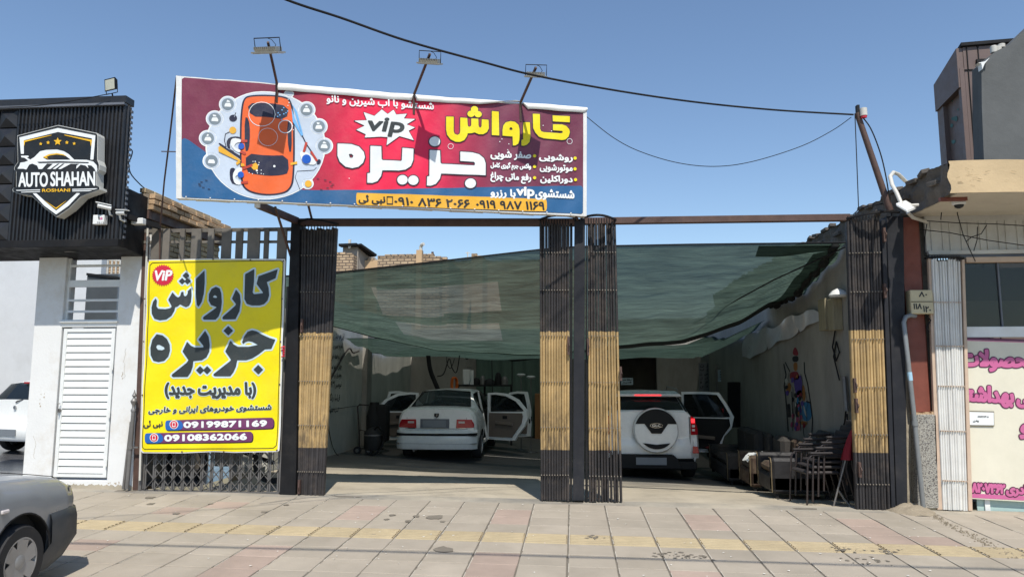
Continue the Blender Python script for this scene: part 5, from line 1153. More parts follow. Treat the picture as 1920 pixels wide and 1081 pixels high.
M['buff'] = mat('buff render', (.55,.38,.22), .9, var=.1, vscale=1.2, bump=.2)
def farhouse(label, x0, x1, y, Y, m, dep=4, step=None, cat='building', courses=True):
    a, b = at(x0,y,Y), at(x1,y,Y); g = thing('house', label, cat, ((a.x+b.x)/2, Y, -.5)); mb = MB(); mb.box(a.x,b.x,Y,Y+dep,-.5,a.z); mb.build('wall', m, g)
    mb = MB()
    k = int((b.x-a.x)/.3)
    for i in range(k):
        if random.random() < .8: mb.box(a.x+i*.3, a.x+i*.3+.27, Y-.02, Y+.2, a.z+.002, a.z+random.choice((.05,.1,.1)))
    if k: setp(mb.build('parapet_bricks', M['farbrick'], g), kind='stuff')
    return g, a, b
farhouse('far brick wall at the left end of the roofline behind the green net', 560, 663, 478, 30, M['farbrick'])
farhouse('smooth orange buff parapet among the far brick roofs', 664, 709, 488, 31, M['buff'])
g, a, b = farhouse('long far brick parapet with the white chimney pipe', 708, 826, 481.5, 29, M['farbrick'])
g, a, b = farhouse('low far brick house at the right end of the rooftops', 826, 842, 486, 29.5, M['farbrick'])
g = thing('chimney', 'buff chimney with a white cowl above the far brick parapet', 'chimney', at(787,500,28.6)); a, b = at(781.5,469,28.6), at(791.5,500,28.6); mb = MB(); mb.box(a.x,b.x,28.5,28.8,2,a.z); mb.build('stack', M['buff'], g)
c = at(789,468,28.6); mb = MB(); mb.tube([c-Vector((0,0,.1)), c+Vector((0,0,.12)), c+Vector((.05,-.05,.2)), c+Vector((.14,-.1,.22))], .07, 8); mb.build('cowl', M['wpipe'], g)
g = thing('roof_hut', 'small grey roof shed with a sloping roof on the far skyline', 'shed', at(660,480,30.5)); a, b = at(643,463,30.5), at(672,463,30.5); c = at(686,478,30.5); M['hut']=mat('grey render', (.3,.27,.23), .9, var=.2)
mb = MB(); mb.box(a.x,b.x,30.5,33,2,a.z); mb.hexa([(b.x,30.6,2),(c.x,31.5,2),(c.x,33,2),(b.x,33,2),(b.x,30.6,a.z),(c.x,31.5,c.z),(c.x,33,c.z),(b.x,33,a.z)]); mb.build('wall', M['hut'], g)
mb = MB(); mb.bar((a.x-.1,30.4,a.z+.05),(b.x,30.4,a.z+.07),.4,.1); mb.bar((b.x,30.4,a.z+.07),(c.x+.15,31.2,c.z+.08),.4,.1); mb.build('roof', M['black'], g); mb = MB(); mb.box((a.x+b.x)/2-.05,(a.x+b.x)/2+.05,30.3,30.4,a.z-.1,a.z+.3); mb.build('vent', M['wpipe'], g)
setp(MB().bar(at(811,490,30), at(811,472,30), .09, .09).build('vent_pipe', M['rustbrown']), 'short dark pipe on the roofline right of the chimney', 'pipe')
setp(MB().tube([at(877,490,33), at(877,472,33)], .03, 5).tube([at(873,474,33), at(881,474,33)], .02, 5).build('aerial', M['wpipe']), 'thin pale aerial on the far roofline', 'aerial')
g, a, b = farhouse('pale far house right of the aerial behind the net', 842, 1100, 492, 36, M['buff']); farhouse('small buff roof corner poking over the net by the central gate', 884, 905, 479, 34, M['buff'], 3)
# ================================================================ right: shop with the sand coloured eave
YS = 9.62; XE = at(1775,303,8.4).x; ZS0 = at(1783,362,8.4).z; ZS1 = at(1775,302,8.4).z
M['sand'] = mat('sand coloured render', (.56,.42,.245), .85, var=.08, vscale=2, bump=.25, bscale=14, dirt=.3, dirt_col=(.36,.25,.14))
M['soffit'] = mat('cream soffit', (.62,.57,.46), .8, var=.08, vscale=1.5, bump=.15, dirt=.35, dirt_col=(.35,.3,.22))
M['shaderend'] = mat('shade-dark render', (.1,.095,.085), .95, var=.3, vscale=3, bump=.5, bscale=15, col2=(.2,.18,.15), c2scale=1.5, c2amt=.35, c2sharp=.2)  # dark base colour has the shade under the eave put into it
M['conc'] = mat('rough beige cement', (.38,.33,.25), .95, var=.15, vscale=3, bump=.6, bscale=18, dirt=.35, dirt_col=(.2,.17,.13))
M['redsteel'] = mat('red oxide steel', (.19,.055,.035), .55, var=.2, vscale=5, dirt=.3, dirt_col=(.12,.05,.04))
M['speck'] = mat('speckled washed pebble render', (.40,.38,.33), .9, var=.1, vscale=4, bump=.9, bscale=90, col2=(.12,.11,.1), c2scale=70, c2amt=.42, c2sharp=.04)
M['panelw'] = mat('off white metal panel', (.55,.54,.50), .5, var=.12, vscale=3, dirt=.4, dirt_col=(.3,.26,.2))
rb = thing('eave_building', 'single storey shop building with a thick sand coloured eave', 'building', (6.5, YS, gz(5,9)))
mb = MB(); n_ = 40; pr = []                                           # eave fascia with a ragged left end
mb.grid(60, 8, lambda u, v: (XE+.01+5.5*u + (.02*math.sin(v*9) if u < .02 else 0), 8.4-.006*math.sin(u*30+v*3)-.004*math.sin(u*71), ZS0+(ZS1-ZS0)*v + (.008*math.sin(u*25) if v > .9 else 0)))
mb.build('eave_fascia', M['sand'], rb, smooth=True)
mb = MB(); M['drip'] = mat('drip stain', (.33,.24,.14), .95, var=.3)
for cx, cy, n0 in ((.95,.45,26),(.25,.5,18),(1.2,.2,14),(1.5,.6,12)):
    for i in range(n0):
        x = XE+cx+random.gauss(0,.14); z = ZS0+(ZS1-ZS0)*min(.92,max(.08,cy+random.gauss(0,.13))); l_ = random.uniform(.01,.06); w_ = random.uniform(.0015,.005); a_ = random.uniform(-.5,.2)
        mb.add([(x,8.388,z),(x+l_,8.388,z+l_*a_),(x+l_,8.388,z+l_*a_+w_),(x,8.388,z+w_)], [(0,1,2,3)])
setp(mb.build('eave_stains', M['drip'], rb), kind='stuff')
mb = MB(); mb.box(XE+.11, XE+5.5, 8.42, YS+.3, ZS0+.0, ZS1-.004); mb.build('slab', M['soffit'], rb)
mb = MB()                                                              # rough broken side of slab running back
def side(u, v):
    y = 8.405+14*u; z = ZS0-.01+(ZS1-ZS0+.0)*v; k = math.sin(y*7)*math.sin(v*9+y*2.3)+.6*math.sin(y*19+v*4)
    return (XE+.012-.022*k*(1 if u > .003 else .3) + .03*(1-v), y, z + (.015*math.sin(y*11)+.01*math.sin(y*31) if v > .95 else 0) - (.02*math.sin(y*5) if v < .05 else 0))
mb.grid(260, 8, side); mb.grid(120, 2, lambda u, v: (XE-.0+.4*v, 8.41+14*u, ZS1-.012+.015*math.sin((8.405+14*u)*11)*(1-v))); mb.build('broken_slab_edge', M['mud'], rb)
mb = MB(); mb.box(XE+.06, XE+.9, YS+.35, 22, ZS0-.02, ZS0+.01); mb.build('slab_underside', M['shaderend'], rb)
for k in range(46):                                                    # loose bricks in the slab edge
    y = 8.75+k*.26+random.uniform(-.05,.05)
    if y > 20: break
    o = bpy.data.objects.new('brick', brick_mesh(.2,.1,.055,M['mud'])); COL.objects.link(o); o.parent = rb
    o.location = Vector((XE+.01, y, ZS1+.0+random.uniform(-.02,.02) if k % 3 else ZS0+.2))-rb.location; o.rotation_euler = (random.uniform(-.2,.2), random.uniform(-.1,.1), R(90)+random.uniform(-.25,.25))
mb = MB(); a = at(1686,700,YS+.1).x; b = at(1765,700,YS+.1).x; mb.box(a-.06, b, YS+.1, YS+.4, gz(4.5,9), ZS0-.02); mb.build('wall', M['shaderend'], rb)
mb = MB(); mb.box(XR+.2, XR+.55, YS+.4, YB_, gz(4.5,9), ZS0-.03); mb.build('side_wall', M['shaderend'], rb)
mb = MB(); a, b = at(1688,644,YS+.07), at(1722,951,YS+.07)
mb.grid(5, 12, lambda u, v: (a.x-.04+(b.x-a.x+.03)*u, YS+.075-.008*math.sin(v*14+u*3), b.z+(a.z-b.z)*v+(.03*math.sin(u*9) if v > .95 else 0))); mb.build('lower_wall_below_shade', M['conc'], rb)  # paler lower wall, its top edge drawn at the eave's shade line
mb = MB(); a = at(1710,410,YS).x; 
p0, p1 = at(1710.5,772,YS-.02), at(1744,772,YS-.02)
t0, t1 = at(1707,412,YS-.02), at(1735,412,YS-.02)
ib = thing('steel_column', 'red oxide steel column above the speckled pier', 'column', (p0+p1)/2)
mb.hexa([(p0.x,YS-.03,p0.z),(p1.x,YS-.03,p1.z),(p1.x,YS-.015,p1.z),(p0.x,YS-.015,p0.z),(p0.x,YS-.03,ZS0-.02),(p1.x,YS-.03,ZS0-.02),(p1.x,YS-.015,ZS0-.02),(p0.x,YS-.015,ZS0-.02)]); mb.build('flange', M['redsteel'], ib)
mb = MB(); c = (p0.x+p1.x)/2; mb.box(c-.01,c+.01,YS-.015,YS+.09,p0.z,ZS0-.02); mb.build('web', M['redsteel'], ib)
mb = MB(); mb.box(p1.x-.03,p1.x+.05,YS+.05,YS+.1,p0.z,ZS0-.02); mb.build('flange', M['redsteel'], ib)
sp_ = thing('speckled_pier', 'speckled pebble rendered pier between the grey pipe and the white folded gate', 'pier', at(1741,951,YS-.1))
a, b, c, d = at(1722,953,YS-.1), at(1762,953,YS-.1), at(1719,776,YS-.1), at(1756,776,YS-.1)
mb = MB(); mb.hexa([a,b,b+Vector((0,.25,0)),a+Vector((0,.25,0)),c,d,d+Vector((0,.25,0)),c+Vector((0,.25,0))]); mb.build('pier', M['speck'], sp_, bevel=.012)
mb = MB()
for k in range(9): x = c.x+(d.x-c.x)*(k+.5)/9; mb.box(x-.014,x+.013,YS-.09,YS+.1,c.z-.01,c.z+random.uniform(.01,.035))
setp(mb.build('broken_top', M['brickw'], sp_), kind='stuff')
# meter box with numbers, pipe
M['mbox'] = mat('aged cream meter box', (.50,.43,.27), .5, var=.12, vscale=6, dirt=.35, dirt_col=(.2,.15,.08))
mt = thing('meter_box', 'aged cream meter box with hand painted numbers on the red steel column', 'meter box', at(1729,588,YS-.15))
a, b = at(1709,588,YS-.17), at(1748.5,543,YS-.17); mb = MB(); mb.box(a.x,b.x,YS-.17,YS-.035,a.z,b.z); mb.build('box', M['mbox'], mt, bevel=.008)
mb = MB(); mb.box(a.x+.005,b.x-.005,YS-.176,YS-.168,(a.z+b.z)/2-.002,(a.z+b.z)/2+.004); mb.build('seam', M['black'], mt)
MS = Sheet((a.x,YS-.171,a.z),(1,0,0),(0,0,1))
for s, q in (('۸۰',(1723,1738,547,556,547,556)),('۱۱۸',(1713,1728,569,579,569,579)),('۱۲۰',(1731,1745,573,584,575,586))): art(MS, mt, 'number', 'black', MS.text(s,q,2), .003, .002, .004)
mb = MB(); mb.tube([at(1735,588,YS-.1),at(1745,600,YS-.1),at(1737,615,YS-.1),at(1743,622,YS-.1)],.009,6); mb.build('cable', M['black'], mt)
M['gpipe'] = mat('grey conduit pipe', (.23,.24,.24), .45, metal=.3, var=.15, dirt=.3)
gp = thing('downpipe', 'grey pipe bending down past the red steel column into the ground', 'pipe', at(1731,950,YS-.22))
mb = MB(); mb.tube([at(1716,592,YS-.1),at(1706,591,YS-.16),at(1698,594,YS-.2),at(1694.5,604,YS-.22),at(1703,680,YS-.22),at(1715,790,YS-.22),at(1731,950,YS-.22)], .028, 10); mb.build('pipe', M['gpipe'], gp, auto=60)
mb = MB(); p = at(1716,793,YS-.22); mb.tube([p-Vector((.005,0,.03)),p+Vector((-.005,0,.03))],.036,12); mb.build('joint', M['gpipe'], gp, auto=60)
mb = MB(); p = at(1707,713,YS-.22); q=at(1705,697,YS-.22); mb.tube([p,q],.0295,12); mb.build('paper_label', flat('label blue','9fc3d6'), gp, auto=60)
# white folded gate
g5, P5 = stack('white folded gate beside the cream shop poster', (1747,486), (1803,486), (1770,955), (1816,957), 11, M['wslat'], 'folding shop gates', Y=YS-.14, rivz=(.35,.95,1.5,2.0,2.55), rivm=M['beige'])
post('beige frame strip left of the white folded gate', (1741,484), (1747,484), (1758,955), (1769,955), YS-.1, .05, M['beige'], 'gate_jamb', 'jamb')
post('beige frame strip right of the white folded gate', (1804,486), (1809,486), (1816,957), (1824,957), YS-.12, .05, M['beige'], 'gate_jamb', 'jamb')
arc_rail('curved beige rail over the white folded gate', (1739,484), (1811,484), .10, YS-.12, M['black'])
# upper panel band, beams, window, poster
sh = thing('shop_window_front', 'cream shop front with ribbed panel and dark upper window', 'shop front', (6, YS, gz(5.5,9)))
Xr_ = 8.6; zz = lambda y: at(1860,y,YS).z
a = at(1737,440,YS).x
MB().box(a, Xr_, YS+.02, YS+.06, zz(470), ZS0-.0).build('panel', M['panelw'], sh)
k = 0; x = a+.06
while x < Xr_:
    MB().box(x, x+.014, YS+.004, YS+.02, zz(469), zz(414)).build('panel_rib', M['panelw'], sh); x += .09 if k % 2 else .14; k += 1
MB().box(a, Xr_, YS-.03, YS+.02, zz(476), zz(469)).build('rail', M['panelw'], sh)
MB().box(a+.02, Xr_, YS-.0, YS+.05, zz(482), zz(476)).build('back_strip', M['trimgrey'], sh)
MB().box(a+.45, Xr_, YS-.04, YS+.05, zz(492), zz(482)).build('lintel', M['beige'], sh, bevel=.004)
xw = at(1806,560,YS).x
MB().box(xw, Xr_, YS-.02, YS+.04, zz(632), zz(612)).build('window_rail', M['wmetal'], sh, bevel=.004)
M['wglass'] = glass('dusty shop glass', (.03,.035,.035), .12, .5)
wn_ = MB().box(xw, Xr_, YS+.03, YS+.036, zz(612), zz(492)).build('window', M['wglass'], sh)
MB().box(xw, Xr_, YS+.25, YS+.27, zz(612), zz(560)).build('reflection_board', M['soffit'], sh)  # pale board added for the brighter reflection low in the window
MB().box(xw, Xr_, YS+.5, YS+.52, zz(612), zz(492)).build('inner_wall', M['trimgrey'], sh)
MB().box(at(1878,590,YS).x, at(1878,590,YS).x+.02, YS+.01, YS+.05, zz(612), zz(492)).build('mullion', M['trimgrey'], sh)
M['tealglass'] = mat('pale teal glass block', (.42,.56,.52), .2, var=.1)
MB().box(xw, Xr_, YS+.03, YS+.05, gz(5.5,9)-.02, zz(925)).build('low_glazing', M['tealglass'], sh)
for f in (1853,): MB().box(at(f,950,YS).x-.03, at(f,950,YS).x+.03, YS+.01, YS+.03, gz(5.5,9)-.02, zz(925)).build('mullion', M['wmetal'], sh)
M['cream'] = mat('cream printed vinyl', (.70,.66,.53), .5, var=.08, vscale=1.2, dirt=.25, dirt_col=(.52,.50,.38))
ps = thing('shop_poster', 'cream shop poster with big pink Persian words', 'poster', at(1865,935,YS-.03))
tl, bl_, = at(1806,631,YS-.03), at(1820,931,YS-.03); PS = Sheet((bl_.x-.1,YS-.03,bl_.z),(1,0,0),(0,0,1))
mb = MB(); sl = .012
def pz(px, py): u, v = PS.uv(px, py); return (u, v)
def band(nm, m, y0a, y0b, y1a, y1b, l, xs0=(1806,1820)):
    p = [PS.P(*pz(xs0[0], y0a), l), PS.P(*pz(1990, y0b), l), PS.P(*pz(1990, y1b), l), PS.P(*pz(xs0[1], y1a), l)]; mb = MB(); mb.prism(p, (0,.003,0)); return mb.build(nm, m, ps, fix=True)
band('print', M['cream'], 632,638, 934,944, 0); band('pink_band', K['pinkd'], 632,638, 636,642, .003, (1806,1806)); band('pink_band', K['pink'], 636.5,642.5, 638,644, .003, (1806,1806)); band('pink_band', K['pink'], 924,932, 932,941, .003, (1819,1820))
for s, q, off in ((shape('محصولات'),(1802,1941,655,693,658,697),.014),(shape('بهداشتی'),(1790,1899,721,757,727,763),.014),(shape('آرایشی'),(1907,1985,728,762,731,765),.014),(shape('و'),(1913,1935,795,820,796,821),.014),('۸۲۰۷۳۶۲',(1822,1883,905,921,908,924),.010),(shape('نادری'),(1887,1930,908,928,910,930),.010)):
    c = PS.text(s, q, 3); art(PS, ps, 'lettering', 'pinkd', c, off+.012, .005, .007); art(PS, ps, 'lettering', 'pink', c, off, .008, .006)
nb2 = thing('taped_notice', 'small white paper notice taped on the cream poster', 'notice', at(1840,797,YS-.04))
NS = Sheet(at(1817.5,797,YS-.045), (1,0,0), (0,0,1)); art(NS, nb2, 'tape', flat('tape brown','6f6650'), [NS.poly([(1816,769.5),(1864,770.5),(1864.5,798.5),(1817,798)])], 0, 0, .006); art(NS, nb2, 'paper', K['white'], [NS.poly([(1817.5,771.5),(1863,772.5),(1863.5,796.5),(1818.5,796)])], 0, .002, .006)
art(NS, nb2, 'lettering', 'black', NS.text('۰۹۱۹۴۲۱۲۴۰۵',(1832,1853,779,782.5,779,782.5),2), .001, .004, .003); art(NS, nb2, 'lettering', 'black', NS.text(shape('بهادری'),(1824,1835,786,791,786,791),2), .001, .004, .003)
MB().box(xw-.3, Xr_+.3, YS+.3, YS+4, -.1, .0).build('shop_floor', M['shaderend'], sh)
# dome camera, arm lamp
dc = thing('dome_camera', 'white dome camera under the sand coloured eave', 'camera', at(1797,372,8.75)); c = at(1797,371,8.75); c.z = ZS0-.0
mb = MB(); mb.lathe([(.075,0),(.075,-.05),(.06,-.06)], c, n=20); mb.build('base', M['wmetal'], dc, auto=40); mb = MB(); mb.lathe([(.055,-.055),(.045,-.085),(.02,-.1),(.001,-.103)], c, n=16); mb.build('dome', K['black'], dc, auto=60)
MB().bar((c.x-.28,8.62,ZS0-.02),(c.x+.02,8.62,ZS0-.02),.05,.04).build('mount_bar', M['redsteel'], dc)
al_ = thing('arm_lamp', 'street lamp head on a white curved pipe arm by the broken slab edge', 'lamp', at(1697,339,9.9))
mb = MB(); mb.tube([at(1706,345,10.2),at(1697,339,9.9),at(1685,327,9.6),at(1675,323,9.35),at(1669,331,9.15),at(1673,347,9.0),at(1681,361,8.9),at(1690,382,8.84)], .024, 10); mb.build('arm', M['wpipe'], al_, auto=60)
q = [at(1680,386,8.7), at(1698,380,9.0), at(1718,392,8.95), at(1702,399,8.6)]; mb = MB(); mb.prism(q, (0,0,.035)); mb.build('lamp_head', M['wmetal'], al_, fix=True, bevel=.006)
cc = sum(q, Vector())/4; mb = MB(); mb.prism([cc+(v-cc)*.86+Vector((0,0,-.004)) for v in q], (0,0,.003)); mb.build('lens', M['lampglass'], al_, fix=True)
mb = MB(); mb.tube([at(1703,385,8.9), at(1722,384,8.9)], .018, 8); mb.build('socket', M['wpipe'], al_)
setp(MB().tube([at(1702,398,9.2),at(1712,408,9.3),at(1725,412,9.5),at(1738,416,9.55)], .022, 8).build('white_conduit', M['wpipe']), 'white bent conduit below the arm lamp', 'pipe')
for k, pts in enumerate((((1738,414),(1800,418),(1870,420),(1935,424)),((1725,430),(1780,436),(1850,450),(1935,462)),((1797,385),(1795,400),(1806,440),(1816,462),(1829,490)),((1793,380),(1775,386),(1766,392),(1764,412)),((1738,420),(1734,445),(1733,478)),((1850,422),(1840,438),(1822,444),(1812,452)),((1833,425),(1832,450),(1826,470)))):
    setp(MB().tube([at(*p, 9.42) for p in pts], .006, 5).build('loose_wire', M['black']), ('long black wire running along the ribbed panel top','black wire sloping across the ribbed panel','black wire dropping from the dome camera to the window','short wire from the dome camera to the wall','black wire hanging at the left end of the ribbed panel','curved wire tied across the ribbed panel middle','short wire dangling right of the dome camera wire')[k], 'wire')
# ---------------------------------------------------------------- tower and concrete gable behind
M['clad2'] = mat('brown composite cladding', (.155,.11,.095), .45, var=.06, vscale=1.5, dirt=.2, dirt_col=(.1,.08,.07)); M['clad2b'] = mat('faded brown wall panel', (.18,.13,.115), .7, var=.15, vscale=2)
M['greyc'] = mat('grey cement gable', (.105,.11,.11), .9, var=.2, vscale=1.2, bump=.3, bscale=8, dirt=.3, dirt_col=(.09,.09,.09)); M['teal'] = mat('faded teal print', (.08,.17,.16), .8, var=.3)
tw = thing('clad_tower', 'tall brown clad building corner behind the sand coloured eave', 'building', at(1820,300,13))
c1 = at(1805,88,13); X1 = c1.x; k1 = atx(1762,157,X1); zlo = 2.0
mb = MB(); Zr = c1.z
mb.hexa([(X1,13,zlo),(X1+6,13,zlo),(X1+6,k1.y,zlo),(X1,k1.y,zlo),(X1,13,Zr),(X1+6,13,Zr+.3),(X1+6,k1.y,k1.z+.3),(X1,k1.y,k1.z)]); mb.build('body', M['clad2'], tw)
mb = MB(); mb.hexa([(X1-.05,12.95,Zr),(X1+6,12.95,Zr+.3),(X1+6,k1.y,k1.z+.3),(X1-.05,k1.y,k1.z),(X1-.05,12.95,Zr+.06),(X1+6,12.95,Zr+.36),(X1+6,k1.y,k1.z+.36),(X1-.05,k1.y,k1.z+.06)]); mb.build('coping', M['black'], tw)
d_ = k1.y-13; f0, f1 = 13+d_*.1, 13+d_*.75
mb = MB(); mb.box(X1-.08, X1-.002, 13.003, f0, zlo, Zr-.4); mb.build('frame_post', M['clad2'], tw)
mb = MB(); mb.box(X1-.08, X1-.002, f1, k1.y, zlo, k1.z-.3); mb.build('frame_post', M['clad2'], tw)
mb = MB(); mb.hexa([(X1-.11,13.01,Zr-.75),(X1-.003,13.01,Zr-.75),(X1-.003,k1.y+.01,k1.z-.55),(X1-.11,k1.y+.01,k1.z-.55),(X1-.11,13.01,Zr-.02),(X1-.003,13.01,Zr-.02),(X1-.003,k1.y+.01,k1.z-.02),(X1-.11,k1.y+.01,k1.z-.02)]); mb.build('frame_head', M['clad2'], tw)
mb = MB()
TS = Sheet((X1-.004,13,3),(0,-1,0),(0,0,1))
for cx, cy, r in ((1789,166,7),(1796,170,4),(1786,190,3),(1797,205,4),(1790,222,8),(1784,235,5),(1788,265,6),(1780,282,4)):
    TS.ink(mb, [TS.poly(smooth_poly([(cx+r*random.uniform(.3,1)*math.cos(a), cy+r*random.uniform(.3,1.2)*math.sin(a)) for a in [q*.9 for q in range(7)]],1))], 0, .004, .03)
setp(mb.build('faded_print', M['teal'], tw), kind='stuff')
for px, y0, y1 in ((1812,95,300),(1833,93,300)): 
    a = at(px, y0, 12.99); mb = MB(); mb.box(a.x, a.x+.015, 12.985, 13.0, zlo, Zr+.05); mb.build('panel_joint', M['black'], tw)
a, b = at(1806,132,12.98), at(1835,133,12.98); mb = MB(); mb.box(X1, X1+3, 12.985, 13, a.z, a.z+.02); mb.build('panel_joint', M['black'], tw)
a, b = at(1835,108,12.9), at(1860,118,12.9); mb = MB(); mb.box(a.x,b.x+.6,12.96,13,b.z,a.z); mb.build('vent_slot', M['black'], tw)
a, b = at(1837,182,12.9), at(1842,300,12.9); 
gb = thing('concrete_gable', 'grey cement gable wall with a jagged top at the right edge', 'building', at(1880,330,10.9))
out = [(1843,117),(1857,104),(1866,97),(1880,90),(1893,84),(1903,74),(1920,58),(1960,20),(2050,20),(2050,420),(1849,420),(1847,300),(1844,200)]
mb = MB(); mb.prism([at(x,y,10.9) for x,y in out], (0,.3,0)); mb.build('wall', M['greyc'], gb, fix=True)
mb = MB(); mb.prism([at(x,y,10.88) for x,y in ((1840,114),(1845,116),(1850,300),(1850,420),(1846,420),(1845,300),(1841,200))], (0,.1,0)); mb.build('corner_strip', M['greyc'], gb, fix=True)
mb = MB(); mb.prism([at(x,y,10.8) for x,y in ((1834,118),(1848,115),(1856,108),(1846,120),(1842,130),(1840,119))], (0,.1,0)); mb.build('broken_trim', M['wmetal'], gb, fix=True)
for px, py, h in ((1864,99,12),(1872,96,8),(1878,90,7)):
    a = at(px,py,11.1); mb = MB(); mb.lathe([(.05,0),(.05,h*.008),(.035,h*.009)], a, n=10); mb.build('roof_pipe', M['wpipe'], gb, auto=40)
# ---------------------------------------------------------------- leaning pole and overhead wires
lp = thing('leaning_pole', 'rusty leaning pole carrying the overhead cable above the right gate', 'pole', at(1668,395,9.45))
mb = MB(); mb.tube([at(1607,212,9.45), at(1669,395,9.45)], [.036,.042], 12); mb.build('shaft', M['rustbrown'], lp, auto=50)
mb = MB(); mb.box(*[f for pr_ in zip((at(1605,198,9.45)-Vector((0,.03,0)))[:2], (at(1611,214,9.45)+Vector((0,.03,0)))[:2]) for f in pr_], at(1608,214,9.45).z, at(1608,198,9.45).z); mb.build('insulator', M['black'], lp)
mb = MB(); a = at(1619,209,9.4); mb.lathe([(.045,-.06),(.045,.04),(.02,.05)], a, n=12); mb.build('siren', M['wpipe'], lp, auto=40); mb = MB(); mb.lathe([(.038,-.085),(.038,-.06)], a, n=12); mb.build('siren_light', K['red'], lp)
def wire(label, pts, r=.008, m=None): return setp(MB().tube([at(*p) for p in pts], r, 6).build('overhead_wire', m or M['black']), label, 'wire')
def dense(pts, n=8):
    out = []
    for i in range(len(pts)-1):
        p0, p1, p2, p3 = [Vector(pts[max(0,min(len(pts)-1,j))]) for j in (i-1,i,i+1,i+2)]
        for k in range(n):
            t = k/n; out.append(tuple(.5*((2*p1)+(p2-p0)*t+(2*p0-5*p1+4*p2-p3)*t*t+(3*p1-p0-3*p2+p3)*t**3)))
    return out+[pts[-1]]
wire('thick black cable swooping across the sky to the leaning pole', dense([(400,-60,5.6),(535,-1,6.1),(640,34,6.5),(760,76,6.9),(900,115,7.4),(1000,141,7.8),(1150,169,8.3),(1300,191,8.8),(1450,206,9.2),(1600,215,9.44)]), .013)
wire('thin sagging wire between billboard and leaning pole', dense([(1100,219,9.5),(1150,258,9.5),(1200,284,9.5),(1270,305,9.5),(1340,312,9.5),(1410,303,9.5),(1500,275,9.5),(1560,245,9.5),(1596,220,9.45)]), .005)
wire('thin wire hanging straight down from the leaning pole top', [(1603,215,9.42),(1606,290,9.42),(1610,395,9.42)], .006)
wire('black wire bowing down the right side of the leaning pole', dense([(1612,214,9.42),(1632,240,9.42),(1650,285,9.42),(1661,330,9.42),(1668,375,9.42),(1672,405,9.42)]), .008)
wire('loose black wire arcing over the slab edge to the gate rail', dense([(1600,402,9.5),(1612,392,9.7),(1630,386,9.9),(1655,382,10.2)]), .008)
wire('black wire snaking from the fascia lamp down to the brick roof', dense([(218,180,8.95),(228,210,9.0),(240,245,9.1),(243,262,9.1),(240,275,9.1),(248,283,9.1),(245,297,9.1),(241,303,9.1),(245,325,9.2),(262,345,9.4),(275,356,9.6)],5), .008)
wire('thin wire rising over the black fascia to its corner lamp', dense([(-20,202,8.75),(60,199,8.75),(130,190,8.75),(205,176,8.8)]), .006)
def groundhit(px, py, z=0): d = ray(px, py); return CAM+d*((z-CAM.z)/d.z)
def over(label, gp_, hs, r):
    pts = []
    for (px, py), h in zip(gp_, hs):
        g = G(px, py); pts.append(g+SUNV*(h/SUNV.z))
    a, b = pts[0], pts[-1]; pts = [a+(a-pts[1]).normalized()*12]+pts+[b+(b-pts[-2]).normalized()*12]
    return setp(MB().tube(pts, r, 6).build('street_cable', M['black']), label, 'cable')
over('thick street cable overhead whose shadow crosses the pavement front', [(130,1018),(700,1033),(1300,1050),(1919,1068)], (7.2,7,7,7.2), .022)
over('thin street cable overhead whose shadow fades across the left pavement', [(140,972),(400,955),(600,937)], (7.6,7.7,7.9), .010)
# ================================================================ vehicles
M['pwhite'] = mat('white car paint', (.84,.85,.82), .28, var=.03, coat=.5, dirt=.10, dirt_col=(.4,.38,.34)); M['pgrey'] = mat('grey metallic paint', (.27,.285,.30), .34, metal=.25, var=.05, coat=.5, dirt=.25, dirt_col=(.25,.23,.2))
M['cglass'] = glass('tinted car glass', (.012,.016,.018), .03, .28); M['under'] = mat('dark underbody', (.012,.012,.012), .8); M['tyre'] = mat('tyre rubber', (.022,.022,.023), .75, var=.2, dirt=.3, dirt_col=(.08,.07,.06))
M['bplastic'] = mat('dark bumper plastic', (.045,.052,.06), .45, var=.15, dirt=.35, dirt_col=(.09,.085,.08)); M['rim'] = mat('silver wheel cover', (.36,.36,.36), .4, metal=.5, var=.1, dirt=.3, dirt_col=(.15,.13,.1)); M['redlens'] = mat('red lamp lens', (.42,.012,.02), .15, var=.05, coat=.6)
M['clearlens'] = mat('clear lamp lens', (.6,.55,.53), .15, var=.05, coat=.6); M['seat'] = mat('grey brown seat cloth', (.15,.13,.11), .9, var=.15); M['plate'] = mat('blank number plate', (.19,.21,.23), .5, var=.02); M['chrome'] = mat('chrome', (.6,.6,.6), .15, metal=1, var=0)
M['trim'] = mat('beige door trim', (.16,.13,.105), .8, var=.1); M['litred'] = mat('lit brake lamp', (.5,.01,.02), .3, emit=(1,.03,.04,1.6), var=0)
def place(g, p): return wloc(g) @ Vector(p)
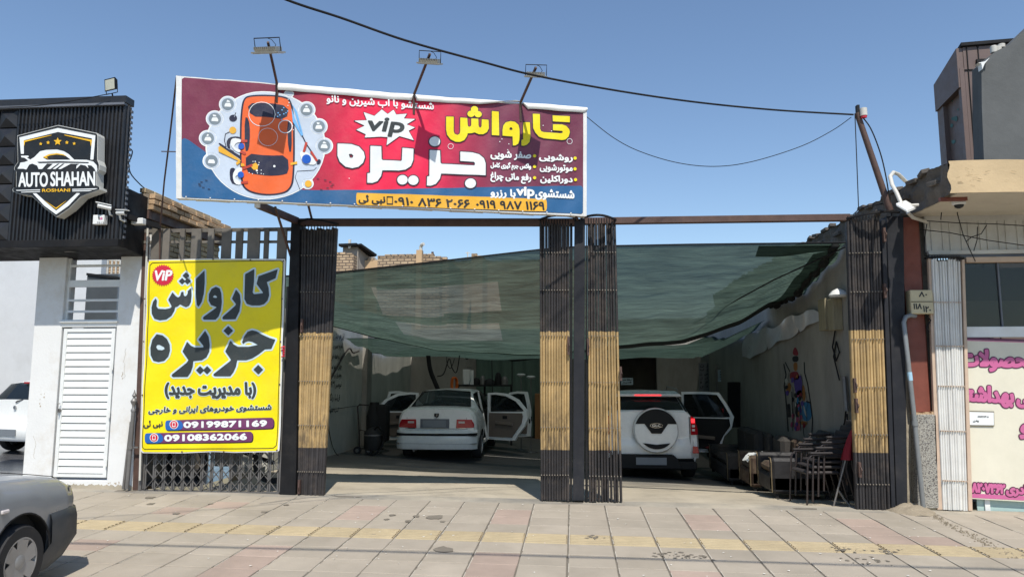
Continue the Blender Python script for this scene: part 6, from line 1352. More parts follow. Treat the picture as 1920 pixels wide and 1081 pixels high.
def car(label, loc, rz, keys, arches, paint, glassiv, cut=(), L=4.4, zbot=.3, group=None, cat='car', nm='car', fineness=.09):
    g = thing(nm, label, cat, loc, group, rz); ys = sorted(keys)
    yy = set(ys); y = ys[0]
    while y < ys[-1]: yy.add(round(y,3)); y += fineness
    for yc, rr in arches:
        for k in range(13): yy.add(round(yc-rr*math.cos(math.pi*k/12),3))
        yy.add(round(yc-rr-.002,3)); yy.add(round(yc+rr+.002,3))
    for iv in list(glassiv)+list(cut): yy.add(iv[0]); yy.add(iv[1])
    yy = sorted(v for v in yy if ys[0] <= v <= ys[-1]); st = []
    for y in yy:
        i = max(k for k in range(len(ys)) if ys[k] <= y); j = min(i+1, len(ys)-1); t = 0 if i == j else (y-ys[i])/(ys[j]-ys[i])
        v = [a+(b-a)*t for a, b in zip(keys[ys[i]], keys[ys[j]])]; xs_, xm, xb_, zbl, x5, z5, x6, z6, z7 = v[:9]; zb_ = zbot+(v[9] if len(v) > 9 else 0)
        za = zb_
        for yc, rr in arches:
            if abs(y-yc) <= rr: za = max(za, math.sqrt(rr*rr-(y-yc)**2)*1.0+.29)
        zm = max(.56, za+.03)
        st.append([(0,zb_),(.52,zb_),(.52,za),(xs_ if za < zb_+.05 else xs_+(xm-xs_)*min(1,(za-zb_)/.3),za+.001),(xm,zm),((xm+xb_)/2+.012,(zm+zbl)/2),(xb_,zbl),(x5,z5),(x6,z6),(x6*.5,z7-(z7-z6)*.2),(0,z7)])
    n = len(st[0]); vs = []; fs = []; mi = []
    for i, s in enumerate(st):
        for x, z in s: vs.append((x, yy[i], z))
        for x, z in s: vs.append((-x, yy[i], z))
    for i in range(len(st)-1):
        ym = (yy[i]+yy[i+1])/2
        for sd_ in (0, 1):
            for k in range(n-1):
                a = i*2*n+sd_*n+k; f = (a, a+1, a+2*n+1, a+2*n); f = f if sd_ else f[::-1]
                if any(c[0] <= ym <= c[1] and k in c[2] and (c[3] is None or c[3] == sd_) for c in cut): continue
                m_ = 2 if k < 3 else 0
                for ga, gb_, segs in glassiv:
                    if ga <= ym <= gb_ and k in segs: m_ = 1
                fs.append(f); mi.append(m_)
    e = len(st)-1
    fs.append(tuple(range(3,n))+tuple(n+k for k in range(n-1,2,-1))); mi.append(0)
    fs.append(tuple(e*2*n+k for k in range(3,n))[::-1]+tuple(e*2*n+n+k for k in range(n-1,2,-1))[::-1]); mi.append(0)
    mb = MB(); mb.v = vs; mb.f = fs; mb.m = mi
    b = mb.build('body', [paint, M['cglass'], M['under']], g, auto=38, local=True); return g, b
def part(g, nm, m, fn, **k):
    mb = MB(); fn(mb); k.setdefault('local', True); return mb.build(nm, m, g, **k)
def wheel(g, x, y, r, w_=.19, m=None, spokes=7, side=1, full=False):
    s = side; wl = bpy.data.objects.new('wheel', None); COL.objects.link(wl); wl.parent = g; wl.location = (x, y, r)
    mb = MB(); mb.lathe([(r*.66,-w_/2),(r*.93,-w_/2),(r,-w_/2+.03),(r,w_/2-.03),(r*.93,w_/2),(r*.66,w_/2)], (0,0,0), 'X', 36, cap=False); mb.build('tyre', M['tyre'], wl, auto=50, local=True)
    mb = MB(); mb.lathe([(r*.66,s*w_*.1),(r*.66,s*w_*.5),(r*.62,s*w_*.5),(r*.58,s*w_*.28),(.001,s*w_*.25)], (0,0,0), 'X', 36, cap=False)
    for k in range(spokes):
        a = 2*math.pi*k/spokes+.3; c, q = math.cos(a), math.sin(a); t = (-q, c)
        def pt(rad, off, d): return (s*w_*(.28+d), c*rad+t[0]*off, q*rad+t[1]*off)
        if full: mb.add([pt(r*.12,-.05,.16),pt(r*.6,-.035,.22),pt(r*.6,.09,.22),pt(r*.12,.05,.16)], [(0,1,2,3)])
        else: mb.add([pt(r*.1,-.025,.1),pt(r*.6,-.03,.14),pt(r*.6,.03,.14),pt(r*.1,.025,.1)], [(0,1,2,3)])
    mb.lathe([(r*.2,s*w_*.45),(r*.14,s*w_*.5),(.001,s*w_*.5)], (0,0,0), 'X', 20, cap=False); mb.build('rim', m or M['rim'], wl, auto=40, local=True); return wl
def hexloc(mb, pts, dv, mi=0): mb.prism([Vector(p) for p in pts], dv, mi)
def door(g, hinge, ang, side, outl, win, hand=(.75,.8), thick=.085, paint=None, trim=None, trimpoly=None):
    """open car door: outline in (distance from hinge, height); side +1 = right of car; ang = opening angle"""
    d = bpy.data.objects.new('door', None); COL.objects.link(d); d.parent = g; d.location = hinge; d.rotation_euler = (0, 0, R(side*ang))
    def P(s_, z, t=0): return Vector((-side*t, -s_, z))
    n = len(outl)
    mb = MB(); k = len(win)
    # painted shell with a real window opening: ring between outline and window (same point count)
    for t0, t1 in ((0, thick),):
        A = [P(*p, t0) for p in outl]; B = [P(*p, t1) for p in outl]; C = [P(*p, t0) for p in win]; D = [P(*p, t1) for p in win]
        for i in range(n):
            j = (i+1) % n; mb.quad(A[i],A[j],C[j],C[i]); mb.quad(B[i],C2(D,i),C2(D,j),B[j]); mb.quad(A[i],B[i],B[j],A[j]); mb.quad(C[i],C[j],D[j],D[i])
    mb.build('shell', paint, d, local=True, fix=True, auto=35)
    if trimpoly: part(d, 'inner_trim', trim or M['trim'], lambda m_: m_.prism([P(*p, thick+.001) for p in trimpoly], (-side*.03,0,0)), fix=True, bevel=.008)
    zt0 = .66; part(d, 'armrest', M['trim'], lambda m_: m_.hexa([P(.25,zt0,thick+.03),P(.7,zt0-.03,thick+.03),P(.7,zt0-.03,thick+.09),P(.25,zt0,thick+.09),P(.25,zt0+.07,thick+.03),P(.7,zt0+.04,thick+.03),P(.7,zt0+.04,thick+.08),P(.25,zt0+.07,thick+.08)]), fix=True, bevel=.01)
    part(d, 'inner_handle', M['under'], lambda m_: m_.hexa([P(.42,.78,thick+.028),P(.54,.78,thick+.028),P(.54,.78,thick+.04),P(.42,.78,thick+.04),P(.42,.85,thick+.028),P(.54,.85,thick+.028),P(.54,.85,thick+.04),P(.42,.85,thick+.04)]), fix=True)
    part(d, 'window', M['cglass'], lambda m_: m_.prism([P(*p, thick*.45) for p in win], (-side*.004,0,0)), fix=True)
    part(d, 'latch', M['under'], lambda m_: m_.box(-.02 if side > 0 else -.0, .0 if side > 0 else .02, -hand[0]-.03, -hand[0], hand[1]-.05, hand[1]+.05)); return d
def C2(D, i): return D[i]
# ---------------------------------------------------------------- white saloon, all doors open
zf = lambda x, y: gz(x, y)+.006
sx_, sy_ = -2.87, 15.0
#      y: sill, mid, belt x, belt z, x5,z5, x6,z6, top z
SK_ = {.10:(.76,.79,.76,.90,.70,1.01,.62,1.06,1.08,.08), .20:(.78,.83,.81,.93,.74,1.05,.64,1.10,1.12,.04), .60:(.80,.855,.83,.95,.75,1.07,.65,1.115,1.14), 1.28:(.81,.86,.845,.95,.60,1.37,.53,1.41,1.45), 1.7:(.81,.86,.845,.95,.60,1.40,.52,1.445,1.475), 2.5:(.81,.86,.845,.94,.60,1.40,.52,1.445,1.475),
       2.95:(.81,.86,.84,.93,.60,1.36,.52,1.40,1.43), 3.65:(.80,.85,.82,.92,.72,1.0,.62,1.03,1.05), 4.1:(.78,.82,.79,.84,.70,.90,.6,.93,.95), 4.4:(.7,.74,.7,.74,.62,.78,.5,.8,.82)}
sal, body = car('white four door saloon with every door open, parked under the net', (sx_, sy_, zf(sx_, sy_+.9)), R(0), SK_, ((.93,.34),(3.55,.34)), M['pwhite'],
    [(.60,1.28,(8,9)), (2.95,3.65,(8,9)), (1.02,1.42,(6,))], [(1.30,3.25,(3,4,5,6),None)], zbot=.27)
for s in (-1, 1):
    wheel(sal, s*.755, .93, .30, side=s); wheel(sal, s*.755, 3.55, .30, side=s)
    part(sal, 'sill', M['pwhite'], lambda m_: m_.box(s*.84-.04*(s<0)-.04*(s>0), s*.84+.0, 1.3, 3.2, .27, .36), bevel=.01)
    part(sal, 'centre_pillar', M['pwhite'], lambda m_: m_.hexa([(s*.80,2.18,.3),(s*.85,2.18,.3),(s*.85,2.30,.3),(s*.80,2.30,.3),(s*.57,2.22,1.41),(s*.61,2.22,1.41),(s*.61,2.28,1.41),(s*.57,2.28,1.41)]), fix=True)
    # tail lamps: red with clear inset
    x0, x1 = s*.44, s*.76
    part(sal, 'tail_lamp', M['redlens'], lambda m_: m_.prism([Vector((s*a,b,c)) for a,b,c in ((.42,.095,.70),(.79,.11,.71),(.795,.14,.78),(.74,.11,.875),(.43,.092,.88))], (0,-.035,0)), fix=True, bevel=.006)
    part(sal, 'lamp_inset', M['clearlens'], lambda m_: m_.box(min(s*.47,s*.60), max(s*.47,s*.60), .052, .058, .80, .84))
    part(sal, 'seat', M['seat'], lambda m_: (m_.box(min(s*.1,s*.62),max(s*.1,s*.62),1.05,1.25,.4,1.0), m_.box(min(s*.05,s*.65),max(s*.05,s*.65),1.1,1.75,.35,.55), m_.box(min(s*.18,s*.5),max(s*.18,s*.5),1.03,1.12,1.0,1.17)), bevel=.04)
    part(sal, 'seat', M['seat'], lambda m_: (m_.box(min(s*.12,s*.6),max(s*.12,s*.6),2.1,2.25,.4,1.0), m_.box(min(s*.12,s*.6),max(s*.12,s*.6),2.15,2.75,.35,.55), m_.box(min(s*.24,s*.46),max(s*.24,s*.46),2.1,2.19,1.03,1.22)), bevel=.04)
    part(sal, 'mirror', M['pwhite'], lambda m_: m_.box(min(s*.84,s*1.0), max(s*.84,s*1.0), 3.2, 3.28, .92, 1.04), bevel=.02) if s < 0 else None
part(sal, 'floor', M['under'], lambda m_: m_.box(-.8,.8,1.0,3.5,.28,.34)); part(sal, 'dashboard', M['under'], lambda m_: m_.box(-.7,.7,3.1,3.5,.5,.95), bevel=.03)
part(sal, 'steering_wheel', M['under'], lambda m_: m_.tube([(-.36+.17*math.cos(a*.5236),3.0,.92+.17*math.sin(a*.5236)) for a in range(13)], .012, 6))
def bumper(m_, w_, z0, z1, y0, dp, bow=.07, n=18, cor=.16, drop=0):
    pr = []
    for k in range(n+1):
        t = -1+2*k/n; pr.append((w_*t, y0 + bow*t*t + (cor*max(0,abs(t)-.86)/.14 if abs(t) > .86 else 0)))
    rows = [(z0,.02),(z0+(z1-z0)*.12,-.01),(z0+(z1-z0)*.5,-.02),(z0+(z1-z0)*.88,-.01),(z1,.02)]
    vs = [(x, y+o, z) for z, o in rows for x, y in pr]; q = n+1
    m_.add(vs, [(r*q+k, r*q+k+1, (r+1)*q+k+1, (r+1)*q+k) for r in range(4) for k in range(n)]); m_.add([(x,y+.02,z1) for x,y in pr]+[(x*.98,y0+dp,z1) for x,y in pr], [(k,k+1,q+k+1,q+k) for k in range(n)]); m_.add([(x,y+.02,z0) for x,y in pr]+[(x*.98,y0+dp,z0) for x,y in pr], [(k,k+1,q+k+1,q+k) for k in range(n)])
part(sal, 'rear_bumper', M['pwhite'], lambda m_: bumper(m_, .855, .27, .655, -.06, .3), auto=50, fix=True)
part(sal, 'rubbing_strip', M['under'], lambda m_: bumper(m_, .858, .545, .60, -.078, .05), auto=50)
part(sal, 'lower_crease', M['trimgrey'], lambda m_: bumper(m_, .857, .385, .392, -.066, .05))
part(sal, 'number_plate', M['plate'], lambda m_: m_.box(-.29,.20,.058,.07,.715,.86)); part(sal, 'plate_recess', M['trimgrey'], lambda m_: m_.box(-.34,.27,.07,.098,.70,.885))
part(sal, 'boot_line', M['under'], lambda m_: (m_.box(-.66,.66,.088,.099,.682,.688), m_.tube([(-.62,.095,.69),(-.63,.10,.9),(-.60,.12,1.02)], .004, 4), m_.tube([(.62,.095,.69),(.63,.10,.9),(.60,.12,1.02)], .004, 4)))
part(sal, 'emblem', M['black'], lambda m_: m_.prism([(-.05,.09,1.0),(.05,.09,1.0),(.05,.09,.945),(0,.09,.90),(-.05,.09,.945)], (0,-.012,0)), fix=True)
part(sal, 'emblem_mark', M['chrome'], lambda m_: m_.prism([(-.02,.077,.985),(.03,.077,.99),(.025,.077,.95),(0,.077,.925),(-.01,.077,.955)], (0,-.004,0)), fix=True)
part(sal, 'name_badge', M['under'], lambda m_: (m_.box(-.60,-.45,.086,.1,.69,.71),)); part(sal, 'name_badge', M['chrome'], lambda m_: m_.box(.42,.62,.086,.1,.69,.705))
part(sal, 'window_seal', M['under'], lambda m_: (m_.tube([(-.64,.60,1.125),(-.3,.58,1.14),(0,.58,1.145),(.3,.58,1.14),(.64,.60,1.125)], .012, 5), m_.tube([(-.645,.6,1.12),(-.54,1.26,1.415)], .012, 5), m_.tube([(.645,.6,1.12),(.54,1.26,1.415)], .012, 5), m_.tube([(-.53,1.28,1.42),(0,1.29,1.455),(.53,1.28,1.42)], .01, 5)))
part(sal, 'exhaust', M['galv'], lambda m_: m_.tube([(-.45,-.02,.25),(-.45,.4,.27)], .028, 8))
rd_o = [(0,.30),(.35,.29),(.72,.29),(.80,.42),(.97,.62),(1.05,.80),(1.02,.98),(.80,1.22),(.52,1.355),(.2,1.385),(.0,1.37),(0,.92)]
rd_w = [(.06,.93),(.3,.94),(.6,.945),(.8,.95),(.90,.955),(.95,.965),(.93,1.0),(.74,1.19),(.48,1.305),(.2,1.335),(.07,1.325),(.06,1.1)]
rd_t = [(.05,.36),(.66,.36),(.78,.52),(.90,.68),(.94,.85),(.92,.92),(.05,.91)]
fd_o = [(0,.30),(.4,.29),(.8,.29),(1.08,.32),(1.10,.6),(1.10,.92),(1.06,1.15),(1.00,1.385),(.75,1.395),(.52,1.36),(.05,1.0),(0,.92)]
fd_w = [(.12,.94),(.4,.935),(.7,.935),(.9,.935),(1.03,.94),(1.035,.98),(1.0,1.15),(.95,1.33),(.75,1.34),(.55,1.31),(.2,1.03),(.13,.97)]
fd_t = [(.06,.36),(1.03,.38),(1.05,.91),(.06,.90)]
for s in (1, -1):
    door(sal, (s*.86,2.22,0), 68 if s > 0 else 66, s, rd_o, rd_w, (1.05,.74), paint=M['pwhite'], trimpoly=rd_t); door(sal, (s*.86,3.28,0), 62, s, fd_o, fd_w, (1.09,.74), paint=M['pwhite'], trimpoly=fd_t)
# ---------------------------------------------------------------- white off-roader with spare wheel
ux, uy = 1.44, 14.1
UK = {.10:(.80,.88,.86,1.02,.77,1.24,.70,1.30,1.31,.12), .16:(.84,.92,.89,1.05,.74,1.28,.66,1.34,1.34,.08), .42:(.86,.92,.90,1.08,.60,1.56,.54,1.60,1.63), .55:(.86,.92,.90,1.08,.62,1.58,.56,1.64,1.67), 1.6:(.86,.92,.90,1.06,.64,1.60,.57,1.66,1.70), 2.6:(.86,.92,.90,1.02,.64,1.58,.57,1.64,1.68), 3.2:(.85,.91,.88,1.0,.70,1.1,.6,1.14,1.16), 3.9:(.82,.88,.85,.92,.72,1.0,.6,1.03,1.05), 4.2:(.74,.8,.76,.8,.65,.85,.5,.88,.9)}
suv, sb = car('white off-roader with a spare wheel on its tail, rear side door open', (ux, uy, zf(ux, uy+.8)), R(-.5), UK, ((.85,.38),(3.3,.38)), M['pwhite'], [(.16,.42,(8,9)), (.5,1.1,(6,)), (2.6,3.2,(8,9))], [(1.25,2.25,(3,4,5,6),0)], zbot=.36)
for s in (-1, 1):
    wheel(suv, s*.80, .85, .35, .23, side=s); wheel(suv, s*.80, 3.3, .35, .23, side=s)
    part(suv, 'tail_lamp', M['redlens'], lambda m_: m_.prism([Vector((s*a,b,c)) for a,b,c in ((.765,.08,.885),(.90,.12,.885),(.90,.14,1.0),(.84,.12,1.20),(.79,.1,1.235),(.76,.085,1.235))], (0,-.045,0)), fix=True, bevel=.008)
    part(suv, 'brake_bulb', M['litred'] if s > 0 else M['redlens'], lambda m_: m_.box(min(s*.775,s*.84),max(s*.775,s*.84),.03,.037,1.11,1.19))
    part(suv, 'lamp_inset', M['clearlens'], lambda m_: (m_.box(min(s*.785,s*.84),max(s*.785,s*.84),.031,.037,1.03,1.07), m_.box(min(s*.785,s*.84),max(s*.785,s*.84),.031,.037,.955,.995)))
    part(suv, 'reflector', M['redlens'], lambda m_: m_.prism([Vector((s*a,.02,c)) for a,c in ((.78,.545),(.90,.55),(.88,.67),(.79,.68))], (0,-.03,0)), fix=True, bevel=.006)
    part(suv, 'parking_sensor', M['under'], lambda m_: m_.tube([(s*.64,.07,.64),(s*.64,.05,.64)], .018, 10)); part(suv, 'roof_rail', M['galv'], lambda m_: m_.tube([(s*.60,.55,1.66),(s*.6,.7,1.73),(s*.6,2.3,1.75),(s*.6,2.45,1.68)], .016, 6))
    part(suv, 'tailgate_line', M['under'], lambda m_: m_.tube([(s*.745,.085,1.22),(s*.75,.07,.9),(s*.75,.07,.55),(s*.70,.07,.50),(s*.2,.07,.49)], .006, 5))
part(suv, 'lower_side_panel', M['pwhite'], lambda m_: bumper(m_, .93, .44, .83, .045, .12, .04), auto=50, fix=True)
part(suv, 'rear_bumper', M['under'], lambda m_: (m_.prism([(-.72,-.02,.52),(.42,-.02,.52),(.5,-.02,.44),(.55,-.02,.36),(.6,-.02,.25),(-.8,-.02,.25)], (0,.2,0)), m_.box(-.86,.86,.0,.3,.24,.38)), fix=True, bevel=.02)
part(suv, 'number_plate', M['plate'], lambda m_: m_.box(-.28,.29,-.04,-.028,.33,.465))
part(suv, 'roof_spoiler', M['pwhite'], lambda m_: m_.hexa([(-.66,.32,1.59),(.66,.32,1.59),(.58,.62,1.64),(-.58,.62,1.64),(-.62,.30,1.64),(.62,.30,1.64),(.56,.64,1.70),(-.56,.64,1.70)]), fix=True, bevel=.012)
for k in range(22): part(suv, 'brake_diode', M['litred'], lambda m_: m_.box(-.255+k*.0235,-.242+k*.0235,.293,.30,1.605,1.635)) if k % 1 == 0 else None
# glass surround: dark tailgate glass panel
part(suv, 'rear_window', M['cglass'], lambda m_: m_.prism([(-.70,.135,1.27),(-.35,.10,1.265),(.35,.10,1.265),(.72,.135,1.31),(.60,.40,1.58),(-.60,.40,1.58)], (0,.01,0)), fix=True)
M['spare'] = M['pwhite']; scx, scz, sr = .10, .97, .425
part(suv, 'spare_wheel_cover', M['pwhite'], lambda m_: m_.lathe([(sr*.9,0),(sr*.98,-.03),(sr,-.08),(sr*.985,-.16),(sr*.93,-.20),(sr*.6,-.215),(.001,-.22)], (scx,.08,scz), 'Y', 48, cap=False), auto=50)
part(suv, 'cover_edge', M['under'], lambda m_: m_.lathe([(sr*1.008,-.02),(sr*1.008,-.05)], (scx,.08,scz), 'Y', 48, cap=False))
def arcpts(a0, a1, r_, n=20): return [(scx+r_*math.cos(R(a0+(a1-a0)*k/n)), scz+r_*math.sin(R(a0+(a1-a0)*k/n))) for k in range(n+1)]
def cap(m_, pts, y=-.150, d=-.006): m_.prism([(x, y+.035*max(0,((x-scx)**2+(z-scz)**2)**.5/sr-.8)/.2, z) for x, z in pts], (0,d,0))
part(suv, 'cover_cap', M['under'], lambda m_: cap(m_, arcpts(18,162,sr*.95)+[(scx-.22,scz+.13),(scx-.09,scz-.05),(scx+.09,scz-.05),(scx+.22,scz+.13)]), fix=True)
part(suv, 'cover_grin', M['under'], lambda m_: cap(m_, arcpts(-118-20,-42+0,sr*.80)+[(scx+.0,scz-.255)]), fix=True)
part(suv, 'emblem_ring', M['chrome'], lambda m_: m_.tube([(scx+.115*math.cos(a*.3142),-.165,scz+.10+.042*math.sin(a*.3142)) for a in range(21)], .006, 6))
ES = Sheet(place(suv,(scx,-.164,scz)), (1,0,0), (0,0,1))
cs_, asp_ = glyphs('GLC', 3); art(ES, suv, 'badge_letters', M['chrome'], [np.array([((a-.5)*.15, .10+(b-.5)*.045) for a, b in c]) for c in cs_], .002, .002, .004)
part(suv, 'side_badge', M['chrome'], lambda m_: m_.tube([(-.6+.06*math.cos(a*.628),.055,1.0+.025*math.sin(a*.628)) for a in range(11)], .005, 5))
part(suv, 'floor', M['under'], lambda m_: m_.box(-.82,.82,.6,3.2,.37,.45)); part(suv, 'seat', M['under'], lambda m_: (m_.box(-.7,.7,1.0,1.2,.6,1.25), m_.box(-.7,.7,1.1,1.7,.5,.75)), bevel=.05)
part(suv, 'seat', M['under'], lambda m_: m_.box(-.6,.6,2.1,2.25,.6,1.3), bevel=.05)
ud_o = [(0,.38),(.4,.36),(.72,.36),(.80,.46),(.88,.70),(1.04,.88),(1.10,1.12),(.95,1.40),(.80,1.635),(.4,1.65),(.0,1.64),(0,1.1)]
ud_w = [(.04,1.10),(.35,1.10),(.65,1.10),(.85,1.10),(.98,1.11),(1.02,1.12),(1.0,1.18),(.90,1.37),(.76,1.585),(.4,1.60),(.05,1.59),(.04,1.3)]
door(suv, (.92,2.25,0), 72, 1, ud_o, ud_w, (1.09,.95), paint=M['pwhite'], trim=M['under'], trimpoly=[(.04,.43),(.68,.43),(.78,.55),(.88,.74),(1.02,.93),(1.0,1.08),(.04,1.08)])
# ---------------------------------------------------------------- grey hatchback, nose towards the shops, and white hatchback in the bay
HK = {.08:(.70,.76,.74,.86,.66,.98,.58,1.02,1.03,.05), .35:(.74,.79,.77,.88,.60,1.25,.53,1.32,1.35), .7:(.75,.80,.78,.88,.58,1.34,.5,1.38,1.42), 1.9:(.75,.80,.78,.87,.58,1.35,.5,1.39,1.43), 2.25:(.75,.80,.78,.87,.58,1.30,.5,1.34,1.38), 2.85:(.75,.80,.78,.80,.70,.87,.62,.885,.90), 3.3:(.75,.80,.775,.77,.70,.835,.60,.855,.865), 3.6:(.745,.79,.765,.74,.685,.80,.58,.82,.83), 3.72:(.72,.76,.735,.71,.65,.765,.52,.785,.79), 3.80:(.67,.70,.68,.66,.59,.72,.4,.74,.745)}
gx, gy, grz = at(49,1057,5.22).x-.78+.10, 2.14, 3.5
gc, gb2 = car('grey small car parked nose first at the left pavement corner', (gx, gy, gz(gx,gy+3)+.005), R(grz), HK, ((.62,.31),(3.06,.335)), M['pgrey'], [(.35-.27,.35,(8,9)), (2.25,2.85,(8,9)), (.5,2.2,(6,))], zbot=.22, fineness=.05)
for s in (-1, 1):
    wheel(gc, s*.725, .62, .27, .165, side=s, full=True); wheel(gc, s*.725, 3.06, .27, .165, side=s, spokes=6, full=True)
    part(gc, 'headlight', M['bplastic'], lambda m_: m_.prism([Vector((s*a,b,c)) for a,b,c in ((.765,3.60,.58),(.745,3.70,.57),(.70,3.78,.57),(.665,3.79,.71),(.71,3.71,.735),(.755,3.62,.73))], (s*.012,.014,0)), fix=True, bevel=.006)
    part(gc, 'side_repeater', M['clearlens'], lambda m_: m_.box(min(s*.805,s*.825),max(s*.805,s*.825),2.80,2.88,.66,.69), bevel=.008)
    part(gc, 'wheel_arch_lip', M['under'], lambda m_: m_.tube([(s*.798,3.06-.335*math.cos(math.pi*k/16),.285+.335*math.sin(math.pi*k/16)) for k in range(17)], .008, 5))
    part(gc, 'door_line', M['under'], lambda m_: m_.tube([(s*.815,2.6,.3),(s*.812,2.62,.6),(s*.79,2.62,.86)], .004, 4))
    part(gc, 'mirror', M['bplastic'], lambda m_: m_.box(min(s*.8,s*.95),max(s*.8,s*.95),2.35,2.43,.88,1.0), bevel=.02)
def fbump(m_):
    n = 26; pr = []
    for k in range(n+1):
        t = -1+2*k/n; a = abs(t)
        y = 3.93-.10*t*t if a < .7 else 3.881-(a-.7)/.3*.50-.06*math.sin((a-.7)/.3*math.pi)*-1
        pr.append((.815*min(1,a*1.18)*(1 if t > 0 else -1), y))
    rows = [(.13,-.26,.93),(.20,-.12,.97),(.34,.01,1.0),(.50,.0,1.0),(.555,-.01,.99),(.575,-.05,.96)]; q = n+1
    vs = [(x*sc_, y+o, z) for z, o, sc_ in rows for x, y in pr]; m_.add(vs, [(r*q+k, r*q+k+1, (r+1)*q+k+1, (r+1)*q+k) for r in range(5) for k in range(n)])
    b = [(x*.9, min(y-.06,3.75), .575) for x, y in pr]; m_.add([(x*.96,y-.05,.575) for x,y in pr]+b, [(k,k+1,q+k+1,q+k) for k in range(n)])
part(gc, 'front_bumper', M['bplastic'], fbump, auto=50)
part(gc, 'splash_liner', M['under'], lambda m_: m_.box(-.70,.70,2.6,3.5,.3,.62)); part(gc, 'bonnet_line', M['under'], lambda m_: (m_.tube([(.665,2.9,.945),(.665,3.3,.875),(.64,3.6,.82),(.6,3.72,.775)], .004, 4), m_.tube([(-.665,2.9,.945),(-.665,3.3,.875),(-.64,3.6,.82),(-.6,3.72,.775)], .004, 4)))
part(gc, 'seat', M['seat'], lambda m_: m_.box(-.6,.6,1.3,1.45,.4,1.05), bevel=.04)
wx, wy = at(20,790,13.0).x, 13.0
wh_, wb2 = car('white hatchback seen from behind in the open bay at the left', (wx, wy, gz(-8,9)+.02), R(-14), HK, ((.62,.31),(3.06,.335)), M['pwhite'], [(.08,.35,(8,9)), (2.25,2.85,(8,9)), (.5,2.2,(6,))], zbot=.25)
for s in (-1, 1):
    wheel(wh_, s*.70, .62, .28, .17, side=s); wheel(wh_, s*.70, 3.06, .28, .17, side=s); part(wh_, 'tail_lamp', M['redlens'], lambda m_: m_.prism([Vector((s*a,.075,c)) for a,c in ((.62,.62),(.76,.64),(.76,.9),(.66,.95))], (0,-.02,0)), fix=True, bevel=.005)
part(wh_, 'rear_bumper', M['pwhite'], lambda m_: bumper(m_, .80, .26, .60, -.07, .3), auto=50, fix=True); part(wh_, 'number_plate', M['plate'], lambda m_: m_.box(-.27,.27,-.1,-.088,.36,.48)); part(wh_, 'fog_reflector', M['redlens'], lambda m_: m_.box(-.55,-.38,-.09,-.07,.52,.56))
part(wh_, 'rear_window', M['cglass'], lambda m_: m_.prism([(-.58,.10,.99),(.58,.10,.99),(.50,.34,1.30),(-.50,.34,1.30)], (0,-.012,0)), fix=True); part(wh_, 'wiper', M['under'], lambda m_: m_.tube([(0,.07,.97),(.05,.06,1.0),(.42,.14,1.07)], .01, 5)); part(wh_, 'emblem', M['chrome'], lambda m_: m_.tube([(0,.07,.88),(0,.05,.88)], .035, 10))
part(wh_, 'roof_lamp', M['redlens'], lambda m_: m_.box(-.1,.1,.28,.33,1.33,1.36))
# ================================================================ yard furniture and gear
M['blackleather'] = mat('worn black leather', (.022,.021,.022), .5, var=.3, vscale=6, bump=.2, bscale=20); M['goldtrim'] = mat('frayed tan piping', (.16,.12,.065), .7, var=.3)
M['greycloth'] = mat('grey brown cloth', (.05,.045,.04), .95, var=.25, vscale=5, bump=.3, bscale=15); M['browncloth'] = mat('brown patterned cloth', (.06,.035,.025), .9, var=.3, col2=(.12,.095,.06), c2scale=9, c2amt=.4)
def armchair(label, x, y, L, m, m2, ht=.78, dp=.85, group='old sofas along the right yard wall', cushions=1):
    z = gz(x, y)+.006; g = thing('armchair' if L < 1.3 else 'sofa', label, 'armchair' if L < 1.3 else 'sofa', (x, y, z), group)
    P = lambda nm, mm, *b, bv=.04: part(g, nm, mm, lambda m_: m_.box(*b), bevel=bv)
    P('base', m, 0, dp, 0, L, .06, .32); P('arm', m, 0, dp, 0, .17, .08, .56); P('arm', m, 0, dp, L-.17, L, .08, .56)
    w_ = (L-.36)/cushions
    for k in range(cushions): P('seat_cushion', m2, .02, dp-.2, .18+k*w_+.01, .18+(k+1)*w_-.01, .32, .46, bv=.05); P('back_cushion', m2, dp-.30, dp-.1, .18+k*w_+.01, .18+(k+1)*w_-.01, .42, ht+.02, bv=.06)
    P('backrest', m, dp-.14, dp, .0, L, .1, ht)
    for yy_ in (0.0, L-.17): part(g, 'arm_piping', M['goldtrim'], lambda m_: m_.tube([(-.006,yy_+.005,.08),(-.008,yy_+.0,.5),(-.004,yy_+.05,.56),(-.004,yy_+.13,.56)], .007, 6))
    for fx in (.05, dp-.1):
        for fy_ in (.05, L-.1): P('foot', M['under'], fx, fx+.05, fy_, fy_+.05, 0, .07, bv=.004)
    return g
armchair('black leather armchair with frayed tan edges nearest the stacked chairs', at(1449,920,10.85).x, 10.85, .95, M['blackleather'], M['browncloth'], .72)
ch = armchair('brown patterned armchair with a white cloth on its seat', at(1408,890,12.25).x, 12.25, .95, M['browncloth'], M['greycloth'], .82)
part(ch, 'white_cloth', M['wmetal'], lambda m_: m_.grid(6, 6, lambda u, v: (-.03+.34*u-.0, .05+.4*v, .575+.015*math.sin(u*9+v*5)-(.12*(1-u)**4))), smooth=True)
s3 = armchair('long grey cushioned sofa at the far end of the seating row', at(1375,870,13.8).x-.1, 13.8, 1.9, M['greycloth'], M['greycloth'], .92, cushions=2)
tc = thing('bench_back', 'dark tufted backrest leaning on the wall behind the black armchair', 'backrest', (3.9,11.0,gz(3.9,11)+.3)); part(tc, 'panel', M['blackleather'], lambda m_: m_.box(-.06,.08,-.1,1.1,-.2,.62), bevel=.04)
part(tc, 'buttons', M['goldtrim'], lambda m_: [m_.lathe([(.02,0),(.001,-.015)], (-.062,.02+.13*i,.25+.13*j), 'X', 6, cap=False) for i in range(8) for j in range(3)])
for o in tc.children:
    if o.name.startswith('buttons'): o['kind'] = 'stuff'
